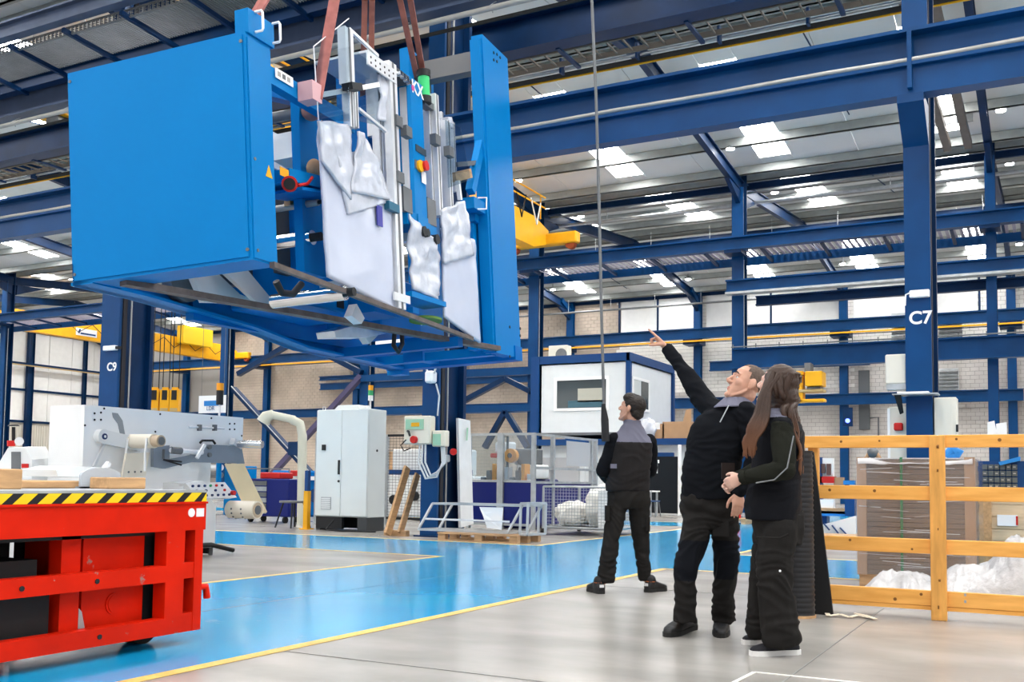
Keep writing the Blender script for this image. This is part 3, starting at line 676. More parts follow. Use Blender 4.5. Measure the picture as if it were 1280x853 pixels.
film_sheet('loose_film', mX(516, 362, .02), mX(550, 375, .02), mX(549, 310, .04), mX(512, 268, .04), filmb, .06, 11, 18, 22, top=-.4, label='film hanging in folds')
film_sheet('loose_film', mX(476, 150, .0), mX(490, 152, .0), mX(492, 92, .0), mX(475, 92, .0), filmb, .06, 13, 10, 18, top=-.5)
q = mX(475, 270, .05); mp('blue_tag', MB().box((.04, q.y-.06, q.z-.11), (.05, q.y+.06, q.z+.11)), mat('tag_blue', (.05, .05, .3), .4))
# clear guard and its aluminium posts
guard(mX(398, 150, .14), mX(436, 152, .14), mX(436, 24, .14), mX(392, 58, .14))
guard(mX(440, 150, -.05), mX(488, 160, -.05), mX(470, 70, -.05), mX(440, 38, -.05))
def post(px0, py0, px1, py1, c, w=.09, d=.09, nm='aluminium_post', m_=alu):
    a, b2 = mX(px0, py0, c), mX(px1, py1, c); y = (a.y+b2.y)/2
    mb = MB().box((c-d, y-w/2, min(a.z, b2.z)), (c, y+w/2, max(a.z, b2.z)))
    mb.box((c, y-w*.12, min(a.z, b2.z)), (c+.004, y+w*.12, max(a.z, b2.z)), 1)
    return mp(nm, mb, [m_, greyst])
post(434, 34, 441, 108, .1, .16); post(438, 108, 442, 160, .08, .08); post(444, 108, 448, 160, .06, .07)
mp('clamp_block', MB().beam(mX(434, 108, .12), mX(447, 110, .12), .12, .07), black)
mp('cross_tube', MB().beam(mX(400, 119, .02), mX(472, 106, .02), .05, .05), white)
mp('sloping_rail', MB().beam(mX(436, 36, .06), mX(472, 70, .06), .03, .03), alu)
mp('sloping_rail', MB().beam(mX(448, 136, .06), mX(482, 164, .06), .03, .03), alu)
q = mX(391, 117, .1); mp('sling_pad', MB().box((.0, q.y-.1, q.z-.09), (.16, q.y+.06, q.z+.09)), mat('pad_pink', (.6, .36, .38), .7))
post(475, 80, 482, 370, -.12, .08); post(493, 80, 501, 386, .05, .17); post(466, 78, 470, 170, -.25, .06)
post(510, 110, 514, 240, -.02, .07); post(546, 118, 552, 270, .02, .1); post(538, 125, 543, 270, -.05, .07); post(560, 150, 566, 260, .0, .09); post(566, 152, 572, 240, -.1, .06)
post(536, 300, 557, 372, -.02, .06)
a, b2 = mX(459, 72, .05), mX(494, 76, .05)
o_ = mp('perforated_plate', MB().box((.04, a.y, a.z-.07), (.06, b2.y, a.z+.06)), alu)
for i in range(6):
    for j in (0, 1): mp('plate_hole', MB().cyl((.06, a.y+.06+i*.1, a.z-.035+j*.06), (.064, a.y+.06+i*.1, a.z-.035+j*.06), .013, n=8), black, o_)
mp('top_plate', MB().box((-.6, a.y, a.z+.06), (.06, b2.y+.1, a.z+.085)), alu)
a, b2 = mX(494, 88, .03), mX(512, 106, .03); mp('drive_block', MB().box((-.2, a.y, b2.z), (.03, b2.y, a.z+.05)), mat('charcoal_enamel', (.05,)*3))
for i in range(4):
    q = mX(497+i*4, 92+i*4, .04); mp('fitting', MB().cyl(q, q+Vector((.05, 0, 0)), .028, n=10), chrome)
a, b2 = mX(486, 275, -.02), mX(501, 366, -.02); mp('glass_backing_panel', MB().box((-.04, a.y, b2.z), (-.02, b2.y, a.z)), mat('film_blue_grey', (.30, .35, .48), .15, var=.35, vscale=6))
mp('slide_block', MB().box((.03, mX(488, 258, .05).y-.1, mX(488, 264, .05).z), (.09, mX(488, 258, .05).y+.14, mX(488, 254, .05).z)), mat('block_teal', (.02, .12, .2), .4))
a, b2 = mX(493, 368, .06), mX(513, 376, .06); mp('perforated_plate', MB().box((.04, a.y, b2.z-.04), (.06, b2.y, a.z+.03)), alu)
for p_, q_ in (((392, 58), (436, 23)), ((392, 58), (398, 150))): mp('guard_edge', MB().beam(mX(*p_, .15), mX(*q_, .15), .008, .008), alu)
face_ = lambda x0_, y0_, x1_, y1_, c_, m__, nm_: mp(nm_, MB().box((c_-.02, mX(x0_, y0_, c_).y, mX(x1_, y1_, c_).z), (c_, mX(x1_, y1_, c_).y, mX(x0_, y0_, c_).z)), m__)
face_(470, 95, 500, 268, -.3, MATS['film_blue_grey'], 'glass_backing_panel'); face_(478, 165, 492, 262, -.1, sheetm, 'pale_strip')  # first panel is a backing added for the dark interior behind the posts
post(486, 80, 492, 270, -.2, .05); post(507, 100, 513, 300, -.15, .05); post(553, 140, 558, 268, -.1, .05)
for (px, py) in ((498, 152), (500, 222), (510, 165), (546, 175), (563, 190)):
    q = mX(px, py, .06); mp('clamp_block', MB().box((.0, q.y-.07, q.z-.06), (.08, q.y+.07, q.z+.06)), greyst)
# blue control column
a, b2 = mX(509, 92, .0), mX(532, 290, .0)
o_ = mp('control_column', MB().bbox((-.35, a.y, b2.z), (.02, b2.y+.05, a.z), .03), skyb)
q = mX(516, 110, .026); mp('pink_dot', MB().cyl(q, q+Vector((.006, 0, 0)), .035, n=12), mat('dot_pink', (.6, .08, .3), .4))
t = text_mesh('column_letters', 'KX', .22, (.026, a.y+.2, a.z-.13), (0, 1, 0), (0, 0, 1), white, None, .003, .004); t.parent = mach
def face(px0, py0, px1, py1, c, th, m_, nm, label=None):
    a, b2 = mX(px0, py0, c), mX(px1, py1, c); return mp(nm, MB().box((c-th, a.y, b2.z), (c, b2.y, a.z)), m_, None, label)
face(520, 180, 533, 196, .03, .02, mat('screen_dark', (.05, .07, .09), .15), 'touch_screen')
face(519, 199, 530, 216, .03, .02, greyst, 'button_panel')
q = mX(528, 208, .03); mp('stop_button', MB().cyl(q, q+Vector((.06, 0, 0)), .06, n=14), red, None, 'red emergency stop button')
q = mX(524, 208, .03); mp('stop_collar', MB().cyl(q, q+Vector((.03, 0, 0)), .07, n=14), yel)
face(527, 213, 533, 231, .035, .005, paper, 'paper_note')
face(504, 232, 516, 268, .03, .05, greyst, 'grey_cover'); face(534, 246, 546, 284, .03, .05, greyst, 'grey_cover')
face(509, 262, 546, 296, .02, .25, skyb, 'control_box')
for (px, py, r_) in ((525, 290, .06), (529, 292, .05), (541, 300, .06)):
    q = mX(px, py, .02); mp('knob', MB().cyl(q, q+Vector((.07, 0, 0)), r_, n=12), black)
q = mX(530, 286, .02); mp('knob_plate', MB().box((.01, q.y-.16, q.z-.14), (.03, q.y+.16, q.z+.14)), skyb)
face(515, 364, 558, 384, .04, .3, skyb, 'lower_box')
face(516, 384, 524, 393, -.02, .2, skyd, 'lower_bracket')
q = mX(530, 109, -.02); o_ = mp('signal_light', MB().cyl(q+Vector((0, 0, -.12)), q+Vector((0, 0, .12)), .07, n=14), mat('green_lens', (.03, .5, .15), .3, emit=(.05, .6, .2), estr=.12), None, 'green signal light')
mp('light_base', MB().cyl(q+Vector((0, 0, .12)), q+Vector((0, 0, .2)), .085, n=14), black, o_); mp('light_base', MB().cyl(q+Vector((0, 0, -.2)), q+Vector((0, 0, -.12)), .085, n=14), black, o_)
face(531, 122, 545, 140, .0, .1, greyst, 'bracket_plate')
a, b2 = mX(548, 150, -.4), mX(566, 165, -.4); film_sheet('loose_film', mX(548, 162, -.1), mX(568, 160, -.1), mX(566, 146, -.1), mX(545, 146, -.1), filmb, .1, 17, 10, 8, top=-.5)
mp('wooden_bar', MB().beam(mX(566, 222, -.1), mX(586, 217, -.1), .09, .12), wood)
mp('rod', MB().beam(mX(572, 226, -.05), mX(575, 250, -.05), .05, .05), white)
mp('column_back', MB().box((-.9, 3.0, .3), (-.5, 3.6, 3.3)), skyd)
guard(mX(560, 235, .03), mX(588, 225, .03), mX(575, 160, .03), mX(556, 150, .03))

# ---- slings and the hook above
slm = mat('sling_pink', (.47, .17, .15), .8, var=.3, vscale=8); slb = mat('sling_rust', (.33, .12, .09), .8, var=.3, vscale=8)
hk = at(452, -198, 10.3)
def sling(pts, w, m_, label, grp='lifting slings'):
    b = MB(); ps = [Vector(p) for p in pts]
    for p, q in zip(ps[:-1], ps[1:]): b.beam(p, q, w, .03, RT.cross(q-p))
    return solo('lifting_sling', b, m_, label, 'sling', grp)
sA = MW @ Vector((-.05, .2, 2.5)); sling([sA, hk], .055, slm, 'pink webbing sling rising from the handled corner box')
sling([sA+Vector((-.12, .05, 0)), hk+Vector((-.1, 0, 0))], .055, slm, 'pink webbing sling just left of the corner box one')
sB = MW @ mX(396, 124, .12); sling([sB, hk+Vector((.06, -.05, 0))], .1, slm, 'widest pink webbing sling in front of the clear guard')
for i, (pa, lb) in enumerate((((452, 178), 'rust red sling behind the clear guard, left of a pair'), ((463, 180), 'rust red sling behind the clear guard, right of a pair'))):
    sling([MW @ mX(*pa, -.9), at(456+i*9, 0, 10.6), hk+Vector((.1, .1, 0))], .06, slb, lb)
for i, (pa, lb) in enumerate((((521, 96), 'rust red sling ending on the blue column, left of a pair'), ((530, 98), 'rust red sling ending at the green signal light, right of a pair'))):
    sling([MW @ mX(*pa, -.12), at(500+i*13, 0, 11.2), hk+Vector((.14, .14, 0))], .065, slb, lb)
t = thing('crane_hook', 'yellow crane hook block holding the slings above the picture', 'hook', hk)
MB().tube([hk+Vector((.0, 0, .05)), hk+Vector((.12, 0, -.08)), hk+Vector((.12, 0, .1)), hk+Vector((0, 0, .3))], .05, 8).build('hook', greyst, t)
MB().box(hk+Vector((-.25, -.15, .3)), hk+Vector((.25, .15, .9))).build('pulley_block', yel, t)
for d in (-.15, .15): MB().cyl(hk+Vector((d, 0, .9)), Vector((hk.x+d, hk.y, 12.6)), .02, n=6).build('rope', cable, t)
# ================================================================ THINGS ON THE FLOOR
redp = mat('red_lift_paint', (.74, .016, .002), .42, spec=.12, var=.2, vscale=3, wear=((.34, .16, .13), .36, 7), bump=.04)
tapey = mat('tape_yellow', (.87, .62, .01), .5, var=.06); tapek = mat('tape_black', (.012, .013, .016), .5)
# ---- red lift table, front left
cart = thing('lift_table', 'red industrial lift table with black and yellow striped edge, front left', 'lift table', (-5.5, 3, 0))
XC, YA, YB = -4.53, 1.5, 4.53; XB = -6.35
MB().box((XB, YA, .68), (XC, YB, .845)).build('upper_frame', redp, cart)
MB().box((XB, YA, .838), (XC+.012, YB+.004, .85)).build('trim_ledge', redp, cart)
MB().box((XB, YA, .905), (XC, YB, .919)).build('deck_plate', galv, cart)
MB().box((XB, YA, .85), (XC-.002, YB, .906)).build('edge_band', tapek, cart)
y = 1.55
while y < YB-.02:
    c_ = lambda v: min(v, YB)
    MB().prism([(XC-.003, y, .851), (XC-.003, c_(y+.078), .851), (XC-.003, c_(y+.14), .904), (XC-.003, c_(y+.062), .904)], (.004, 0, 0)).build('hazard_stripe', tapey, cart)
    y += .14
MB().box((XC-.08, YA, .385), (XC, 4.24, .48)).build('side_bar', redp, cart)
MB().box((XC-.08, YA, .08), (XC, 4.24, .175)).build('side_bar', redp, cart)
MB().box((XC-.2, 3.6, .08), (XC-.1, 3.72, .68)).build('upright', redp, cart)
MB().box((XC-.17, 1.6, .08), (XC-.12, 1.72, .68)).build('upright', redp, cart)
MB().box((XC-.1, 4.23, .08), (XC-.002, 4.37, .68)).build('corner_post', redp, cart)
MB().box((XC-.09, 4.45, .08), (XC-.002, 4.515, .68)).build('corner_post', redp, cart)
MB().box((XC-.07, 4.37, .08), (XC-.006, 4.45, .19)).build('cross_bar', redp, cart); MB().box((XC-.07, 4.37, .395), (XC-.006, 4.45, .49)).build('cross_bar', redp, cart)
MB().box((XC-.14, 4.34, .1), (XC-.1, 4.51, .67)).build('slot_shade_plate', black, cart)  # black plate added to stand in for the shade inside the slots
MB().box((XC-.62, 3.76, .12), (XC-.13, 4.18, .675)).build('side_panel', redp, cart)
MB().box((XC-.66, 3.72, .1), (XC-.64, 4.5, .68)).build('slot_shade_plate', black, cart); MB().box((XC-.2, 4.2, .1), (XC-.16, 4.5, .68)).build('slot_shade_plate', black, cart)  # more black plates added for the shade behind the openings
MB().cyl((XC-.135, 3.98, .28), (XC-.122, 3.98, .28), .062, n=20).cyl((XC-.122, 3.98, .28), (XC-.118, 3.98, .28), .05, n=20).build('boss', redp, cart)
MB().prism([(XC-.12, 3.73, .1), (XC-.12, 3.79, .1), (XC-.12, 3.75, .26), (XC-.12, 3.73, .28)], (.01, 0, 0)).build('scuffed_guard', galv, cart)
tank = mat('tank_black', (.014, .014, .015), .6, var=.3, wear=((.06, .06, .06), .33, 9))
MB().box((XB+.1, YA, .1), (XC-.5, 3.58, .66)).build('black_tank', tank, cart)
MB().box((XC-.5, YA, .1), (XC-.13, 3.56, .37)).build('black_box', tank, cart)
MB().box((XC-.5, YA, .37), (XC-.16, 3.5, .555)).build('black_box', tank, cart)
MB().box((XB, YA, .655), (XC-.1, YB-.05, .68)).build('under_deck', black, cart)
MB().box((XB, YA, .1), (XB+.05, YB-.05, .68)).build('side_panel', redp, cart)
for yy in (1.9, 4.3):
    for xx in (XC-.3, XB+.3): MB().cyl((xx-.06, yy, .11), (xx+.06, yy, .11), .11, n=20).build('wheel', rubber, cart)
MB().tube([(XC-.03, 4.5, .33), (XC-.03, 4.575, .33), (XC-.03, 4.59, .26)], .022, 8).build('tow_hook', redp, cart)
MB().cyl((XC, 4.41, .785), (XC+.004, 4.41, .785), .026, n=18).build('round_label', paper, cart)
MB().box((XC, 4.45, .76), (XC+.004, 4.51, .81)).build('square_label', paper, cart)
for (yy, zz) in ((3.3, .43), (3.75, .43), (3.78, .13), (3.1, .13)): MB().cyl((XC, yy, zz), (XC+.006, yy, zz), .014, n=10).build('bolt', black, cart)
# timber and parts on the lift table
timb = mat('pale_timber', (.62, .37, .18), .65, var=.3, vscale=4, stretch=(6, 1, 6), bump=.08)
def on_deck(name, label, cat, a, b, m_, bev=.006, group=None): return solo(name, MB().bbox((*a, .919), b, bev), m_, label, cat, group)
on_deck('timber_block', 'large timber block on the lift table at the left edge', 'timber', (-5.7, 3.2), (-5.0, 3.62, 1.03), timb, group='timber on the lift table')
on_deck('timber_block', 'thin timber plank behind the large block on the lift table', 'timber', (-5.85, 3.7), (-5.3, 4.28, .965), timb, group='timber on the lift table')
on_deck('timber_block', 'timber block near the right end of the lift table', 'timber', (-5.2, 4.22), (-5.02, 4.5, .99), timb, group='timber on the lift table')
t = thing('sheet_metal_bracket', 'pale grey round topped metal bracket on the lift table', 'bracket', (-5.4, 4.28, .919))
pts = [(-5.25, 4.2, .919), (-5.25, 4.5, .919), (-5.25, 4.5, 1.0)]+[(-5.25, 4.35+.15*math.cos(a), 1.0+.05*math.sin(a)) for a in (0.4, .8, 1.2, 1.6, 2.0, 2.4, 2.8)]+[(-5.25, 4.2, 1.0)]
MB().prism(pts, (-.02, 0, 0)).build('plate', mat('blue_grey_enamel', (.45, .5, .56), .4), t); MB().box((-5.6, 4.2, .919), (-5.25, 4.5, .93)).build('foot', MATS['blue_grey_enamel'], t)
t = thing('metal_trough', 'white folded metal trough lying on the lift table', 'sheet metal', (-5.8, 4.3, .919))
MB().prism([onX(72, 596, -5.7), onX(140, 598, -5.7), onX(134, 585, -5.7), onX(92, 583, -5.7), onX(70, 588, -5.7)], (-.35, 0, 0)).build('trough', pgrey, t); a = onX(60, 604, -5.7); b_ = onX(150, 598, -5.7); MB().box((-6.05, a.y, .919), (-5.68, b_.y, .96)).build('base', pgrey, t)
MB().beam(onX(128, 590, -5.68), onX(136, 579, -5.68), .03, .03).build('latch', pgrey, t)

# ---- pale grey printing machine
XP = -9.8
pr_ = thing('printing_machine', 'pale grey label printing machine behind the red lift table', 'machine', (XP, 9, 0))
b = MB().prism([(XP, 7.85, .55), (XP, 7.85, 1.815), (XP, 10.44, 1.825), (XP, 10.44, 1.42), (XP, 9.7, 1.35), (XP, 9.5, .2), (XP, 8.6, .2)], (-.06, 0, 0)); b.build('front_plate', offw, pr_)
MB().box((-10.4, 7.85, .5), (XP-.06, 8.0, 1.815)).box((-10.4, 8.0, .6), (-10.34, 10.4, 1.82)).box((-10.4, 7.9, 1.79), (XP-.06, 10.4, 1.815)).build('end_cabinet', white, pr_)
MB().prism([(XP+.35, 9.05, .1), (XP+.35, 9.05, .92), (XP+.35, 9.35, .95), (XP+.35, 9.62, .62), (XP+.35, 9.62, .1)], (-.9, 0, 0)).build('lower_body', pgrey, pr_)
b = MB(); b.prism([onX(233, 605, XP+.37), onX(283, 604, XP+.37), onX(297, 623, XP+.37), onX(258, 624, XP+.37)], (-.1, 0, 0))
c0, c1, c2, c3 = onX(232, 604, -9.38), onX(281, 603, -9.38), onX(296, 622, -9.38), onX(248, 624, -9.38)
panel = MB().prism([c0, c1, c2, c3], (-.12, 0, -.02)).build('control_panel', white, pr_)
nn = (c1-c0).cross(c3-c0).normalized(); nn = nn if nn.x > 0 else -nn
for r_ in range(3):
    for k in range(6 if r_ != 1 else 4):
        u, v = .1+k*(.15 if r_ != 1 else .24), .2+.3*r_
        q = (c0*(1-u)+c1*u)*(1-v)+(c3*(1-u)+c2*u)*v
        MB().cyl(q, q+nn*.02, .016, n=8).build('push_button', [mat('button_blue', (.01, .03, .12), .4), red, green][1 if (r_, k) in ((0, 4), (1, 3)) else (2 if (r_, k) == (0, 3) else 0)], panel)
q = (c1+c2)/2+(c2-c1)*.2-(c1-c0)*.04; MB().cyl(q, q+nn*.05, .03, n=12).build('stop_button', red, panel)
MB().box((XP+.3, 9.05, .02), (XP-.3, 9.12, .1)).box((XP+.3, 9.55, .02), (XP-.3, 9.62, .1)).build('foot_bar', black, pr_)
MB().tube([(XP+.3, 9.0, .1), (XP+.4, 9.2, .14), (XP+.4, 9.5, .14), (XP+.4, 9.9, .05)], .03, 8).build('black_hose', black, pr_)
for yy in (9.0, 9.6): MB().cyl((XP+.3, yy, 0), (XP+.3, yy, .1), .03, n=8).build('levelling_foot', greyst, pr_)
# pivot arm with the cream web roll
pv, pe = onX(124, 546, XP), onX(160, 556, XP)
arm = MB().beam(pv+Vector((.05, 0, 0)), pe+Vector((.05, .15, 0)), .06, .16).cyl(pv+Vector((.0, 0, 0)), pv+Vector((.09, 0, 0)), .085, n=18).build('dancer_arm', pgrey, pr_)
MB().cyl(pv+Vector((.09, 0, 0)), pv+Vector((.1, 0, 0)), .036, n=14).build('pivot_ring', MATS['button_blue'], arm); MB().cyl(pv+Vector((.1, 0, 0)), pv+Vector((.105, 0, 0)), .016, n=10).build('pivot_bolt', white, arm)
sl = [onX(140, 516, XP), onX(147, 517, XP), onX(153, 526, XP), onX(156, 543, XP), onX(150, 543, XP), onX(147, 530, XP), onX(141, 522, XP)]
MB().prism([p+Vector((.004, 0, 0)) for p in sl], (-.02, 0, 0)).build('curved_slot', mat('slot_grey', (.30, .32, .33), .6), pr_)
cream = mat('cream_web', (.80, .74, .62), .6, var=.06); tan = mat('tan_core', (.55, .43, .3), .6)
q = onX(160, 552, XP); qe = q+Vector((.62, .08, -.01))
roll = MB().cyl(q+Vector((.05, 0, 0)), q+Vector((.45, 0, 0)), .085, n=22).build('web_roll', cream, pr_)
MB().cyl(q+Vector((.45, 0, 0)), q+Vector((.56, 0, 0)), .07, n=18).build('core', tan, roll); MB().cyl(q+Vector((.56, 0, 0)), q+Vector((.57, 0, 0)), .05, n=14).build('core_plug', greyst, roll)
for dx in (.1, .42): MB().tube([q+Vector((dx, -.09, .03)), q+Vector((dx, -.11, -.15)), q+Vector((dx, -.10, -.36))], .014, 6).build('guard_strip', white, roll)
pl_ = [onX(158, 567, XP+.2), onX(187, 566, XP+.2), onX(182, 596, XP+.2), onX(153, 597, XP+.2)]
MB().prism(pl_, (-.03, 0, 0)).build('perforated_chute', cream, pr_)
for k in range(3):
    u = .25+.27*k; pp = pl_[3]*(1-u)+pl_[2]*u; MB().cyl(pp+Vector((0, 0, .06)), pp+Vector((.006, 0, .06)), .012, n=8).build('chute_hole', greyst, pr_)
# slate side plate, rollers and clamps
steelb = mat('slate_plate', (.22, .26, .31), .4, var=.08)
MB().prism([onX(192, 560, XP+.12), onX(212, 557, XP+.12), onX(212, 574, XP+.12), onX(240, 569, XP+.12), onX(262, 556, XP+.12), onX(302, 558, XP+.12), onX(306, 580, XP+.12), onX(240, 578, XP+.12), onX(206, 586, XP+.12), onX(192, 584, XP+.12)], (-.05, 0, 0)).build('side_plate', steelb, pr_)
a = onX(204, 575, XP+.15)
for k in range(2): MB().tube([a, a+Vector((.05, .1, -.01-.02*k)), a+Vector((.05, .25, -.02-.04*k))], .012, 6).build('clamp_lever', black, pr_)
MB().box(onX(203, 562, XP+.14), onX(206, 574, XP+.18)).build('clamp_block', greyst, pr_)
MB().cyl(onX(214, 563, XP+.2), onX(252, 566, XP+.1), .035, n=14).build('print_roller', alu, pr_); MB().cyl(onX(214, 563, XP+.2), onX(226, 564, XP+.2), .045, n=12).build('gear', greyst, pr_)
MB().beam(onX(246, 573, XP+.2), onX(256, 556, XP+.2), .03, .04).build('doctor_blade', white, pr_)
for yy in (559, 569): q = onX(261, yy, XP+.12); MB().cyl(q, q+Vector((.03, 0, 0)), .03, n=10).build('adjuster', greyst, pr_)
MB().cyl(onX(298, 555, XP+.15), onX(328, 556, XP+.5), .05, n=16).build('idle_roller', chrome, pr_)
MB().beam(onX(290, 552, XP+.1), onX(300, 558, XP+.1), .09, .09).build('roller_block', alu, pr_)
MB().tube([onX(236, 534, XP+.06), onX(280, 536, XP+.06)], .014, 8).build('rod', alu, pr_)
for px in (249, 268): q = onX(px, 534, XP+.06); MB().box(q-Vector((.02, .02, .05)), q+Vector((.03, .02, .03))).build('rod_clamp', greyst, pr_)
MB().tube([onX(250, 554, XP+.08), onX(253, 551, XP+.08), onX(266, 551, XP+.08), onX(269, 555, XP+.08)], .016, 6).build('handle', black, pr_)
for (px, py) in ((118, 517), (126, 516), (118, 525), (126, 525), (106, 532), (130, 511), (194, 540), (200, 518), (287, 530), (293, 530), (287, 537), (293, 537), (264, 523), (302, 545)):
    q = onX(px, py, XP); MB().cyl(q, q+Vector((.006, 0, 0)), .013, n=8).build('screw', black, pr_)
MB().prism([onX(281, 580, XP+.18), onX(305, 580, XP+.18), onX(334, 640, XP+.42), onX(310, 643, XP+.42)], (-.004, .0, -.012)).build('paper_web', mat('tan_web', (.70, .58, .36), .6, var=.08), pr_)
q0, q1 = onX(288, 637, XP+.3), onX(322, 638, XP+.75); rr = MB().cyl(q0, q1, .115, n=24).build('rewind_roll', cream, pr_)
MB().cyl(q1, q1+(q1-q0).normalized()*.01, .06, n=16).build('shaft_end', greyst, rr); MB().cyl(q1, q1+(q1-q0).normalized()*.004, .1, n=20).build('roll_face', MATS['tan_core'], rr)
for k in range(6):
    a_ = -1.2+k*.25; d = (q1-q0).normalized(); s1 = d.cross(Vector((0, 0, 1))).normalized(); u1 = s1.cross(d)
    for f in (.25, .6): pp = q0+(q1-q0)*f+(s1*math.cos(a_*2)+u1*math.sin(a_*2))*.115; MB().sphere(pp, .014, 6, 4).build('roll_screw', greyst, rr)
MB().beam(onX(130, 556, XP+.02), onX(117, 584, XP+.02), .03, .03).build('strut', alu, pr_)
# ---- small grey unit further left
un = thing('grey_unit', 'small pale grey machine housing with a black hand crank at the left edge', 'machine', (-10.6, 7.4, 0))
d0 = 11.6
U = [at(-8, 618, d0), at(-8, 590, d0), at(10, 560, d0), at(32, 560, d0), at(40, 575, d0), at(40, 618, d0)]
MB().prism(U, FW*.5).build('housing', pgrey, un)
MB().prism([at(15, 565, d0), at(26, 565, d0), at(26, 590, d0), at(15, 590, d0)], FW*-.02).build('dark_window', greyst, un)
MB().prism([at(28, 580, d0), at(36, 580, d0), at(36, 585, d0), at(28, 585, d0)], FW*-.02).build('red_label', red, un)
MB().cyl(at(17, 556, d0+.2), at(17, 534, d0+.2), .02, n=8).build('crank_shaft', black, un); MB().cyl(at(17, 533, d0+.2), at(17, 531, d0+.2), .07, .05, n=14).build('crank_wheel', black, un)
MB().cyl(at(14, 558, d0+.15), at(14, 551, d0+.15), .045, n=12).build('red_valve', red, un); MB().cyl(at(24, 552, d0+.1), at(24, 552, d0+.05), .05, n=16).build('gauge', white, un)
MB().box((-11.0, 7.0, 0), (-10.2, 7.6, .95)).build('pedestal', pgrey, un)
t = thing('parts_bench', 'cluttered bench with rolls and timber behind the grey unit', 'bench', (-12.5, 9.0, 0))
MB().box((-13.2, 8.2, .85), (-11.8, 9.8, .9)).build('bench_top', wood, t)
for x in (-13.1, -11.9):
    for y in (8.3, 9.7): MB().box((x-.04, y-.04, 0), (x+.04, y+.04, .85)).build('leg', greyst, t)
solo('web_core', MB().cyl((-12.6, 8.4, 1.0), (-12.1, 9.1, 1.0), .09, n=14), paper, 'white paper roll lying on the cluttered bench', 'roll')
solo('steel_part', MB().bbox((-12.8, 9.0, .9), (-12.1, 9.6, 1.25), .03), steelb, 'blue grey steel part standing on the cluttered bench', 'machine part')
solo('timber_block', MB().bbox((-12.3, 8.25, .9), (-11.85, 8.6, 1.02), .01), timb, 'small timber offcut at the front of the cluttered bench', 'timber')

# ---- fittings on the middle column (C8)
t = thing('switch_box', 'beige switch box with red mushroom button on the middle navy column', 'control box', (-9.7, 14.7, 1.6))
MB().bbox((-10.02, 14.68, 1.62), (-9.47, 14.87, 2.12), .02).build('box', mat('beige_enamel', (.72, .68, .56), .45), t)
MB().box((-9.97, 14.665, 1.88), (-9.6, 14.68, 2.06)).build('label_plate', mat('pale_green_plate', (.30, .52, .36), .4), t); MB().box((-9.85, 14.66, 1.93), (-9.68, 14.666, 2.0)).build('label_print', yel, t)
q = Vector((-9.78, 14.68, 1.70)); MB().cyl(q, q+Vector((0, -.06, 0)), .065, n=16).build('mushroom_button', red, t)
MB().tube([(-9.92, 14.66, 1.85), (-9.86, 14.6, 1.84), (-9.83, 14.6, 1.76)], .022, 6).build('selector', black, t)
MB().tube([(-9.95, 14.66, 1.7), (-10.02, 14.6, 1.6), (-9.95, 14.6, 1.5), (-9.85, 14.66, 1.55)], .012, 6).build('loop_wire', black, t)
t = thing('switch_box', 'small green and white box right of the beige switch box', 'control box', (-9.4, 14.8, 1.6))
MB().bbox((-9.46, 14.74, 1.58), (-9.2, 14.9, 1.86), .015).build('box', MATS['beige_enamel'], t); MB().box((-9.44, 14.73, 1.6), (-9.28, 14.741, 1.8)).build('label_plate', MATS['pale_green_plate'], t)
MB().box((-9.44, 14.9, 1.6), (-9.3, 15.0, 1.7)).build('bracket', greyst, t)
hosem = mat('hose_grey', (.55, .57, .58), .4)
b = MB()
for k in range(3): b.tube([(-9.7+.06*k, 14.72, 1.62), (-9.68+.07*k, 14.66, 1.3), (-9.5+.05*k, 14.62, 1.02+.03*k), (-9.3, 14.66, 1.05+.04*k), (-9.25+.03*k, 14.76, 1.3), (-9.3+.03*k, 14.8, 1.58)], .018, 6)
tag(b.build('hose_loops', hosem), 'three grey hoses looping below the beige switch box', 'hose', None, None); bpy.data.objects['hose_loops'].name = 'hose_loop'
solo('siren', MB().bbox(onY(534, 471, 14.8)-Vector((0, .1, .12)), onY(544, 471, 14.8)+Vector((0, .08, .1)), .03), white, 'white siren box high on the middle navy column', 'siren')
solo('cable_coil', MB().tube([onY(530, 455, 14.8), onY(536, 468, 14.75), onY(543, 466, 14.75), onY(546, 455, 14.8)], .02, 6).tube([onY(545, 480, 14.85), onY(549, 495, 14.84), onY(547, 520, 14.84)], .015, 6), hosem, 'pale cables looping below the lifted machine on the column', 'cable')
solo('socket', MB().bbox(onY(553, 573, 15.0)-Vector((0, .06, .07)), onY(561, 573, 15.0)+Vector((0, .06, .06)), .02), hosem, 'grey junction box low on the side of the middle column', 'junction box')
solo('red_lamp', MB().cyl(onY(566, 565, 15.2), onY(567, 565, 14.95), .06, n=12), red, 'round red lamp behind the white leaning panel', 'lamp')
cc = onY(576, 592, 15.95)
solo('leaning_panel', MB().prism([onX(570, 523, -9.39), onX(585, 526, -9.39), onX(589, 655, -9.3), onX(573, 660, -9.3)], (.05, 0, 0)), mat('panel_white', (.74, .76, .77), .5, var=.1), 'tall white panel leaning on the middle navy column', 'panel')
lpn = bpy.data.objects['leaning_panel']; lpn['_o'] = tuple(lpn.location); a = onX(581, 535, -9.34); b_ = onX(580, 551, -9.33); MB().prism([(a.x+.056, a.y-.025, a.z), (a.x+.056, a.y+.025, a.z), (b_.x+.056, b_.y+.025, b_.z), (b_.x+.056, b_.y-.025, b_.z)], (.004, 0, 0)).build('green_print', MATS['pale_green_plate'], lpn)
t = thing('timber_prop', 'rough timber plank leaning beside the middle navy column', 'timber', (-10.0, 14.9, 0))
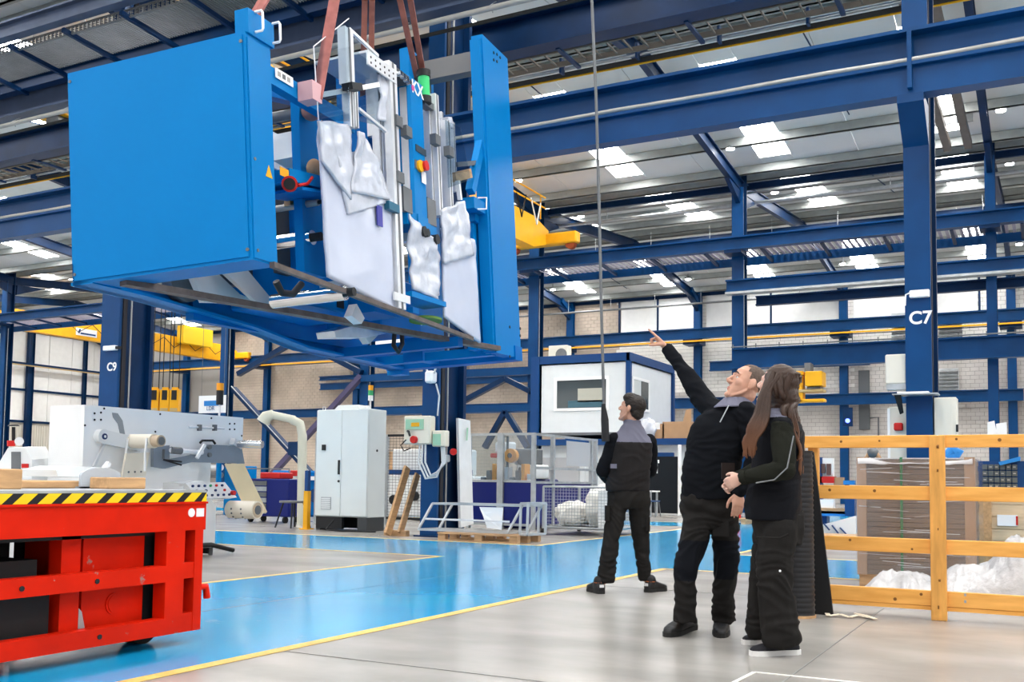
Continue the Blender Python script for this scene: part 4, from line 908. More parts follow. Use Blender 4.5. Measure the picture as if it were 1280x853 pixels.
MB().beam((-10.28, 14.62, .03), (-10.28, 15.2, 1.22), .16, .05, (1, 0, 0)).build('plank', timb, t); MB().beam((-10.1, 14.75, .05), (-10.12, 15.3, 1.1), .14, .04, (1, 0, 0)).build('plank', wood, t)
MB().box((-10.45, 14.75, 0), (-9.98, 14.87, .1)).build('foot_block', wood, t)

# ---- control cabinet
t = thing('control_cabinet', 'tall pale grey two door control cabinet on a dark plinth', 'cabinet', (-12.05, 15.55, 0))
x0, x1, y0, y1 = -12.68, -11.43, 15.55, 16.15
MB().bbox((x0, y0+.03, .26), (x1, y1, 2.35), .012).build('body', mat('cabinet_grey', (.68, .73, .73), .4, var=.03), t)
cg = MATS['cabinet_grey']
for (a, b_, nm) in ((x0+.005, x0+.62, 'L'), (x0+.626, x1-.005, 'R')):
    d = MB().bbox((a, y0, .28), (b_, y0+.035, 2.34), .008).build('door', cg, t)
    if nm == 'L':
        MB().box((b_-.06, y0-.02, 1.08), (b_-.02, y0, 1.36)).build('door_handle', black, d); MB().cyl((b_-.04, y0-.015, .95), (b_-.04, y0, .95), .025, n=10).build('lock', black, d)
        MB().box((a+.16, y0-.03, 1.55), (a+.24, y0, 1.66)).build('main_switch', black, d)
        g_ = MB().box((a+.16, y0-.012, .4), (a+.4, y0, .64)).build('vent_grille', galv, d)
        for k in range(6): MB().box((a+.17, y0-.018, .42+k*.036), (a+.39, y0-.012, .437+k*.036)).build('slat', pgrey, t)
MB().box((x0+.02, y0+.03, .03), (x1-.6, y0+.1, .26)).box((x0+.02, y1-.1, .03), (x1-.02, y1-.03, .26)).build('plinth', black, t)
MB().box((x1-.22, y0+.02, .0), (x1-.0, y1-.02, .26)).build('plinth_end', mat('graphite', (.05, .055, .06), .5), t)
MB().box((x0+.02, y0+.04, 0), (x0+.12, y1-.02, .26)).build('plinth_end', MATS['graphite'], t)
MB().prism([(x0+.35, y0+.1, 2.35), (x0+.95, y0+.1, 2.35), (x0+.9, y0+.14, 2.44), (x0+.42, y0+.14, 2.44)], (0, .36, 0)).build('roof_fan', cg, t)
for x in (x0+.1, x1-.1): MB().tube([(x-.03, y0+.1, 2.35), (x-.03, y0+.1, 2.41), (x+.03, y0+.1, 2.41), (x+.03, y0+.1, 2.35)], .01, 6).build('lifting_eye', alu, t)
MB().cyl((x1, y0+.3, 1.55), (x1+.01, y0+.3, 1.55), .025, n=10).build('side_lock', black, t)
MB().tube([(x0+.5, y0-.02, .2), (x0+.45, y0-.2, .02), (x0+.9, y0-.3, .015), (x1+.3, y0-.1, .015)], .016, 6).build('floor_cable', black, t)
def stack_light(P, label, cols):
    t = thing('stack_light', label, 'signal light', P, None); z = P.z
    MB().cyl(P, P+Vector((0, 0, .18)), .015, n=6).build('stem', alu, t); z = .18
    for c_, m_ in cols: MB().cyl(P+Vector((0, 0, z)), P+Vector((0, 0, z+.1)), .05, n=12).build(c_, m_, t); z += .1
amber = mat('amber_lens', (.9, .35, .02), .3)
P = onY(463, 512, 15.9); stack_light(Vector((P.x, P.y, 2.351)), 'small white green and amber stack light on the control cabinet', (('white_lens', white), ('green_lens', mat('stack_green', (.05, .4, .15), .3)), ('amber_lens', amber)))
P = onX(274, 522, -10.1); stack_light(Vector((P.x, P.y, 1.82)), 'amber and black stack light on top of the printing machine', (('black_lens', black), ('black_lens', black), ('amber_lens', amber)))

# ---- pallet with aluminium frames
t = thing('wooden_pallet', 'wooden pallet under the aluminium frames by the middle column', 'pallet', (-8.2, 14.55, 0))
for y in (14.18, 14.55, 14.92):
    for x in (-8.95, -8.25, -7.6): MB().box((x, y, .02), (x+.14, y+.1, .11)).build('block', wood, t)
    MB().box((-8.95, y, 0), (-7.46, y+.1, .02)).build('skid', wood, t)
for k in range(5): MB().box((-8.95, 14.16+k*.18, .11), (-7.46, 14.16+k*.18+.12, .132)).build('deck_board', wood, t)
alug = mat('anodised_profile', (.50, .53, .55), .4, metal=.4, var=.15)
def frame3(name, label, O, ux, uy, uz, r, m_, bars_mid=True):
    t = thing(name, label, 'frame', O); O, ux, uy, uz = map(Vector, (O, ux, uy, uz))
    for a, b_ in ((O, O+ux), (O+uz, O+ux+uz), (O+uy, O+ux+uy), (O+uy+uz, O+ux+uy+uz)): MB().beam(a, b_, r, r).build('long_profile', m_, t)
    for a in (O, O+ux, O+uy, O+ux+uy): MB().beam(a, a+uz, r, r, (1, 0, 0)).build('upright_profile', m_, t)
    for a in (O, O+ux, O+uz, O+ux+uz): MB().beam(a, a+uy, r, r).build('cross_profile', m_, t)
    return t
t = frame3('machine_guard', 'open aluminium machine guard frame lying on the wooden pallet', (-9.42, 14.3, .16), (1.72, 0, 0), (.1, .5, .0), (.2, .12, .44), .034, alug)
MB().prism([(-8.35, 14.5, .56), (-7.9, 14.5, .56), (-7.88, 14.42, .2), (-8.15, 14.42, .22), (-8.25, 14.45, .42)], (0, .01, 0)).build('torn_sheet', paper, t); MB().beam((-9.35, 14.35, .34), (-7.7, 14.35, .34), .03, .03).build('rail', alu, t)
t = frame3('machine_guard', 'small aluminium frame leaning at the right end of the pallet', (-7.5, 14.35, .14), (.1, .45, 0), (.14, -.02, 0), (-.02, .06, .5), .034, alug)

# ---- fenced robot cell
t = thing('guarded_cell', 'aluminium framed machine cell with dark blue lower panels', 'machine', (-10.4, 18, 0))
Yc, z1 = 18.4, 2.0; xa, xb = -10.86, -9.32
for x in (xa, xa+.75, xb): MB().box((x-.04, Yc-.04, 0), (x+.04, Yc+.04, z1)).build('post', galv, t)
MB().box((xa+.71, Yc-.06, .0), (xa+.85, Yc+.02, z1)).build('door_post', galv, t)
for z in (z1, 1.02, .12): MB().box((xa, Yc-.03, z-.05), (xb, Yc+.03, z)).build('rail', galv, t)
cobalt = mat('cobalt_panel', (.002, .009, .14), .3)
for a, b_ in ((xa+.05, xa+.7), (xa+.86, xb-.05)): MB().box((a, Yc-.01, .12), (b_, Yc+.01, 1.0)).build('lower_panel', cobalt, t); MB().box((a, Yc-.005, 1.03), (b_, Yc+.005, z1-.05)).build('clear_panel', acry, t)
ye = 21.6
for y in (Yc+.9, ye): MB().box((xb-.04, y-.04, 0), (xb+.04, y+.04, z1)).build('post', galv, t)
MB().box((xb-.04, ye-.3, 0), (xb+.04, ye-.22, z1)).build('post', galv, t)
for z in (z1, 1.3, 1.0): MB().box((xb-.03, Yc, z-.05), (xb+.03, ye, z)).build('rail', galv, t)
MB().box((xb-.01, Yc+.05, .1), (xb+.01, Yc+.85, .97)).build('lower_panel', cobalt, t); MB().box((xb-.01, Yc+.95, .1), (xb+.01, ye-.3, .97)).build('lower_panel', cobalt, t)
MB().box((xb-.01, Yc+1.6, 1.35), (xb+.0, ye-.3, 1.9)).build('grey_screen', mat('screen_grey', (.42, .43, .45), .5), t)
# the machinery inside it
b = MB().bbox((-10.3, 18.9, 0), (-9.6, 20.2, 1.05), .03); b.build('bench', cobalt, t)
MB().bbox((-10.0, 18.95, 1.05), (-9.55, 19.6, 1.35), .02).build('drive_unit', offw, t); MB().bbox((-10.2, 19.2, 1.35), (-9.7, 19.6, 1.7), .02).build('drive_unit', greyst, t)
q = onY(641, 570, 18.8); MB().cyl(q, q+Vector((.0, -.12, 0)), .15, n=20).cyl(q+Vector((0, -.12, 0)), q+Vector((0, -.14, 0)), .06, n=12).build('orange_reel', amber, t); MB().cyl(q+Vector((0, -.12, 0)), q+Vector((0, -.15, 0)), .055, n=12).build('reel_hub', black, t)
MB().tube([q+Vector((0, .1, 0)), q+Vector((.1, .2, -.2)), q+Vector((.05, .1, -.5))], .04, 8).build('robot_arm', black, t)
MB().cyl((-10.15, 18.8, 1.0), (-10.15, 18.8, 1.95), .03, n=8).build('mast', greyst, t); MB().bbox((-10.7, 19.2, 1.6), (-10.3, 19.5, 1.85), .04).build('robot_head', white, t); MB().bbox((-10.75, 19.1, 1.5), (-10.3, 19.3, 1.6), .02).build('red_bar', red, t)
for k in range(9): MB().bbox((-10.75+k*.14, 18.7, 1.0), (-10.66+k*.14, 18.95, 1.08+.07*((k*37) % 5)), .01).build('small_part', [steelb, greyst, amber, offw, alu][k % 5], t)

# ---- mesh trolley with sacks
t = thing('mesh_trolley', 'wire mesh trolley holding white sacks behind the man seen from the back', 'trolley', (-7.85, 17.8, 0))
x0, x1, y0, y1, zb, zt = -8.42, -7.0, 17.05, 18.7, .14, .9
for x in (x0, x1):
    for y in (y0, y1): MB().cyl((x, y, .1), (x, y, zt), .025, n=8).build('corner_post', galv, t); w_ = MB().cyl((x-.03, y, .06), (x+.03, y, .06), .06, n=12).build('caster', rubber, t)
for z in (zb, zt):
    for a, b_ in (((x0, y0), (x1, y0)), ((x1, y0), (x1, y1)), ((x1, y1), (x0, y1)), ((x0, y1), (x0, y0))): MB().cyl((*a, z), (*b_, z), .02, n=8).build('rail', galv, t)
MB().box((x0, y0, zb-.03), (x1, y1, zb)).build('floor_plate', galv, t)
def mesh_panel(nm, A, U, V, nu, nv, r, m_, parent):
    A, U, V = map(Vector, (A, U, V)); b = MB()
    for i in range(nu+1): b.cyl(A+U*i/nu, A+U*i/nu+V, r, n=4, caps=False)
    for j in range(nv+1): b.cyl(A+V*j/nv, A+V*j/nv+U, r, n=4, caps=False)
    return tag(b.build(nm, m_, parent), kind='stuff')
mesh_panel('wire_mesh', (x0, y0, zb), (x1-x0, 0, 0), (0, 0, zt-zb), 24, 13, .004, galv, t); mesh_panel('wire_mesh', (x1, y0, zb), (0, y1-y0, 0), (0, 0, zt-zb), 26, 13, .004, galv, t)
sackm = mat('white_sack', (.78, .76, .71), .7, var=.1, bump=.3, bscale=12)
def blob(name, c, r, m_, label, cat, seed, amp=.25, group=None, flat=None, nu=28, nv=18, fr=2.5):
    b = MB(); b.sphere((0, 0, 0), 1, nu, nv); vs = []
    for v in b.v:
        p = Vector(v); k = 1+amp*noise.noise(p*fr+Vector((seed, seed*2, 0)))+amp*.5*noise.noise(p*fr*2.5+Vector((0, seed, 3)))
        p = Vector((p.x*r[0], p.y*r[1], p.z*r[2]))*k+Vector(c)
        if flat is not None: p.z = max(p.z, flat)
        vs.append(tuple(p))
    b.v = vs; return solo(name, b, m_, label, cat, group)
blob('plastic_sack', (-8.08, 17.75, .36), (.31, .6, .26), sackm, 'white sack filling the left half of the mesh trolley', 'sack', 3, flat=.15)
blob('plastic_sack', (-7.58, 17.95, .5), (.24, .62, .42), sackm, 'tall white sack heaped in the middle of the mesh trolley', 'sack', 8, flat=.15)
for k in range(7): solo('white_tray', MB().bbox((-7.33, 17.12, .145+k*.1), (-7.04, 17.5, .243+k*.1), .01), offw, 'white plastic tray at the right end of the mesh trolley, '+['lowest of the stack', 'second from the floor', 'third from the floor', 'middle one of seven', 'third from the top', 'second from the top', 'topmost of the stack'][k], 'tray', 'stacked white trays')
# ================================================================ OFFICE CABIN AND THINGS BEHIND THE AISLE
P0, P1 = onY(674, 545, 34), onY(785, 545, 34)
t = thing('office_cabin', 'white office cabin with navy edges raised on the mezzanine', 'cabin', (P0.x, 34, 2.5))
cabw = mat('cabin_white', (.70, .74, .76), .5, var=.04)
xa, xb, za, zb, ya, yb = P0.x, P1.x, onY(720, 541, 34).z, onY(720, 454, 34).z, 34, 38.9
MB().box((xa, ya, za), (xb, ya+.08, zb)).build('front_wall', cabw, t); MB().box((xb-.08, ya, za), (xb, yb, zb)).build('side_wall', cabw, t); MB().box((xa, ya, zb-.05), (xb, yb, zb+.1)).build('roof', cabw, t); MB().box((xa, ya, za-.1), (xb, yb, za)).build('cabin_floor', greyst, t); MB().box((xa, yb-.1, za), (xb, yb, zb)).build('rear_wall', cabw, t); MB().box((xa, ya, za), (xa+.08, yb, zb)).build('side_wall', cabw, t)
cob = mat('cabin_blue', (.002, .045, .17), .4)
MB().box((xa-.1, ya-.06, zb), (xb+.06, ya+.06, zb+.3)).build('fascia', cob, t); MB().box((xb-.06, ya-.06, zb), (xb+.08, yb, zb+.3)).build('fascia', cob, t)
MB().box((xa-.35, ya-.08, za-.25), (xa, ya+.2, zb+.3)).build('corner_post', cob, t); MB().box((xb-.08, ya-.06, za-.1), (xb+.1, ya+.1, zb)).build('corner_post', cob, t); MB().box((xb-.08, yb-.2, za-.1), (xb+.1, yb, zb)).build('corner_post', cob, t)
w0, w1 = onY(696, 511, 33.98), onY(758, 474, 33.98)
fr = MB().box((w0.x-.12, 33.95, w0.z-.1), (w1.x+.12, 34.0, w0.z)).box((w0.x-.12, 33.95, w1.z), (w1.x+.12, 34.0, w1.z+.12)).box((w0.x-.12, 33.95, w0.z), (w0.x, 34.0, w1.z)).box((w1.x, 33.95, w0.z), (w1.x+.12, 34.0, w1.z)).build('window_frame', white, t)
wg = mat('cabin_window', (.06, .075, .08), .08, spec=.8); MB().box((w0.x, 33.98, w0.z), (w1.x, 33.995, w1.z)).build('pane', wg, fr)
v0, v1 = onY(722, 503, 33.97), onY(753, 485, 33.97); MB().box((v0.x, 33.975, v0.z), (v1.x, 33.98, v1.z)).build('blind', mat('blind_cream', (.42, .42, .36), .6), fr); MB().box((v0.x-.4, 33.975, w0.z+.02), (v1.x+.1, 33.98, w0.z+.28)).build('sill_clutter', mat('teal_dim', (.05, .12, .16), .5), fr)
s0, s1 = onX(791, 509, xb), onX(810, 479, xb)
fr2 = MB().box((xb, s0.y-.1, s0.z-.1), (xb+.04, s1.y+.1, s0.z)).box((xb, s0.y-.1, s1.z), (xb+.04, s1.y+.1, s1.z+.1)).box((xb, s0.y-.1, s0.z), (xb+.04, s0.y, s1.z)).box((xb, s1.y, s0.z), (xb+.04, s1.y+.1, s1.z)).build('window_frame', white, t)
ym = (s0.y+s1.y)/2; MB().box((xb, s0.y, s0.z), (xb+.02, ym-.05, s1.z)).build('pane', mat('pane_bright', (.55, .6, .6), .2), fr2); MB().box((xb, ym+.05, s0.z), (xb+.02, s1.y, s1.z)).build('pane', wg, fr2)
# mezzanine under it
t = thing('mezzanine', 'navy edged mezzanine with pale panelled wall below the office cabin', 'mezzanine', (xa, 33.8, 0))
MB().box((xa-.2, 33.7, za-.48), (-9.7, 40, za-.26)).build('deck_edge', cob, t)
for k in range(4): MB().box((-17+k*1.85, 34.2, 0), (-15.17+k*1.85, 34.3, za-.48)).build('wall_panel', cabw, t)
MB().box((xa, 34.15, .9), (xa+1.6, 34.2, 1.9)).build('wall_window', MATS['screen_grey'], t)
MB().box((-10.6, 34.1, .1), (-9.9, 34.2, 2.2)).build('glazed_door', mat('door_pale_cream', (.5, .5, .42), .3), t)  # door glazing in one even pale cream
c = onY(697, 450, 34.6)
t = thing('air_conditioner', 'cream air conditioning unit on the office cabin roof', 'air conditioner', (c.x, 34.6, zb+.3))
MB().bbox((c.x-.35, 34.5, zb+.1), (c.x+.45, 34.9, zb+.78), .02).build('casing', mat('ac_cream', (.68, .66, .58), .5), t); MB().cyl((c.x+.2, 34.49, zb+.42), (c.x+.2, 34.5, zb+.42), .24, n=18).build('fan_grille', greyst, t)
for k, (px0, px1, py0, label) in enumerate(((828, 864, 527, 'large cardboard box on the mezzanine beside the pointing man'), (815, 830, 530, 'smaller cardboard box left of the large one on the mezzanine'))):
    a, b_ = onY(px0, 543, 33.9), onY(px1, py0, 33.9)
    t = thing('cardboard_box', label, 'box', (a.x, 34, za-.25)); MB().box((a.x, 33.9, za-.25), (b_.x, 34.5, b_.z)).build('carton', cardb, t)
    if k == 0: MB().prism([(b_.x-.3, 33.9, b_.z), (b_.x, 33.9, b_.z), (b_.x, 33.9, b_.z+.45), (b_.x-.2, 33.9, b_.z+.4)], (0, .03, 0)).build('open_flap', cardb, t)
    else: MB().box((a.x+.1, 33.89, b_.z-.2), (a.x+.3, 33.9, b_.z+.05)).build('paper_sheet', paper, t)
blob('plastic_bundle', (onY(808, 533, 33.8).x, 33.95, za+.05), (.35, .2, .4), filmb, 'bundle of crumpled clear film right of the cabin corner', 'bundle', 5, amp=.35)
# dark booth, table and chairs
t = thing('dark_booth', 'black screen with a white mark behind a small table', 'booth', (-10.7, 30, 0))
a, b_ = onY(807, 640, 30), onY(848, 571, 30)
MB().box((a.x, 30, .05), (b_.x, 30.1, b_.z)).build('screen_panel', mat('black_cloth', (.006, .009, .014), .8), t); MB().box((a.x-1.3, 30.1, .05), (b_.x-.2, 30.2, b_.z+.13)).build('blue_back', cob, t); MB().box((b_.x, 29.95, 0), (b_.x+.05, 30.15, 2.2)).build('white_post', white, t)
c = onY(819, 584, 29.98); MB().box((c.x-.22, 29.96, c.z+.12), (c.x+.13, 29.99, c.z+.22)).box((c.x-.05, 29.96, c.z-.2), (c.x+.08, 29.99, c.z+.12)).build('white_mark', white, t)
t = thing('table', 'small white table in front of the black screen', 'table', (-11.2, 28.9, 0))
MB().box((-11.9, 28.5, .72), (-10.45, 29.2, .76)).build('tabletop', white, t)
for x in (-11.85, -10.55):
    for y in (28.55, 29.1): MB().box((x, y, 0), (x+.05, y+.05, .72)).build('leg', galv, t)
MB().box((-11.8, 28.58, .2), (-10.55, 28.62, .24)).build('stretcher', galv, t)
c = Vector((-10.3, 28.0, 0)); t = thing('chair', 'blue shell chair with thin legs at the small white table', 'chair', c)
MB().bbox((c.x-.22, c.y-.2, .44), (c.x+.22, c.y+.22, .48), .02).build('seat', mat('chair_blue', (.02, .07, .2), .5), t); MB().bbox((c.x-.42, c.y-.1, .46), (c.x-.38, c.y+.3, .85), .015).build('backrest', MATS['chair_blue'], t)
for dx in (-.2, .18):
    for dy in (-.18, .18): MB().cyl((c.x+dx, c.y+dy, .44), (c.x+dx*1.25, c.y+dy*1.25, 0), .014, n=6).build('leg', greyst, t)
solo('desk_tray', MB().bbox((-11.6, 28.7, .76), (-11.2, 29, .95), .01), offw, 'white tray on the small white table', 'tray')
for k in range(3): solo('red_cylinder', MB().cyl(Vector((-7.4+k*.26, 24.9, .14)), Vector((-7.4+k*.26, 24.9, .72)), .1, n=14).cyl(Vector((-7.4+k*.26, 24.9, .72)), Vector((-7.4+k*.26, 24.9, .85)), .1, .03, n=14), red, ['left', 'middle', 'right'][k]+' red cylinder on the small pallet between the man and woman', 'cylinder', 'red cylinders on the pallet')
t = thing('wooden_pallet', 'small pallet under the red cylinders between the man and woman', 'pallet', (-7.1, 24.9, 0)); MB().box((-7.6, 24.6, .1), (-6.6, 25.3, .14)).build('deck', wood, t)
for x in (-7.6, -7.1, -6.7): MB().box((x, 24.6, 0), (x+.1, 25.3, .1)).build('bearer', wood, t)

# ---- behind the control cabinet
def fence_panel(x0, x1, Y, label):
    t = thing('mesh_fence', label, 'fence', (x0, Y, 0))
    for x in (x0, x1): MB().box((x-.04, Y-.04, 0), (x+.04, Y+.04, 2.0)).build('post', galv, t)
    MB().box((x0, Y-.03, 1.95), (x1, Y+.03, 2.0)).build('rail', black, t); MB().box((x0, Y-.03, .12), (x1, Y+.03, .17)).build('rail', black, t)
    mesh_panel('wire_mesh', (x0, Y, .15), (x1-x0, 0, 0), (0, 0, 1.82), max(4, int((x1-x0)/.08)), 28, .0035, black, t)
fence_panel(-14.3, -13.1, 17.6, 'black mesh fence panel left of the control cabinet'); fence_panel(-13.0, -11.8, 18.4, 'black mesh fence panel right of the control cabinet')
t = thing('machine_tool', 'grey machine with dark blue band between the cabinet and middle column', 'machine', (-13.3, 20.5, 0))
MB().bbox((-14.6, 20.5, .1), (-12.0, 21.6, 1.1), .04).build('base', offw, t); MB().bbox((-14.4, 20.6, 1.1), (-12.4, 21.4, 1.75), .04).build('head', pgrey, t); MB().box((-14.6, 20.45, 1.12), (-12.0, 20.5, 1.24)).build('band', cob, t)
for k in range(4): MB().cyl((-14.2+k*.6, 20.48, .5+.1*(k % 2)), (-14.2+k*.6, 20.4, .5+.1*(k % 2)), .12, n=14).build('port', black, t)
MB().box((-13.0, 20.3, 0), (-12.6, 20.5, .4)).build('blue_bin', cob, t)
# yellow post, extraction arm, tool trolley, stool, blue machine
P = onZ(383, 662, 0); t = thing('marker_post', 'yellow floor post left of the control cabinet', 'post', P)
MB().box(P-Vector((.05, .05, 0)), P+Vector((.05, .05, .75))).build('post', yel, t); MB().box(P-Vector((.1, .1, 0)), P+Vector((.1, .1, .02))).build('foot', yel, t); MB().box(P+Vector((-.04, -.04, .75)), P+Vector((.04, .04, 1.15))).build('blue_sleeve', cob, t)
beige = mat('arm_beige', (.62, .62, .52), .45)
D = 21.5
q = at(377, 640, D); t = thing('extraction_arm', 'beige jointed extraction arm standing above the tool trolley', 'extraction arm', (q.x, q.y, 0))
MB().tube([(q.x, q.y, 0), q, at(378, 545, D), at(375, 530, D), at(365, 525, D)], .1, 10).build('upright', beige, t); MB().tube([at(368, 525, D), at(340, 519, D)], .09, 10).build('arm', beige, t); MB().tube([at(342, 518, D), at(333, 521, D), at(329, 528, D)], [.1, .13, .15], 10).build('nozzle', beige, t)
P = onZ(338, 654, 0); t = thing('tool_trolley', 'dark blue tool trolley with grey drawers and red top tray', 'trolley', P)
ex, ey = Vector((1, 0, 0)), Vector((0, 1, 0)); x0, y0 = P.x-.75, P.y
MB().bbox((x0, y0, .14), (x0+1.25, y0+.6, .98), .02).build('body', cobalt, t)
for k in range(6): MB().box((x0+.03, y0-.02, .2+k*.125), (x0+.62, y0, .3+k*.125)).build('drawer', [galv, greyst][k % 2], t)
for x in (x0+.1, x0+1.1):
    for y in (y0+.08, y0+.5): MB().cyl((x-.03, y, .07), (x+.03, y, .07), .07, n=12).build('caster', rubber, t)
MB().bbox((x0+.35, y0+.05, .98), (x0+.95, y0+.5, 1.12), .02).build('red_tray', red, t); MB().tube([(x0, y0, 1.1), (x0, y0, 1.2), (x0+1.25, y0, 1.2), (x0+1.25, y0, 1.1)], .015, 6).build('rail', greyst, t)
P = onZ(366, 660, 0); t = thing('work_stool', 'dark work stool right of the blue tool trolley', 'stool', P)
MB().cyl(P+Vector((0, 0, .5)), P+Vector((0, 0, .54)), .28, n=14).build('seat', greyst, t)
for k in range(4): a = k*PI/2+.6; MB().cyl(P+Vector((.2*math.cos(a), .2*math.sin(a), .5)), P+Vector((.35*math.cos(a), .35*math.sin(a), 0)), .018, n=6).build('leg', black, t)
t = thing('blue_machine', 'sky blue machine with rollers partly hidden by the tool trolley', 'machine', (-17.5, 20, 0))
MB().bbox((-18.3, 20.6, 0), (-15.9, 21.6, 1.2), .05).build('body', skyd, t); MB().bbox((-19.4, 20.0, 0), (-18.6, 20.4, 1.3), .02).build('body', skyb, t); MB().box((-17.5, 20.5, .95), (-16.2, 20.62, 1.05)).build('white_shelf', white, t); MB().bbox((-17.4, 20.3, 1.05), (-17.0, 20.5, 1.2), .02).build('red_block', red, t)
for k in range(5): MB().cyl((-20.2, 19.5, 1.05+.2*k), (-19.0, 19.5, 1.05+.2*k), .08, n=12).build('roller', alu if k % 2 else greyst, t)
MB().tube([(-19.0, 19.4, .5), (-19.0, 19.4, 1.6), (-18.8, 19.4, 1.75), (-18.3, 19.4, 1.4), (-18.3, 19.4, .9)], .07, 8).build('bent_guard', skyb, t)
MB().cyl((-16.8, 20.58, .55), (-16.8, 20.6, .55), .18, n=16).build('round_cover', cob, t)
for k in range(6): solo('carton', MB().bbox((-17.9+k*.42, 22.0, 1.2), (-17.55+k*.42, 22.5, 1.5+.12*(k % 3)), .01), [cardb, paper, wood][k % 3], ['brown carton', 'white carton', 'tan carton'][k % 3]+' '+['first', 'second', 'third', 'fourth', 'fifth', 'sixth'][k]+' from the left on the shelf behind the tool trolley', 'box', 'cartons behind the tool trolley')
t = thing('storage_shelf', 'low shelf carrying cartons behind the blue machine', 'shelf', (-16.5, 22, 0)); MB().box((-18.2, 21.9, 1.15), (-15.2, 22.6, 1.2)).build('shelf_board', wood, t)
for x in (-18.2, -15.3): MB().box((x, 21.95, 0), (x+.08, 22.55, 1.15)).build('end_panel', greyst, t)
# sign board and left crane hooks
t = thing('hanging_sign', 'white sign board with a blue band hanging over the printing machine', 'sign', at(263, 505, 30))
a = onY(248, 517, 25.5); b_ = onY(282, 494, 25.5); MB().box((a.x, 25.5, a.z), (b_.x, 25.54, b_.z)).build('board', paper, t); c = onY(263, 504, 25.48); MB().box((c.x-.3, 25.48, c.z-.1), (c.x+.5, 25.5, c.z+.08)).build('blue_band', mat('band_blue', (.02, .2, .55), .5), t)
text_mesh('sign_text', 'LDR', .2, onY(263, 511, 25.47), (1, 0, 0), (0, 0, 1), cob, t, .004)
for x in (a.x+.1, b_.x-.1): MB().cyl((x, 25.52, b_.z), (x, 25.52, 12.6), .008, n=5).build('wire', greyst, t)
for k, px in enumerate((194, 207, 219)):
    P = at(px, 501, 33); t = thing('pulley_block', ['left yellow crane pulley block hanging behind the printing machine', 'middle yellow crane pulley block hanging behind the printing machine', 'right yellow crane pulley block hanging behind the printing machine'][k], 'pulley', P, 'yellow pulley blocks')
    w = Vector(RT)*.15
    MB().obox(P, w, FW*.12, Vector((0, 0, .36)), 0).obox(P+Vector((0, 0, .38)), w*.6, FW*.1, Vector((0, 0, .06))).build('block', yel, t); MB().obox(P+Vector((0, 0, .18))-FW*.13, w*.55, FW*.02, Vector((0, 0, .16))).build('sheave', black, t); MB().obox(P+Vector((0, 0, -.3))-FW*.12, w*.8, FW*.02, Vector((0, 0, .05))).build('hook_collar', MATS['ochre'], t)
    for s_ in (-1, 1): MB().cyl(P+w*s_*.7+Vector((0, 0, .4)), Vector((*(P+w*s_*.7).xy, 12.5)), .016, n=5).build('rope', cable, t)
# ---- yellow overhead cranes
def crane(label, X, Ya, Yb, z0, h, w, boxes=(), logo=None):
    t = thing('overhead_crane', label, 'crane', (X, Ya, z0))
    MB().prism([(X-w/2, Ya+1.2, z0), (X-w/2, Ya, z0+.35), (X-w/2, Ya, z0+h*.75), (X-w/2, Ya+1.2, z0+h), (X-w/2, Yb-1.2, z0+h), (X-w/2, Yb, z0+h*.75), (X-w/2, Yb, z0+.35), (X-w/2, Yb-1.2, z0)], (w, 0, 0)).build('girder', yel, t)
    for y in (Ya, Yb):
        MB().bbox((X-1.5, y-.2, z0+.28), (X+1.5, y+.2, z0+.72), .05).build('end_carriage', yel, t)
        for dx in (-1.2, 1.2): MB().cyl((X+dx, y-.1, z0+.26), (X+dx, y+.1, z0+.26), .2, n=16).build('wheel', mat('wheel_rust', (.3, .06, .02), .6), t)
    return t
t = crane('long yellow overhead crane with a white nameplate, far left', -52.3, 35.6, 54.6, 9.35, 1.15, .55)
q = onX(108, 416, -51.95); MB().box((-52.02, q.y-.7, q.z-.22), (-51.98, q.y+.8, q.z+.22)).build('nameplate', paper, t); MB().prism([(-51.975, q.y-.5, q.z+.16), (-51.975, q.y-.38, q.z+.16), (-51.975, q.y-.48, q.z-.12), (-51.975, q.y-.6, q.z-.06)], (.01, 0, 0)).build('plate_mark', cob, t); MB().box((-51.975, q.y-.4, q.z-.14), (-51.965, q.y+.7, q.z-.04)).build('plate_mark', cob, t)
q = onX(122, 416, -51.95); MB().cyl((-52.02, q.y+1.2, q.z-.1), (-51.97, q.y+1.2, q.z-.1), .3, n=18).build('round_badge', MATS['ochre'], t)
q = onX(246, 422, -51.6); MB().box((-52.0, q.y-1.4, q.z-.55), (-51.4, q.y+1.3, q.z+.65)).build('switch_cabinet', mat('bright_yellow', (.9, .58, .02), .4), t)
for k in range(7): MB().tube([(-51.9, 40+k*1.9, 10.3), (-51.9, 40.9+k*1.9, 9.7), (-51.9, 41.9+k*1.9, 10.3)], .025, 5).build('festoon_cable', cable, t)
t = crane('yellow double girder overhead crane ending right of the tall blue end plate', -16.9, 16.9, 33.9, 9.7, 1.15, .5)
X = -19.4; MB().prism([(X-.25, 18.1, 9.7), (X-.25, 16.9, 10.05), (X-.25, 16.9, 10.6), (X-.25, 18.1, 10.85), (X-.25, 32.7, 10.85), (X-.25, 33.9, 10.6), (X-.25, 33.9, 10.05), (X-.25, 32.7, 9.7)], (.5, 0, 0)).build('girder', yel, t)
MB().bbox((-20.9, 33.7, 9.98), (-18.4, 34.1, 10.42), .05).build('end_carriage', yel, t)
X = -16.9
for k in range(4): MB().tube([(X+.35, 33.0-k*1.2, 11.4), (X+.4, 32.6-k*1.2, 10.5), (X+.35, 32.2-k*1.2, 11.4)], .03, 6).build('festoon_cable', black if k % 2 else white, t)
for zz in (11.3, 11.7): MB().cyl((X+.35, 17.5, zz), (X+.35, 33.4, zz), .03, n=6).build('hand_rail', yel, t)
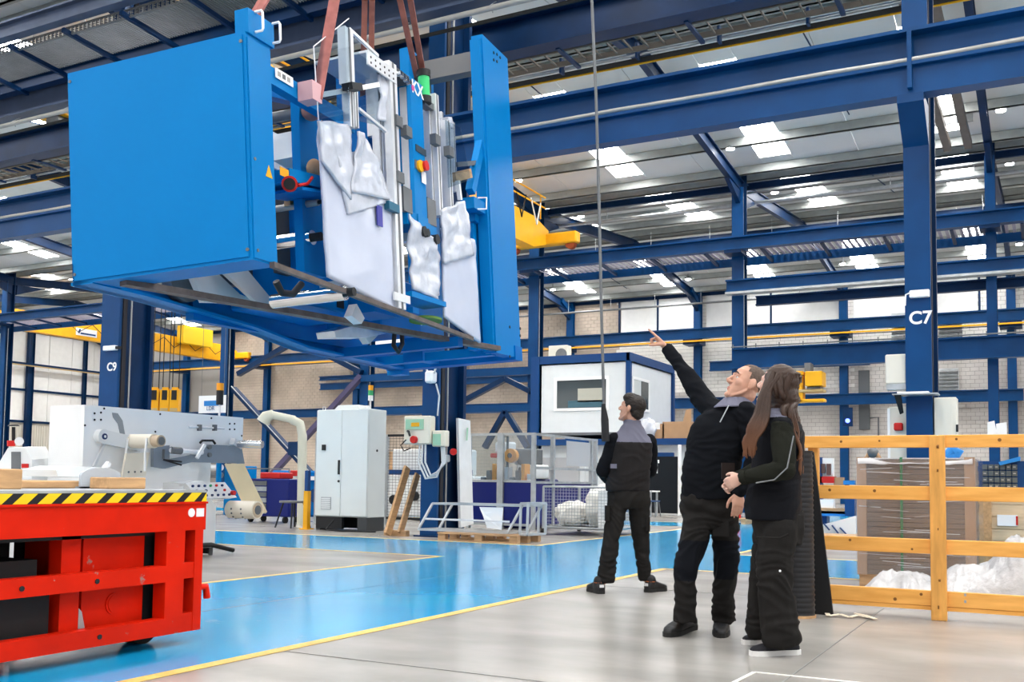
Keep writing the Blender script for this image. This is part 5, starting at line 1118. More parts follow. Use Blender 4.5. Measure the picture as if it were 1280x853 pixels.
for k in range(7): MB().cyl((X+.35, 18+k*2.5, 10.8), (X+.35, 18+k*2.5, 11.7), .025, n=6).build('rail_post', yel, t)
P = at(75, 140, 27); t = thing('crane_trolley', 'small yellow hoist trolley left of the blue end cover', 'hoist', P); MB().obox(P, Vector((.5, 0, 0)), Vector((0, .4, 0)), Vector((0, 0, .22))).build('body', yel, t); MB().cyl(P+Vector((.1, -.3, -.35)), P+Vector((.1, .3, -.35)), .25, n=14).build('drum', greyst, t); MB().obox(Vector((P.x, P.y, (P.z+.2+12.6)/2)), Vector((.06, 0, 0)), Vector((0, .06, 0)), Vector((0, 0, (12.6-P.z-.2)/2))).build('hanger', navy, t)
# yellow hoist on the far wall girder, behind the woman
q = onY(1008, 485, 33.9)
t = thing('chain_hoist', 'yellow electric hoist hanging under the girder behind the woman', 'hoist', q)
def hb(px0, py0, px1, py1, d, nm, m_=yel): a = onY(px0, py1, 33.9); c = onY(px1, py0, 33.9); return MB().bbox((a.x, 33.9-d, a.z), (c.x, 33.9+d, c.z), .02).build(nm, m_, t)
hb(1009, 465, 1030, 484, .35, 'motor_box'); hb(995, 470, 1005, 504, .2, 'lifting_leg'); hb(985, 499, 1032, 504, .2, 'fork'); hb(986, 465, 1006, 471, .3, 'top_bar'); hb(988, 487, 1031, 492, .25, 'lower_bar', MATS['ochre']); hb(990, 471, 1004, 480, .25, 'gear', greyst); hb(1010, 484, 1028, 488, .2, 'drum', greyst)
a = onY(1010, 464, 33.9); MB().box((a.x-.1, 33.8, a.z-.02), (a.x+.1, 34.3, 5.05)).build('hanger', greyst, t)
# pendant cable held by the man seen from behind
b = MB().tube([at(738, -40, 9.0), at(745, 120, 9.0), at(749, 260, 9.0), at(752, 400, 9.0), at(755, 500, 9.0), at(756, 520, 9.0)], .014, 8)
t = thing('pendant_control', 'long hanging control cable with a black grip above the back view man', 'control', at(756, 545, 9.0))
bb = MB(); bb.tube([at(736, -180, 9.0), at(738, -40, 9.0), at(745, 120, 9.0), at(749, 260, 9.0), at(752, 400, 9.0), at(755, 510, 9.0)], .014, 8); bb.build('cable', greyst, t)
MB().tube([at(754, 505, 9.0), at(756, 525, 9.0), at(757, 552, 8.98)], [.018, .036, .036], 10).build('grip', black, t)
# ================================================================ RIGHT SIDE: TIMBER BARRIER AND WHAT STANDS BEHIND IT
pine = mat('varnished_pine', (.92, .47, .12), .5, var=.3, vscale=2.2, stretch=(1.2, 8, 8), bump=.05, col2=(.76, .35, .07))
pinev = mat('varnished_pine_upright', (.86, .42, .10), .5, var=.3, vscale=2.2, stretch=(8, 8, 1.2), bump=.05)
knot = mat('pine_knot', (.22, .09, .02), .6)
t = thing('timber_barrier', 'orange pine barrier of four rails on one post, right', 'barrier', (-.73, 8.2, 0))
YF = 8.2
random.seed(3)
for i, (z0, z1) in enumerate(((1.295, 1.39), (.893, 1.0), (.49, .60), (.10, .215))):
    for (xa, xb) in ((-1.72+.05*i, -.735), (-.725, 1.6)):
        r = MB().bbox((xa, YF+.004, z0), (xb, YF+.045, z1), .004).build('rail', pine, t)
        for k in range(2 if xa < -1 else 4):
            x = random.uniform(xa+.1, xb-.1); z = random.uniform(z0+.025, z1-.025); rr = random.uniform(.008, .014)
            MB().cyl((x, YF+.003, z), (x, YF+.0045, z), rr, n=10).build('knot', knot, r)
MB().box((-1.56, YF+.004, .07), (1.6, YF+.09, .098)).build('lower_batten', pine, t)
po = MB().bbox((-.785, YF-.04, 0), (-.675, YF+.003, 1.385), .004).build('post', pinev, t)
for z in (.1, .3, .68, 1.12, 1.3): MB().cyl((-.73+random.uniform(-.02, .02), YF-.0415, z), (-.73, YF-.04, z), random.uniform(.009, .014), n=10).build('knot', knot, po)
MB().bbox((.9, YF-.04, 0), (1.0, YF+.003, 1.385), .004).build('post', pinev, t)
MB().bbox((-1.7, YF+.05, 0), (-1.62, YF+.12, 1.3), .004).build('rear_post', pinev, t)
for z in (.14, .19): MB().box((-.56, YF+.0, z), (-.545, YF+.004, z+.02)).build('staple', galv, t)
# corrugated black roll and the board behind it
t = thing('corrugated_roll', 'upright black corrugated roll standing behind the woman', 'roll', (-1.68, 7.78, 0))
b = MB(); pts = [Vector((-1.69, 7.8, .02+.0125*i)) for i in range(100)]; b.tube(pts, [.125+(.006 if i % 3 == 0 else 0)-(.00012*i) for i in range(100)], 22)
b.build('corrugated_wall', mat('black_corrugated', (.016, .016, .018), .45), t)
MB().cyl((-1.69, 7.8, 0), (-1.69, 7.8, .02), .135, n=22).build('wooden_disc', timb, t); MB().cyl((-1.69, 7.8, 1.26), (-1.69, 7.8, 1.30), .06, n=14).build('core', cardb, t)
solo('black_board', MB().prism([(-1.62, 8.02, 0), (-1.47, 8.02, 0), (-1.63, 8.12, 1.26), (-1.72, 8.12, 1.26)], (0, .03, 0)), mat('board_black', (.008, .008, .009), .6), 'narrow black board leaning on the end of the pine barrier', 'board')
# torn strap on the floor
sp = [(1028, 752), (1030, 764), (1036, 772), (1050, 771), (1062, 774), (1072, 772), (1090, 775), (1094, 777), (1080, 771), (1068, 770)]
b = MB(); P = [onZ(x, y, 0) for x, y in sp]
for i, (p, q) in enumerate(zip(P[:-1], P[1:])): b.beam(p+Vector((0, 0, .012+.006*(i % 2))), q+Vector((0, 0, .012+.006*((i+1) % 2))), .035, .004)
solo('torn_strap', b, mat('strap_cream', (.74, .66, .52), .7), 'torn cream strap lying on the floor by the barrier', 'strap')
# film wrapped cardboard on a pallet
t = thing('wrapped_pallet_load', 'brown flat packed cardboard wrapped in clear film with a green strap', 'pallet load', (-1.15, 10.9, 0))
brown = mat('brown_board', (.26, .19, .145), .6, var=.25, vscale=3, stretch=(1, 1, 30)); edge = mat('board_edge', (.50, .32, .20), .7)
x0, x1, y0, y1 = -1.66, -.62, 10.45, 11.4
for k in range(24):
    z = .13+k*.047; MB().box((x0+random.uniform(0, .015), y0+random.uniform(0, .012), z), (x1-random.uniform(0, .015), y1, z+.043)).build('board', brown, t)
for x in (x0-.015, x1-.075): MB().box((x, y0-.02, .12), (x+.09, y0+.1, 1.28)).build('edge_protector', edge, t)
MB().box((-1.27, y0-.025, .12), (-1.245, y0-.02, 1.28)).build('green_strap', mat('strap_green', (.01, .22, .08), .4), t)
for k in range(3): MB().box((x0, y0+k*.4, 0), (x1, y0+k*.4+.1, .1)).build('pallet_bearer', wood, t)
MB().box((x0, y0, .1), (x1, y1, .125)).build('pallet_deck', wood, t)
wrapg = glass('stretch_film', (.96, .96, .97), .22, .13)
b = MB(); b.box((x0-.025, y0-.035, .13), (x1+.03, y0-.03, 1.27)).box((x1+.03, y0-.035, .13), (x1+.035, y1, 1.27)); b.build('stretch_film', wrapg, t)
filmw = mat('film_fold', (.62, .61, .62), .2, bump=.3, bscale=15, coat=.4)
random.seed(5)
for k in range(34):
    z = random.uniform(.2, 1.24); xa = random.uniform(x0, x1-.3); w = random.uniform(.12, .5)
    MB().beam((xa, y0-.04, z), (min(x1, xa+w), y0-.04, z+random.uniform(-.02, .02)), .003, random.uniform(.002, .006), (0, 0, 1)).build('film_fold', filmw, t)
b = MB(); n = 20; vs = []
for j in (0, 1, 2):
    for i in range(n+1):
        u = i/n; vs.append((x0+(x1-x0)*u, [y0-.04, y0-.045, y0+.1][j], [1.215+.02*noise.noise(Vector((u*7, 3, 0))), 1.27+.03*noise.noise(Vector((u*5, 0, 0)))-.05*math.sin(u*3.1), 1.285-.04*math.sin(u*3.1)][j]))
b.add(vs, [(j*(n+1)+i, j*(n+1)+i+1, (j+1)*(n+1)+i+1, (j+1)*(n+1)+i) for j in (0, 1) for i in range(n)], 0, True); b.build('film_top_sheen', filmw, t)  # folded film edge, its pale colour standing in for the sheen
MB().box((x0, y0, 1.262), (x1, y1, 1.275)).build('film_lid', filmw, t)
# heap of clear film at its foot
def heap(name, c, r, label, seed):
    b = MB(); nu, nv = 60, 26; vs = []
    for j in range(nv+1):
        for i in range(nu+1):
            u, v = i/nu*2-1, j/nv*2-1; d = max(0, 1-u*u)*max(0, 1-v*v)
            p = Vector((u*r[0], v*r[1], 0)); h = r[2]*d**.7*(.75+.5*noise.noise(p*2.3+Vector((seed, 0, 0))))+.09*d*noise.noise(p*7+Vector((0, seed, 0)))+.05*d*(1-2*abs(noise.noise(p*15)))
            vs.append((c[0]+p.x, c[1]+p.y, .003+max(0, h)))
    b.add(vs, [(j*(nu+1)+i, j*(nu+1)+i+1, (j+1)*(nu+1)+i+1, (j+1)*(nu+1)+i) for j in range(nv) for i in range(nu)], 0, True)
    b.add([(c[0]-r[0], c[1]-r[1], .002), (c[0]+r[0], c[1]-r[1], .002), (c[0]+r[0], c[1]+r[1], .002), (c[0]-r[0], c[1]+r[1], .002)], [(3, 2, 1, 0)])
    return solo(name, b, mat('heaped_film', (.56, .56, .57), .3, var=.25, vscale=7, bump=.7, bscale=14, coat=.3), label, 'plastic film')
heap('heaped_film', (-.3, 9.5, 0), (.6, .42, .66), 'big heap of crumpled clear film behind the barrier, far right', 2)
heap('heaped_film', (-1.15, 9.75, 0), (.4, .35, .2), 'low spread of clear film in front of the wrapped pallet', 6)
# timber crate, drawers and cartons further back
t = thing('timber_crate', 'pale timber crate with a delivery note behind the wrapped pallet', 'crate', (-.2, 12.5, 0))
pale = mat('pale_crate', (.74, .56, .36), .7, var=.2, vscale=3, stretch=(1, 6, 6))
for k in range(6): MB().box((-.62, 12.3, .14+k*.135), (.6, 12.33, .14+k*.135+.128)).build('slat', pale, t)
MB().box((-.72, 12.26, .1), (-.55, 12.4, .98)).build('corner_batten', timb, t); MB().box((.0, 12.28, .1), (.1, 12.3, .98)).build('corner_batten', pale, t); MB().box((-.7, 12.3, 0), (.6, 12.95, .14)).build('base', wood, t); MB().box((-.6, 12.33, .14), (.6, 12.95, .95)).build('box', pale, t)
q = onY(1259, 651, 12.25); MB().box((q.x-.1, 12.285, q.z-.06), (q.x+.1, 12.298, q.z+.06)).build('delivery_note', paper, t); MB().box((q.x+.085, 12.28, q.z-.05), (q.x+.105, 12.285, q.z+.05)).build('red_mark', red, t)
t = thing('drawer_cabinet', 'small parts cabinet of dark plastic drawers in a blue rack', 'cabinet', (-.3, 13.0, 0))
a, b_ = onY(1228, 608, 13), onY(1272, 580, 13); MB().box((a.x-.05, 13.02, 0), (b_.x+.1, 13.4, b_.z+.03)).build('rack', cob, t)
nx = 6
for r_ in range(4):
    for k in range(nx):
        w = (b_.x-a.x)/nx; x = a.x+k*w; z = b_.z-.075*(r_+1); MB().box((x+.005, 12.98, z+.006), (x+w-.005, 13.02, z+.066)).build('drawer', mat('drawer_grey', (.09, .11, .12), .4), t)
        MB().box((x+.015, 12.976, z+.03), (x+w-.02, 12.98, z+.042)).build('label_strip', pipew, t) if (r_*5+k) % 3 else None
solo('cardboard_box', MB().bbox((-.17, 9.9, 0), (.4, 10.4, 1.88), .01), cardb, 'tall brown carton at the right edge of the picture', 'box')
solo('blue_sheet', MB().prism([onY(1248, 578, 12.9), onY(1275, 571, 12.9), onY(1275, 576, 12.9), onY(1250, 582, 12.9)], (0, .3, 0)), MATS['band_blue'], 'bright blue sheet on top of the drawer cabinet', 'sheet')
# fittings on the column marked C7
t = thing('wall_cabinet', 'tall cream electrical cabinet left of the column marked C7 with red switches', 'cabinet', (-1.85, 15.2, 0))
crm = mat('cream_enamel', (.74, .71, .62), .45, var=.03)
MB().bbox((-1.98, 15.05, .05), (-1.73, 15.4, 2.12), .01).build('body', crm, t); MB().box((-1.99, 15.04, .08), (-1.955, 15.06, 2.1)).build('hinge_edge', white, t)
for z in (1.84, 1.28, 1.08): MB().bbox((-1.9, 14.98, z-.06), (-1.78, 15.05, z+.05), .015).build('red_switch', red, t)
t = thing('wall_cabinet', 'cream electrical cabinet right of the column marked C7', 'cabinet', (-1.2, 15.1, 1.0))
MB().bbox((-1.37, 14.95, 1.15), (-1.08, 15.25, 2.23), .01).build('body', crm, t); MB().box((-1.36, 14.94, 1.17), (-1.14, 14.952, 2.21)).build('door', crm, t); MB().box((-1.09, 14.93, 1.75), (-1.06, 14.95, 1.85)).build('handle', black, t)
t = thing('wall_cabinet', 'pale square box high on the left of the column marked C7', 'cabinet', (-1.85, 15, 2.4))
MB().bbox((-2.0, 14.95, 2.44), (-1.72, 15.2, 2.86), .015).build('body', crm, t); MB().box((-1.99, 14.96, 2.36), (-1.72, 15.19, 2.44)).build('tray', galv, t)
t = thing('emergency_light', 'white emergency light box above the mark C7', 'lamp', (-1.55, 14.8, 3.7))
a, b_ = onY(1137, 373, 14.84), onY(1162, 362, 14.84); MB().bbox((a.x, 14.8, a.z), (b_.x, 14.875, b_.z), .01).build('box', white, t); MB().tube([(a.x, 14.84, b_.z-.03), (a.x-.05, 14.84, b_.z-.05), (a.x-.06, 14.84, a.z-.1)], .012, 6).build('wire', white, t)
t = thing('emergency_light', 'white emergency light box above the mark C9', 'lamp', (-17.9, 14.8, 4.9))
a, b_ = onY(131, 439, 14.84), onY(146, 432, 14.84); MB().bbox((a.x, 14.78, a.z), (b_.x, 14.88, b_.z), .01).build('box', white, t); MB().box((b_.x, 14.8, a.z+.02), (b_.x+.1, 14.88, b_.z-.02)).build('bracket', black, t)
t = thing('cable_shelf', 'small wire shelf with papers on the column marked C7', 'shelf', (-1.55, 14.7, 2.25))
MB().box((-1.86, 14.55, 2.25), (-1.28, 14.875, 2.265)).build('wire_shelf', galv, t); MB().box((-1.8, 14.58, 2.265), (-1.4, 14.85, 2.29)).build('papers', paper, t); MB().prism([(-1.84, 14.6, 2.25), (-1.76, 14.6, 2.25), (-1.76, 14.86, 2.02), (-1.8, 14.86, 2.0)], (.01, 0, 0)).build('bracket', black, t)
for k, (px, py) in enumerate(((1241, 538), (1252, 540))): q = onY(px, py, 34.82); solo('posted_sheet', MB().prism([q+Vector((-.15, 0, -.3)), q+Vector((.15, 0, -.3)), q+Vector((.05+.1*k, 0, .3)), q+Vector((-.15, 0, .25))], (0, -.01, 0)), paper, ['white sheet of paper left of the column marked B7', 'white folded sheet in front of the column marked B7'][k], 'paper')
# wall devices behind the barrier, far back
q = onY(1060, 524, 55); t = thing('wall_device', 'small device with a blue light on the wall post', 'device', q); MB().box(q-Vector((.25, .1, .4)), q+Vector((.25, .0, .6))).build('case', navy, t); MB().cyl(q+Vector((0, -.1, -.1)), q+Vector((0, -.14, -.1)), .12, n=10).build('blue_light', mat('blue_led', (.05, .1, 1), .3, emit=(.1, .15, 1), estr=6), t)
solo('drain_pipe', MB().box(onY(1081, 537, 56.0)-Vector((.3, .0, 0)), onY(1084, 463, 56.0)+Vector((.1, .17, 0))), mat('pipe_dark', (.10, .11, .12), .5), 'dark vertical pipe on the block wall left of C7', 'pipe')
solo('conduit_run', MB().tube([onY(1086, 523, 56.1), onY(1098, 522, 56.1), onY(1098, 545, 56.1)], .05, 6), greyst, 'thin conduit bend on the block wall left of C7', 'conduit')
for (px0, py0, px1, py1, l) in ((1113, 388, 1134, 426, 'pale louvred panel left of the column marked C7'), (1173, 395, 1202, 422, 'pale louvred panel right of the column marked C7'), (1173, 459, 1197, 487, 'lower pale louvred panel right of the column marked C7')):
    a, b_ = onY(px0, py1, 55.3), onY(px1, py0, 55.3); t = thing('wall_louvre', l, 'louvre', (a.x, 55.9, a.z)); MB().box((a.x, 55.8, a.z), (b_.x, 56.1, b_.z)).build('backing', pgrey, t)
    for k in range(6): z = a.z+(b_.z-a.z)*k/6; MB().prism([(a.x, 55.8, z), (a.x, 55.6, z), (a.x, 55.8, z+(b_.z-a.z)/7)], (b_.x-a.x, 0, 0)).build('slat', galv, t)
# workshop clutter seen between the rails, left part
t = thing('tool_shelf', 'white shelf with red lower bins seen past the corrugated roll', 'shelf', (-4.2, 26, 0))
def kb(px0, py0, px1, py1, Y, nm, m_, dy=.2): a, b_ = onY(px0, py1, Y), onY(px1, py0, Y); return MB().box((a.x, Y, a.z), (b_.x, Y+dy, b_.z)).build(nm, m_, t)
kb(1020, 572, 1027, 640, 26, 'dark_side', cob); kb(1025, 573, 1041, 597, 26.1, 'white_back', white); kb(1026, 580, 1031, 592, 26.0, 'dark_bin', mat('bin_brown', (.12, .06, .05), .5)); kb(1033, 580, 1038, 594, 26.0, 'dark_bin', MATS['bin_brown']); kb(1024, 596, 1042, 604, 26.0, 'red_bin', red, .4); kb(1042, 597, 1054, 607, 26.1, 'carton', cardb); kb(1054, 601, 1068, 606, 26, 'blue_tray', MATS['band_blue'])
kb(1022, 625, 1042, 642, 25.9, 'white_rack', white); kb(1023, 636, 1058, 642, 25.8, 'wood_rack', wood); kb(1020, 640, 1066, 645, 25.8, 'blue_bench', MATS['band_blue'], .6); MB().box((-5.2, 26, 0), (-4.9, 26.4, onY(1020, 645, 25.8).z)).build('leg', cob, t); MB().box((-3.7, 26, 0), (-3.4, 26.4, onY(1020, 645, 25.8).z)).build('leg', cob, t)
kb(1056, 624, 1068, 645, 25.5, 'blue_motor', cob, .4)
t = thing('printed_sheet', 'white board with blue brush marks leaning behind the barrier', 'board', (-4, 20, 0))
a, b_, c, d = onY(1018, 671, 20), onY(1070, 671, 20), onY(1070, 645, 20), onY(1025, 657, 20); MB().prism([a, b_, c, d], (0, .04, 0)).build('board', paper, t)
for k, (p, q) in enumerate((((1030, 655), (1037, 663)), ((1040, 657), (1048, 667)), ((1050, 660), (1058, 668)), ((1032, 668), (1050, 669)))): MB().beam(onY(*p, 19.97), onY(*q, 19.97), .06, .02).build('brush_mark', cob, t)
MB().box((-4.5, 20, 0), (-3.9, 20.3, a.z)).build('trestle', wood, t); MB().box((-3.3, 20, 0), (-3.1, 20.3, a.z)).build('trestle', wood, t)
t = thing('wooden_pallet', 'dark pallet on the floor seen below the white board', 'pallet', (-3.6, 17.5, 0)); MB().box((-4.2, 17.4, .1), (-2.6, 18.3, .15)).build('deck', wood, t)
for x in (-4.2, -3.4, -2.75): MB().box((x, 17.4, 0), (x+.12, 18.3, .1)).build('bearer', wood, t)
solo('cardboard_box', MB().bbox((onY(1001, 570, 9.6).x, 9.6, 0), (onY(1018, 570, 9.6).x, 9.8, onY(1010, 566, 9.6).z), .01), cardb, 'brown carton behind the black corrugated roll', 'box')
a = onY(1090, 570, 13); t = thing('cable_machine', 'dark motor with loops standing behind the wrapped pallet', 'motor', (a.x, 13, 0)); MB().bbox((a.x-.1, 12.95, 0), (a.x+.1, 13.2, onY(1090, 575, 13).z), .02).build('stand', steelb, t); MB().tube([onY(1082, 575, 13), onY(1087, 566, 13), onY(1095, 566, 13), onY(1100, 575, 13)], .03, 6).build('loop', cardb, t); MB().sphere(onY(1091, 566, 13), .07, 10, 6).build('head', greyst, t)
solo('blue_hose', MB().tube([onY(1183, 572, 11.2), onY(1190, 561, 11.2), onY(1199, 566, 11.2), onY(1194, 571, 11.2), onY(1186, 572, 11.2)], .05, 8), MATS['band_blue'], 'bundle of blue sheeting behind the wrapped pallet', 'sheeting')
# ================================================================ PEOPLE
def smooth_union(name, mb, mats, voxel, parent, it=4, wrinkle=0, wf=9., seed=0, matfn=None, wdir=None):
    me = bpy.data.meshes.new('tmp'); me.from_pydata([tuple(v) for v in mb.v], [], mb.f); me.update()
    b = bmesh.new(); b.from_mesh(me); bmesh.ops.recalc_face_normals(b, faces=b.faces); b.to_mesh(me); b.free()
    o = bpy.data.objects.new('tmp', me); COL.objects.link(o)
    m = o.modifiers.new('r', 'REMESH'); m.mode = 'VOXEL'; m.voxel_size = voxel
    s = o.modifiers.new('s', 'SMOOTH'); s.factor = .5; s.iterations = it
    dg = bpy.context.evaluated_depsgraph_get(); nm = bpy.data.meshes.new_from_object(o.evaluated_get(dg))
    bpy.data.objects.remove(o)
    n = len(nm.vertices); co = np.empty(n*3); nm.vertices.foreach_get('co', co); co = co.reshape(-1, 3)
    if wrinkle:
        no = np.empty(n*3); nm.vertices.foreach_get('normal', no); no = no.reshape(-1, 3)
        d = np.empty(n)
        for i in range(n):
            p = Vector(co[i]); q = Vector((p.x*wf, p.y*wf, p.z*wf*2.3+2.5*noise.noise(p*4)+seed))
            d[i] = (1-abs(noise.noise(q))*2.2)*.6+noise.noise(p*wf*.6+Vector((seed, 0, 0)))
        co = co+no*(d[:, None]-.25)*wrinkle
    org = Vector(parent['_o']); co = co-np.array(org)
    nm.vertices.foreach_set('co', co.ravel())
    nm.materials.clear()
    for x in (mats if isinstance(mats, (list, tuple)) else [mats]): nm.materials.append(x)
    k = len(nm.polygons); nm.polygons.foreach_set('use_smooth', [True]*k)
    if matfn:
        c = np.empty(k*3); nm.polygons.foreach_get('center', c); c = c.reshape(-1, 3)+np.array(org)
        nm.polygons.foreach_set('material_index', matfn(c).astype(np.int32))
    else: nm.polygons.foreach_set('material_index', [0]*k)
    nm.name = name; nm.update()
    ob = bpy.data.objects.new(name, nm); COL.objects.link(ob); ob.parent = parent
    return ob
def loft(mb, rings, n=24, e=2.4):
    vs = []
    for c, s, f, a, b in rings:
        c, s, f = Vector(c), Vector(s), Vector(f)
        for i in range(n):
            t = 2*PI*i/n; ct, st = math.cos(t), math.sin(t)
            x = math.copysign(abs(ct)**(2/e), ct); y = math.copysign(abs(st)**(2/e), st)
            vs.append(c+s*a*x+f*b*y)
    m = len(rings); fs = [(k*n+i, k*n+(i+1) % n, (k+1)*n+(i+1) % n, (k+1)*n+i) for k in range(m-1) for i in range(n)]
    fs += [tuple(range(n-1, -1, -1)), tuple(range((m-1)*n, m*n))]
    return mb.add(vs, fs, 0, True)
def oell(mb, c, ax, rr, nu=16, nv=10):
    t = MB(); t.sphere((0, 0, 0), 1, nu, nv); c = Vector(c)
    return mb.add([c+ax[0]*v[0]*rr[0]+ax[1]*v[1]*rr[1]+ax[2]*v[2]*rr[2] for v in t.v], t.f, 0, True)
def limb(mb, pts, rs, n=14, cap=True):
    pts = [Vector(p) for p in pts]
    P, Q = [], []
    for i in range(len(pts)-1):                # finer steps so the bends stay round
        for k in range(4): P.append(pts[i].lerp(pts[i+1], k/4)); Q.append(rs[i]+(rs[i+1]-rs[i])*k/4)
    P.append(pts[-1]); Q.append(rs[-1]); mb.tube(P, Q, n)
    oell(mb, pts[0], (Vector((1, 0, 0)), Vector((0, 1, 0)), Vector((0, 0, 1))), (rs[0],)*3, 12, 8)
    if cap: oell(mb, pts[-1], (Vector((1, 0, 0)), Vector((0, 1, 0)), Vector((0, 0, 1))), (rs[-1],)*3, 12, 8)
    for p, r in zip(pts[1:-1], rs[1:-1]): oell(mb, p, (Vector((1, 0, 0)), Vector((0, 1, 0)), Vector((0, 0, 1))), (r*.99,)*3, 12, 8)
    return mb
def head(mb, O, F, sc=1.):
    F = F.normalized(); S = F.cross(Vector((0, 0, 1))).normalized(); U = S.cross(F)
    ax = (F*sc, S*sc, U*sc)
    def H(x, y, z): return O+ax[0]*x+ax[1]*y+ax[2]*z
    oell(mb, H(-.008, 0, .045), ax, (.1, .079, .084), 20, 12)
    loft(mb, [(H(cx, 0, z), ax[1], ax[0], ry, rx) for z, cx, rx, ry in ((.075, .02, .07, .066), (.02, .022, .074, .071), (-.03, .03, .066, .065), (-.07, .04, .056, .055), (-.1, .05, .042, .04), (-.122, .058, .022, .024))], 22, 2.1)
    mb.tube([H(.092, 0, .028), H(.104, 0, .004), H(.121, 0, -.022), H(.113, 0, -.034)], [.009, .012, .015, .012], 10)
    for s in (-1, 1):
        oell(mb, H(.105, s*.013, -.028), ax, (.013, .01, .009)); oell(mb, H(.060, s*.040, -.016), ax, (.030, .026, .030))
        mb.tube([H(.0, s*.062, -.035), H(.03, s*.058, -.075), H(.07, s*.028, -.108)], [.008, .010, .011], 8)
        oell(mb, H(-.006, s*.080, .004), ax, (.021, .010, .034)); oell(mb, H(.0, s*.077, -.024), ax, (.011, .008, .013)); oell(mb, H(-.014, s*.086, .008), ax, (.012, .008, .026))
        oell(mb, H(.084, s*.033, .02), ax, (.012, .019, .006)); oell(mb, H(.082, s*.033, -.002), ax, (.01, .018, .005))
    mb.tube([H(.078, -.05, .03), H(.094, -.022, .036), H(.096, 0, .032), H(.094, .022, .036), H(.078, .05, .03)], [.008, .011, .009, .011, .008], 8)
    oell(mb, H(.094, 0, -.060), ax, (.011, .023, .006)); oell(mb, H(.092, 0, -.072), ax, (.012, .02, .007)); oell(mb, H(.086, 0, -.106), ax, (.02, .024, .018))
    return H, ax
def eyes(H, ax, parent, iris):
    for s in (-1, 1):
        b = MB(); oell(b, H(.0795, s*.033, .009), ax, (.0125,)*3, 14, 9); e = b.build('eye', mat('eye_white', (.55, .52, .5), .3), parent)
        b = MB(); oell(b, H(.0885, s*.033, .010), ax, (.004, .006, .006), 10, 7); b.build('iris', iris, e)
def hand(mb, W, D, N, T, curls, sc=1., thumb=(.55, .35, .2)):
    """W wrist, D towards the fingers, N palm normal (fingers curl that way), T thumb side"""
    D = D.normalized(); T = (T-D*T.dot(D)).normalized(); N = (N-D*N.dot(D)-T*N.dot(T)).normalized()
    loft(mb, [(W+D*x*sc, T, N, a*sc, b*sc) for x, a, b in ((-.02, .026, .021), (.01, .028, .020), (.04, .037, .017), (.075, .041, .015), (.092, .038, .012))], 16, 2.6)
    for i, (c, L) in enumerate(zip(curls, (.078, .088, .082, .064))):
        p = W+D*.085*sc+T*(.030-.0195*i)*sc; d = D.copy(); n_ = N.copy(); pts = [p-D*.02*sc, p]
        for k, fr in enumerate((.46, .31, .23)):
            a = c*(.9, 1.1, .8)[k]; d, n_ = (d*math.cos(a)+n_*math.sin(a)).normalized(), (n_*math.cos(a)-d*math.sin(a)).normalized()
            p = p+d*L*fr*sc; pts.append(p)
        r = (.0092, .0095, .0088, .0083, .0066) if i < 3 else (.0082, .0084, .0078, .0072, .0058)
        limb(mb, pts, [x*sc for x in r], 8)
    a, b, c = thumb
    p0 = W+D*.025*sc+T*.024*sc; p1 = p0+(D*.6+T*a+N*b).normalized()*.040*sc; p2 = p1+(D*.85+T*(a-.25)+N*(b+c)).normalized()*.032*sc; p3 = p2+(D+N*(b+c)).normalized()*.024*sc
    limb(mb, [p0, p1, p2, p3], [.015*sc, .0125*sc, .0105*sc, .008*sc], 8)
def boot(mb, heel, toe, ankle, h=.1, w=.05, top=None):
    heel, toe = Vector(heel), Vector(toe); D = toe-heel; L = D.length; D.normalize(); S = D.cross(Vector((0, 0, 1))).normalized(); Z = Vector((0, 0, 1))
    rings = []
    for u, hw, hh in ((.0, .5, .5), (.06, .78, .8), (.2, .85, 1.0), (.4, .82, .95), (.55, .95, .78), (.75, 1.06, .62), (.9, .9, .5), (.97, .62, .38), (1.0, .3, .2)):
        rings.append((heel+D*L*u+Z*(h*hh/2+.012), S, Z, w*hw, h*hh/2))
    loft(mb, rings, 20, 2.8)
    limb(mb, [heel+D*L*.24+Z*.07, ankle], [w*.86, w*.95], 14)
def sole(mb, heel, toe, w, z0=0., z1=.025, grow=1.06):
    heel, toe = Vector(heel), Vector(toe); D = toe-heel; L = D.length; D.normalize(); S = D.cross(Vector((0, 0, 1))).normalized(); poly = []
    prof = ((-.02, .0), (-.01, .55), (.1, .85), (.35, .8), (.6, .98), (.8, 1.06), (.93, .85), (1.0, .45), (1.02, .0))
    for u, k in prof: poly.append(heel+D*L*u+S*w*k*grow)
    for u, k in prof[-2:0:-1]: poly.append(heel+D*L*u-S*w*k*grow)
    return mb.prism([(p.x, p.y, z0) for p in poly], (0, 0, z1-z0))
skin = mat('skin_warm', (.60, .33, .235), .5, var=.14, vscale=14, spec=.35); skin2 = mat('skin_fair', (.68, .42, .33), .5, var=.1, vscale=14, spec=.35)
for m_ in (skin, skin2):
    b_ = m_.node_tree.nodes['Principled BSDF']; b_.inputs['Subsurface Weight'].default_value = .12; b_.inputs['Subsurface Radius'].default_value = (.01, .004, .002)
blackk = mat('black_knit', (.006, .007, .0095), .85, spec=.08, bump=.15, bscale=220); trous = mat('charcoal_trousers', (.019, .0178, .017), .85, var=.25, vscale=8, spec=.08, bump=.12, bscale=160); kneem = mat('knee_patch', (.006, .007, .010), .8, spec=.08, bump=.1, bscale=120)
bootm = mat('black_boot', (.010, .010, .011), .5, bump=.1, bscale=60); vestm = mat('vest_charcoal', (.018, .0165, .017), .7, spec=.08, bump=.1, bscale=120); vestk = mat('vest_black', (.006, .0065, .009), .6, spec=.08, bump=.1, bscale=120); yoke = mat('yoke_lilac_grey', (.15, .15, .20), .7, spec=.08, bump=.1, bscale=120)
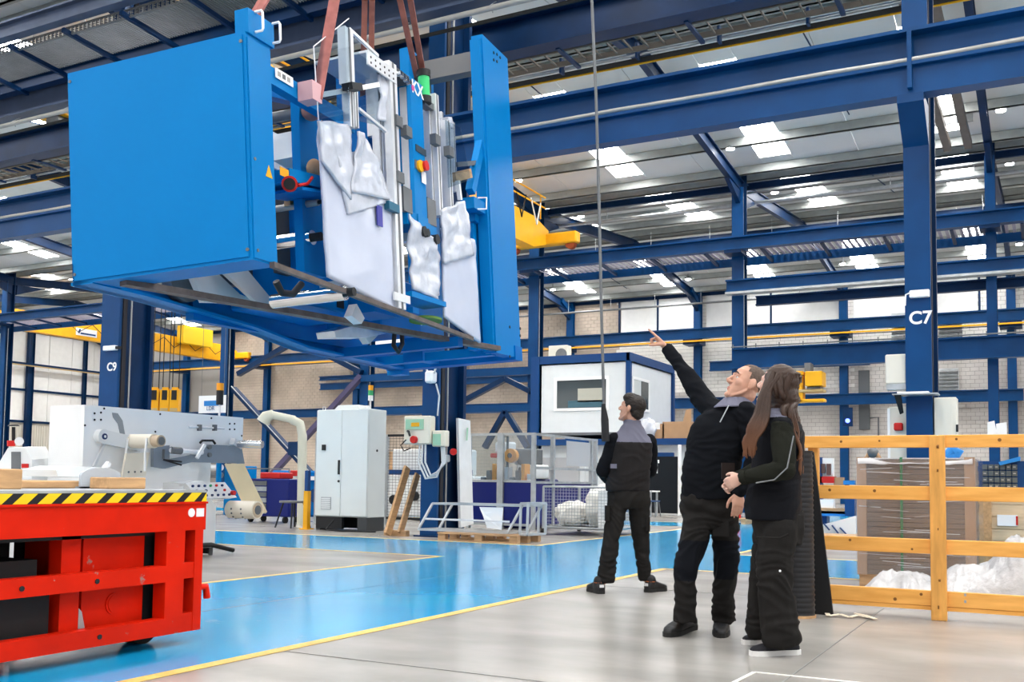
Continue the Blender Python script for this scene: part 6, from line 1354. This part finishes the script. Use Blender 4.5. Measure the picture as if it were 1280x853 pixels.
olive = mat('olive_fleece', (.016, .017, .013), .95, spec=.08, bump=.3, bscale=300); solem = mat('white_sole', (.75, .74, .72), .5)
hairk = mat('hair_dark', (.020, .014, .011), .55, var=.35, vscale=30, bump=.4, bscale=90); hairg = mat('hair_shaved_grey', (.14, .10, .08), .8, var=.4, vscale=60)
hb1 = mat('hair_brown', (.050, .026, .017), .42, var=.35, vscale=20, stretch=(6, 6, 1), bump=.25, bscale=60)
def tint_lengths(m):                            # hair dyed lighter towards its ends
    nt = m.node_tree; N = nt.nodes; L = nt.links; b = N['Principled BSDF']; src = b.inputs['Base Color'].links[0].from_socket
    tc = N.new('ShaderNodeTexCoord'); sp = N.new('ShaderNodeSeparateXYZ'); L.new(tc.outputs['Object'], sp.inputs[0])
    mr = N.new('ShaderNodeMapRange'); mr.inputs[1].default_value = 1.42; mr.inputs[2].default_value = 1.18; L.new(sp.outputs[2], mr.inputs[0])
    mx = N.new('ShaderNodeMix'); mx.data_type = 'RGBA'; L.new(mr.outputs[0], mx.inputs[0]); L.new(src, mx.inputs[6]); mx.inputs[7].default_value = (.17, .072, .036, 1); L.new(mx.outputs[2], b.inputs['Base Color'])
tint_lengths(hb1)
irisb = mat('iris_dark', (.03, .02, .015), .2)
H0 = Vector((RT.x, RT.y, 0)).normalized(); F0 = Vector((FW.x, FW.y, 0)).normalized(); Z = Vector((0, 0, 1))

# ---- the pointing man
g = onZ(878, 792, 0)
man = thing('person', 'man in black jumper pointing up with a raised right arm', 'person', (g.x, g.y, 0))
D = 6.62
side = (H0*.9-F0*.43).normalized(); front = (-F0*.9-H0*.43).normalized()       # his left, his front
sR, sL = at(886, 508, 6.78), at(934, 510, 6.50); nb = at(917, 500, 6.63)
eR, wR = at(859, 468, 6.92), at(835, 438, 7.06)
eL, wL = at(944, 570, 6.48), at(924, 616, 6.46)
pel = at(891, 645, 6.64); hR, hL = at(873, 655, 6.62), at(907, 655, 6.62)
kR, aR = at(858, 714, 6.50), at(855, 768, 6.50); kL, aL = at(907, 713, 6.66), at(904, 766, 6.74)
hO = at(933, 482, 6.62); hF = (-H0*.93-F0*.14)*math.cos(R(24))+Z*math.sin(R(24))
b = MB(); H, ax = head(b, hO, hF, 1.07)
limb(b, [H(-.03, 0, -.05), nb+Z*.0-front*.02, at(910, 530, 6.63)], [.058, .064, .1])
limb(b, [at(898, 545, 6.64), pel], [.1, .1]); limb(b, [nb-Z*.04, sR-Z*.05, eR, wR], [.04, .03, .034, .028]); limb(b, [nb-Z*.04, sL-Z*.05, eL, wL], [.04, .03, .034, .028])
limb(b, [pel, hR, kR, aR], [.085, .07, .05, .038]); limb(b, [pel, hL, kL, aL], [.085, .07, .05, .038])
limb(b, [aR, onZ(850, 789, 0)+Z*.05], [.04, .035]); limb(b, [aL, onZ(902, 790, 0)+Z*.05], [.04, .035])
hd = (at(822, 424, 7.06)-wR).normalized()
hand(b, wR+hd*.03, hd, -H0*.69-Z*.72, -F0, (.05, 1.25, 1.3, 1.3), 1.05, (.3, .75, .5))
hl = (at(922, 640, 6.42)-wL).normalized(); hand(b, wL, hl, H0*.3+F0*.6, -H0, (.3, .35, .4, .4), 1.0, (.6, .2, .1))
lipc = np.array(H(.1, 0, -.066)); 
smooth_union('body', b, [skin, mat('lip_tone', (.42, .17, .14), .5)], .0052, man, 2, matfn=lambda c: (np.linalg.norm((c-lipc)*np.array([1, 1, 1.6]), axis=1) < .019))
eyes(H, ax, man, irisb)
b = MB(); oell(b, H(-.012, 0, .052), ax, (.1035, .0815, .0845), 26, 16)          # cropped hair cap, cut off at the brow
vs = [v for v in b.v]; keep = MB()
fs = [f for f in b.f if all(((Vector(vs[i])-hO).dot(hF.normalized()) < .052+.5*((Vector(vs[i])-hO).dot(ax[2].normalized())-.075)) and (Vector(vs[i])-hO).dot(ax[2].normalized()) > -.02 for i in f)]
keep.add(vs, fs, 0, True); keep.build('cropped_hair', hairg, man)
for s in (-1, 1): MB().tube([H(.088, s*.05, .032), H(.1, s*.032, .042), H(.102, s*.016, .038)], [.003, .005, .004], 6).build('eyebrow', hairk, man)
b = MB(); loft(b, [(at(888, 624, 6.64), side, front, .185, .135), (at(888, 612, 6.64), side, front, .192, .142), (at(889, 590, 6.64), side, front, .19, .142), (at(894, 560, 6.64), side, front, .195, .142), (at(901, 533, 6.64), side, front, .2, .132), (at(908, 517, 6.64), side, front, .175, .105), (at(915, 508, 6.64), side, front, .085, .08)], 28)
limb(b, [at(905, 518, 6.64), at(887, 509, 6.76), at(878, 499, 6.82), eR, wR], [.07, .074, .074, .06, .040]); limb(b, [at(915, 524, 6.6), at(934, 516, 6.5), eL, wL], [.07, .074, .06, .045])
smooth_union('jumper', b, blackk, .009, man, 4, .014, 8, 1)
q = (wR-eR).normalized(); MB().cyl(wR-q*.03, wR+q*.018, .043, .041, n=18).build('cuff', blackk, man)
b = MB(); c = at(919, 503, 6.62)
for k in range(15):
    a0 = -2.5+k*5.0/14; 
    P_ = lambda a, r, z: c+(side*math.sin(a)*r*1.05+front*math.cos(a)*r)+Z*z
    a1 = -2.5+(k+1)*5.0/14
    if k < 14: b.prism([P_(a0, .07, .03), P_(a1, .07, .03), P_(a1, .135, -.03), P_(a0, .135, -.03)], Vector((0, 0, -.008)))
b.build('collar', yoke, man)
z0, z1 = at(911, 507, 6.50), at(900, 528, 6.488); MB().beam(z0, z1, .006, .006, front).build('zip', galv, man)
b = MB(); loft(b, [(at(888, 618, 6.64), side, front, .185, .132), (at(889, 636, 6.64), side, front, .19, .135), (at(891, 650, 6.64), side, front, .18, .125), (at(890, 660, 6.63), side, front, .14, .10)], 26)
limb(b, [hR, at(866, 682, 6.57), kR, at(857, 742, 6.5), at(856, 778, 6.49)], [.096, .095, .078, .072, .080], cap=False); limb(b, [hL, at(907, 682, 6.64), kL, at(906, 742, 6.7), at(905, 776, 6.74)], [.096, .094, .078, .07, .080], cap=False)
kz = (kR.z, kL.z)
def knee_mat(c): return ((np.abs(c[:, 2]-.50) < .13) & (((c-np.array(man['_o']))@np.array(front)) > .0)).astype(int)
smooth_union('trousers', b, [trous, kneem], .009, man, 4, .022, 7, 5, matfn=knee_mat)
for (px, py, d_, w) in ((898, 667, 6.49, .07),):
    q = at(px+3, py-6, d_+.02); MB().obox(q, side*.052, front*.004, Z*.05).build('thigh_pocket', trous, man)
for heel, toe, ank in (((867, 786), (834, 797), aR), ((903, 779), (901, 798), aL)):
    h_, t_ = onZ(*heel, 0), onZ(*toe, 0)
    if (t_-h_).length < .27: t_ = h_+(t_-h_).normalized()*.29
    b = MB(); boot(b, h_, t_, ank, .105, .052); o_ = smooth_union('boot', b, bootm, .007, man, 3)
    MB_ = MB(); sole(MB_, h_, t_, .052, 0, .03); MB_.build('sole', rubber, o_, man['_o'])
    dd = (t_-h_).normalized(); sd = dd.cross(Z)
    for k in range(4): p = h_+dd*((t_-h_).length*(.40+.075*k))+Z*(.112-.012*k); MB().tube([p+sd*.03-Z*.012, p+Z*.004, p-sd*.03-Z*.012], .004, 5).build('lace', greyst, o_, man['_o'])

# ---- the woman, seen from her left side
g = onZ(966, 812, 0)
wom = thing('person', 'woman with long brown hair in a black vest and olive sleeves', 'person', (g.x, g.y, 0))
front = (-H0*.93+F0*.36).normalized(); side = (-F0*.93-H0*.36).normalized()      # she faces left; her left side is towards us
D = 5.98
hO = at(971, 484, 5.98); hF = (-H0*.74+F0*.67)*math.cos(R(18))+Z*math.sin(R(18))
nb = at(972, 512, 5.98); sL, sR = at(978, 527, 5.80), at(964, 525, 6.14)
eL, wL = at(982, 588, 5.70), at(930, 597, 5.84); eR, wR = at(952, 585, 6.2), at(921, 600, 6.08)
pel = at(972, 648, 5.97); hL, hR = at(974, 660, 5.88), at(968, 660, 6.06)
kL, aL = at(971, 730, 5.84), at(976, 800, 5.86); kR, aR = at(956, 728, 6.1), at(952, 790, 6.2)
b = MB(); H, ax = head(b, hO, hF, .98)
limb(b, [H(-.03, 0, -.05), nb, at(974, 540, 5.97)], [.048, .052, .085]); limb(b, [at(974, 560, 5.97), pel], [.09, .1])
limb(b, [nb, sL-Z*.03, eL, wL], [.04, .03, .03, .024]); limb(b, [nb, sR-Z*.03, eR, wR], [.04, .03, .03, .024])
limb(b, [pel, hL, kL, aL], [.09, .07, .046, .035]); limb(b, [pel, hR, kR, aR], [.09, .07, .046, .035])
fL, fR = (onZ(998, 818, 0), onZ(938, 820, 0)), (onZ(984, 803, 0), onZ(929, 806, 0))
limb(b, [aL, fL[0].lerp(fL[1], .4)+Z*.04], [.036, .03]); limb(b, [aR, fR[0].lerp(fR[1], .4)+Z*.04], [.036, .03])
hd = (at(908, 601, 5.9)-wL).normalized(); hand(b, wL+hd*.01, (hd-Z*.25).normalized(), -Z*.4+F0*.8, -H0*.2+Z, (.5, .55, .6, .65), .93, (.55, .3, .2))
hd = (at(905, 612, 6.05)-wR).normalized(); hand(b, wR, hd, -F0, Z, (.5, .6, .6, .6), .92, (.5, .3, .2))
smooth_union('body', b, skin2, .0052, wom, 2); eyes(H, ax, wom, irisb)
b = MB(); loft(b, [(at(966, 650, 5.97), side, front, .185, .16), (at(966, 632, 5.97), side, front, .185, .165), (at(969, 600, 5.97), side, front, .17, .15), (at(973, 565, 5.97), side, front, .175, .15), (at(975, 540, 5.97), side, front, .175, .135), (at(974, 522, 5.97), side, front, .165, .1), (at(973, 511, 5.97), side, front, .075, .07)], 28)
limb(b, [nb-Z*.04, sL-Z*.02], [.06, .062]); limb(b, [nb-Z*.04, sR-Z*.02], [.06, .062])
zy = at(975, 524, 5.97).z
smooth_union('vest', b, [vestk, yoke], .009, wom, 4, .008, 7, 3, matfn=lambda c: (c[:, 2] > zy).astype(int))
b = MB(); limb(b, [sL+Z*-.035, sL+Z*-.08, eL, wL], [.066, .072, .062, .042]); smooth_union('sleeve', b, olive, .008, wom, 4, .007, 9, 2)
b = MB(); limb(b, [at(968, 530, 6.08), sR, eR, wR], [.06, .07, .06, .042]); smooth_union('sleeve', b, olive, .008, wom, 4, .007, 9, 4)
MB().cyl(wL+(wL-eL).normalized()*-.02, wL+(wL-eL).normalized()*.015, .044, .042, n=18).build('cuff', olive, wom)
q0, q1 = at(992, 545, 5.64), at(984, 585, 5.625); MB().tube([q0, q1, at(968, 600, 5.66), at(945, 604, 5.74)], .004, 6).build('piping', mat('piping_grey', (.20, .21, .22), .5), wom)
q = at(971, 595, 5.80)-F0*.085; MB().obox(at(972, 595, 5.772), H0*.03, F0*.004, Z*.024).build('chest_badge', mat('badge_blue_grey', (.09, .12, .2), .5), wom); MB().cyl(at(981, 594, 5.77), at(981, 594, 5.76), .009, n=10).build('snap_button', alu, wom)
b = MB(); loft(b, [(at(970, 640, 5.97), side, front, .175, .15), (at(971, 660, 5.97), side, front, .18, .15), (at(970, 680, 5.97), side, front, .16, .14)], 24)
limb(b, [hL, at(969, 695, 5.86), at(969, 730, 5.84), at(974, 775, 5.85), at(977, 803, 5.86)], [.115, .112, .104, .106, .112], cap=False); limb(b, [hR, at(962, 695, 6.08), kR, at(954, 765, 6.14), at(953, 792, 6.18)], [.11, .105, .095, .088, .088], cap=False)
smooth_union('trousers', b, trous, .009, wom, 4, .021, 6, 9)
q = at(962, 660, 5.74); MB().tube([at(945, 672, 5.745), at(975, 673, 5.72), at(985, 668, 5.74)], .006, 6).build('pocket_flap', trous, wom)
MB().cyl(at(975, 714, 5.715), at(975, 714, 5.70), .007, n=8).build('reflective_dot', white, wom)
for (h_, t_), ank in ((fL, aL), (fR, aR)):
    b = MB(); boot(b, h_, t_, Vector((h_.x, h_.y, 0)).lerp(Vector((t_.x, t_.y, 0)), .2)+Z*.13, .085, .043); o_ = smooth_union('sneaker', b, mat('sneaker_black', (.012, .012, .016), .7), .006, wom, 3)
    b = MB(); sole(b, h_, t_, .045, 0, .03); b.build('white_sole', solem, o_, wom['_o'])
    dd = (t_-h_).normalized(); ss = dd.cross(Z)
    sd = ss if ss.dot(-F0) > 0 else -ss
    MB().tube([h_+dd*.09+sd*.044+Z*.05, h_+dd*.15+sd*.043+Z*.065, h_+dd*.2+sd*.036+Z*.082], .005, 6).build('side_stripe', solem, o_, wom['_o'])
    for k in range(3): p = h_+dd*(.16+.022*k)+Z*(.088-.007*k); MB().tube([p+sd*.022, p+Z*.007, p-sd*.022], .004, 5).build('lace', solem, o_, wom['_o'])
# hair: a cap and long waved locks
b = MB(); oell(b, H(-.016, 0, .05), ax, (.108, .09, .092), 24, 16)
oell(b, H(-.055, 0, -.03), ax, (.075, .09, .11), 20, 12); limb(b, [H(-.07, 0, -.05), at(980, 512, 5.95), at(990, 535, 5.95), at(996, 560, 5.96)], [.085, .075, .055, .03])
smooth_union('hair_cap', b, hb1, .007, wom, 3, .007, 20, 4)
random.seed(11)
def lock(pts, r0, r1, m_):
    P = [Vector(p) for p in pts]; out = []; N = 16
    for i in range(N+1):
        t = i/N*(len(P)-1); k = min(int(t), len(P)-2); f = t-k
        p0, p1, p2, p3 = P[max(k-1, 0)], P[k], P[k+1], P[min(k+2, len(P)-1)]
        out.append(.5*((2*p1)+(p2-p0)*f+(2*p0-5*p1+4*p2-p3)*f*f+(3*p1-p0-3*p2+p3)*f**3))
    rs = [r0+(r1-r0)*(i/N)**1.5 for i in range(N+1)]; rs[-1] = .002
    MB().tube(out, rs, 7).build('hair_lock', m_, wom)
for i in range(60):                             # down the back
    a = random.uniform(-1, 1); st = H(-.05+random.uniform(-.05, .06), a*.08, .08+random.uniform(-.04, .05)-abs(a)*.03)
    nap = H(-.1+random.uniform(-.02, .04), a*.10, -.04); x = random.uniform(-9, 6)
    d_ = 5.90-a*.13; y2 = random.uniform(568, 596); wv = random.uniform(-3, 3)
    lock([st, nap, at(986+x, 512, d_+.02), at(992+x*.7+wv, 538, d_+.03), at(997+x*.6-wv, 562, d_+.04), at(999+x*.6+wv, y2, d_+.05)], .017, .010, hb1)
for i in range(30):                             # over the near shoulder to the front
    st = H(.0+random.uniform(-.04, .04), -.07+random.uniform(-.015, .02), .05+random.uniform(-.02, .04)); 
    if (st-hO).dot(-F0) < 0: st = H(.0+random.uniform(-.04, .04), .07+random.uniform(-.02, .015), .05+random.uniform(-.02, .04))
    x = random.uniform(-7, 9); wv = random.uniform(-3, 3); m_ = hb1
    lock([st, at(957+x*.6, 490, 5.87), at(952+x, 515, 5.83), at(944+x+wv, 535, 5.80), at(938+x*.9-wv, 552, 5.80), at(936+x*.8+wv, random.uniform(562, 574), 5.81)], .015, .008, m_)
# dark tablet between them
solo('tablet', MB().obox(at(910, 589, 6.2), H0*.04, F0*.006, Z*.05), mat('tablet_case', (.02, .012, .01), .4), 'dark brown tablet held between the man and the woman', 'tablet')

# ---- the man seen from behind
g = onZ(782, 740, 0)
bk = thing('person', 'man seen from behind in a charcoal vest with grey yoke', 'person', (g.x, g.y, 0))
front = (F0*.97-H0*.24).normalized(); side = (-H0*.97-F0*.24).normalized()       # his left is on the left in view
D = 9.12
hO = at(790, 512, 9.1); hF = (F0*.55-H0*.83)*math.cos(R(16))+Z*math.sin(R(16))
nb = at(791, 530, 9.12); sL, sR = at(768, 552, 9.08), at(811, 553, 9.18)
eL, wL = at(754, 589, 9.1), at(763, 602, 8.88+.5); eR, wR = at(813, 588, 9.32), at(800, 600, 9.5)
pel = at(786, 620, 9.14); hL, hR = at(772, 628, 9.12), at(799, 628, 9.16)
kL, aL = at(764, 676, 9.05), at(756, 724, 9.04); kR, aR = at(801, 672, 9.2), at(806, 721, 9.22)
b = MB(); H, ax = head(b, hO, hF, 1.03)
limb(b, [H(-.03, 0, -.05), nb, at(789, 556, 9.12)], [.056, .062, .1]); limb(b, [at(788, 570, 9.12), pel], [.11, .12]); limb(b, [nb, sL-Z*.03, eL, wL], [.045, .035, .034, .028]); limb(b, [nb, sR-Z*.03, eR, wR], [.045, .035, .034, .028])
limb(b, [pel, hL, kL, aL], [.1, .075, .05, .038]); limb(b, [pel, hR, kR, aR], [.1, .075, .05, .038])
hd = (at(757, 556, 9.0+.3)-wL).normalized(); hand(b, wL, hd, H0, F0, (.9, .95, .95, .9), 1.0, (.5, .4, .3)); hand(b, wR, (F0-H0*.6).normalized(), -Z, -H0, (.7, .8, .8, .8), 1.0)
fL, fR = (onZ(752, 743, 0), onZ(752, 743, 0)+(F0*.96-H0*.28)*.29), (onZ(808, 741, 0), onZ(808, 741, 0)+(F0*.7+H0*.7)*.28)
limb(b, [aL, fL[0].lerp(fL[1], .4)+Z*.05], [.04, .035]); limb(b, [aR, fR[0].lerp(fR[1], .4)+Z*.05], [.04, .035])
smooth_union('body', b, skin, .006, bk, 2); eyes(H, ax, bk, irisb)
b = MB(); oell(b, H(-.02, 0, .05), ax, (.105, .087, .088), 24, 16); oell(b, H(.04, 0, .09), ax, (.06, .075, .05)); oell(b, H(-.06, 0, -.02), ax, (.055, .074, .06)); smooth_union('hair', b, hairk, .007, bk, 3, .006, 22, 6)
b = MB(); loft(b, [(at(784, 614, 9.14), side, front, .195, .14), (at(784, 606, 9.14), side, front, .2, .145), (at(786, 590, 9.13), side, front, .195, .145), (at(788, 570, 9.13), side, front, .205, .145), (at(789, 556, 9.12), side, front, .205, .13), (at(790, 545, 9.12), side, front, .165, .1), (at(791, 531, 9.12), side, front, .085, .08), (at(791, 525, 9.12), side, front, .078, .075)], 28)
zy = at(790, 553, 9.0).z
smooth_union('vest', b, [vestm, yoke], .009, bk, 4, .012, 6, 7, matfn=lambda c: (c[:, 2] > zy-.0).astype(int))
for s_, e_, w_, k in ((sL, eL, wL, 1), (sR, eR, wR, 2)):
    b = MB(); limb(b, [s_.lerp(nb, .2)+Z*-.04, s_, e_, w_], [.066, .078, .066, .048]); smooth_union('sleeve', b, blackk, .009, bk, 4, .01, 8, k)
MB().obox(at(767, 583, 8.965), H0*.028, F0*.004, Z*.02).build('side_tab', yoke, bk)
b = MB(); loft(b, [(at(785, 608, 9.14), side, front, .185, .13), (at(785, 624, 9.14), side, front, .19, .138), (at(785, 636, 9.14), side, front, .16, .12)], 24)
limb(b, [hL, at(769, 652, 9.08), kL, at(760, 702, 9.04), at(757, 727, 9.04)], [.1, .094, .076, .070, .074], cap=False); limb(b, [hR, at(799, 650, 9.18), kR, at(804, 700, 9.2), at(806, 724, 9.22)], [.1, .092, .074, .066, .070], cap=False)
smooth_union('trousers', b, trous, .009, bk, 4, .02, 6, 8)
MB().obox(at(759, 642, 9.06), H0*.018, F0*.06, Z*.07).build('thigh_pocket', trous, bk); MB().obox(at(809, 655, 9.16), H0*.018, F0*.06, Z*.065).build('thigh_pocket', trous, bk)
orang = mat('orange_lining', (.72, .20, .05), .6)
for (h_, t_), ank, s_ in ((fL, aL, 1), (fR, aR, -1)):
    b = MB(); boot(b, h_, t_, Vector((h_.x, h_.y, 0)).lerp(Vector((t_.x, t_.y, 0)), .22)+Z*.11, .1, .055); o_ = smooth_union('safety_shoe', b, bootm, .008, bk, 3)
    b = MB(); sole(b, h_, t_, .05, 0, .028); b.build('sole', rubber, o_, bk['_o'])
    c = Vector((h_.x, h_.y, 0)).lerp(Vector((t_.x, t_.y, 0)), .22); b = MB(); b.cyl(c+Z*.095, c+Z*.118, .05, .049, n=16); b.build('orange_collar', orang, o_, bk['_o'])
    dd = (t_-h_).normalized(); MB().obox(h_-dd*.005+Z*.07, dd.cross(Z)*.02, dd*.004, Z*.012).build('heel_tab', alu, o_, bk['_o'])
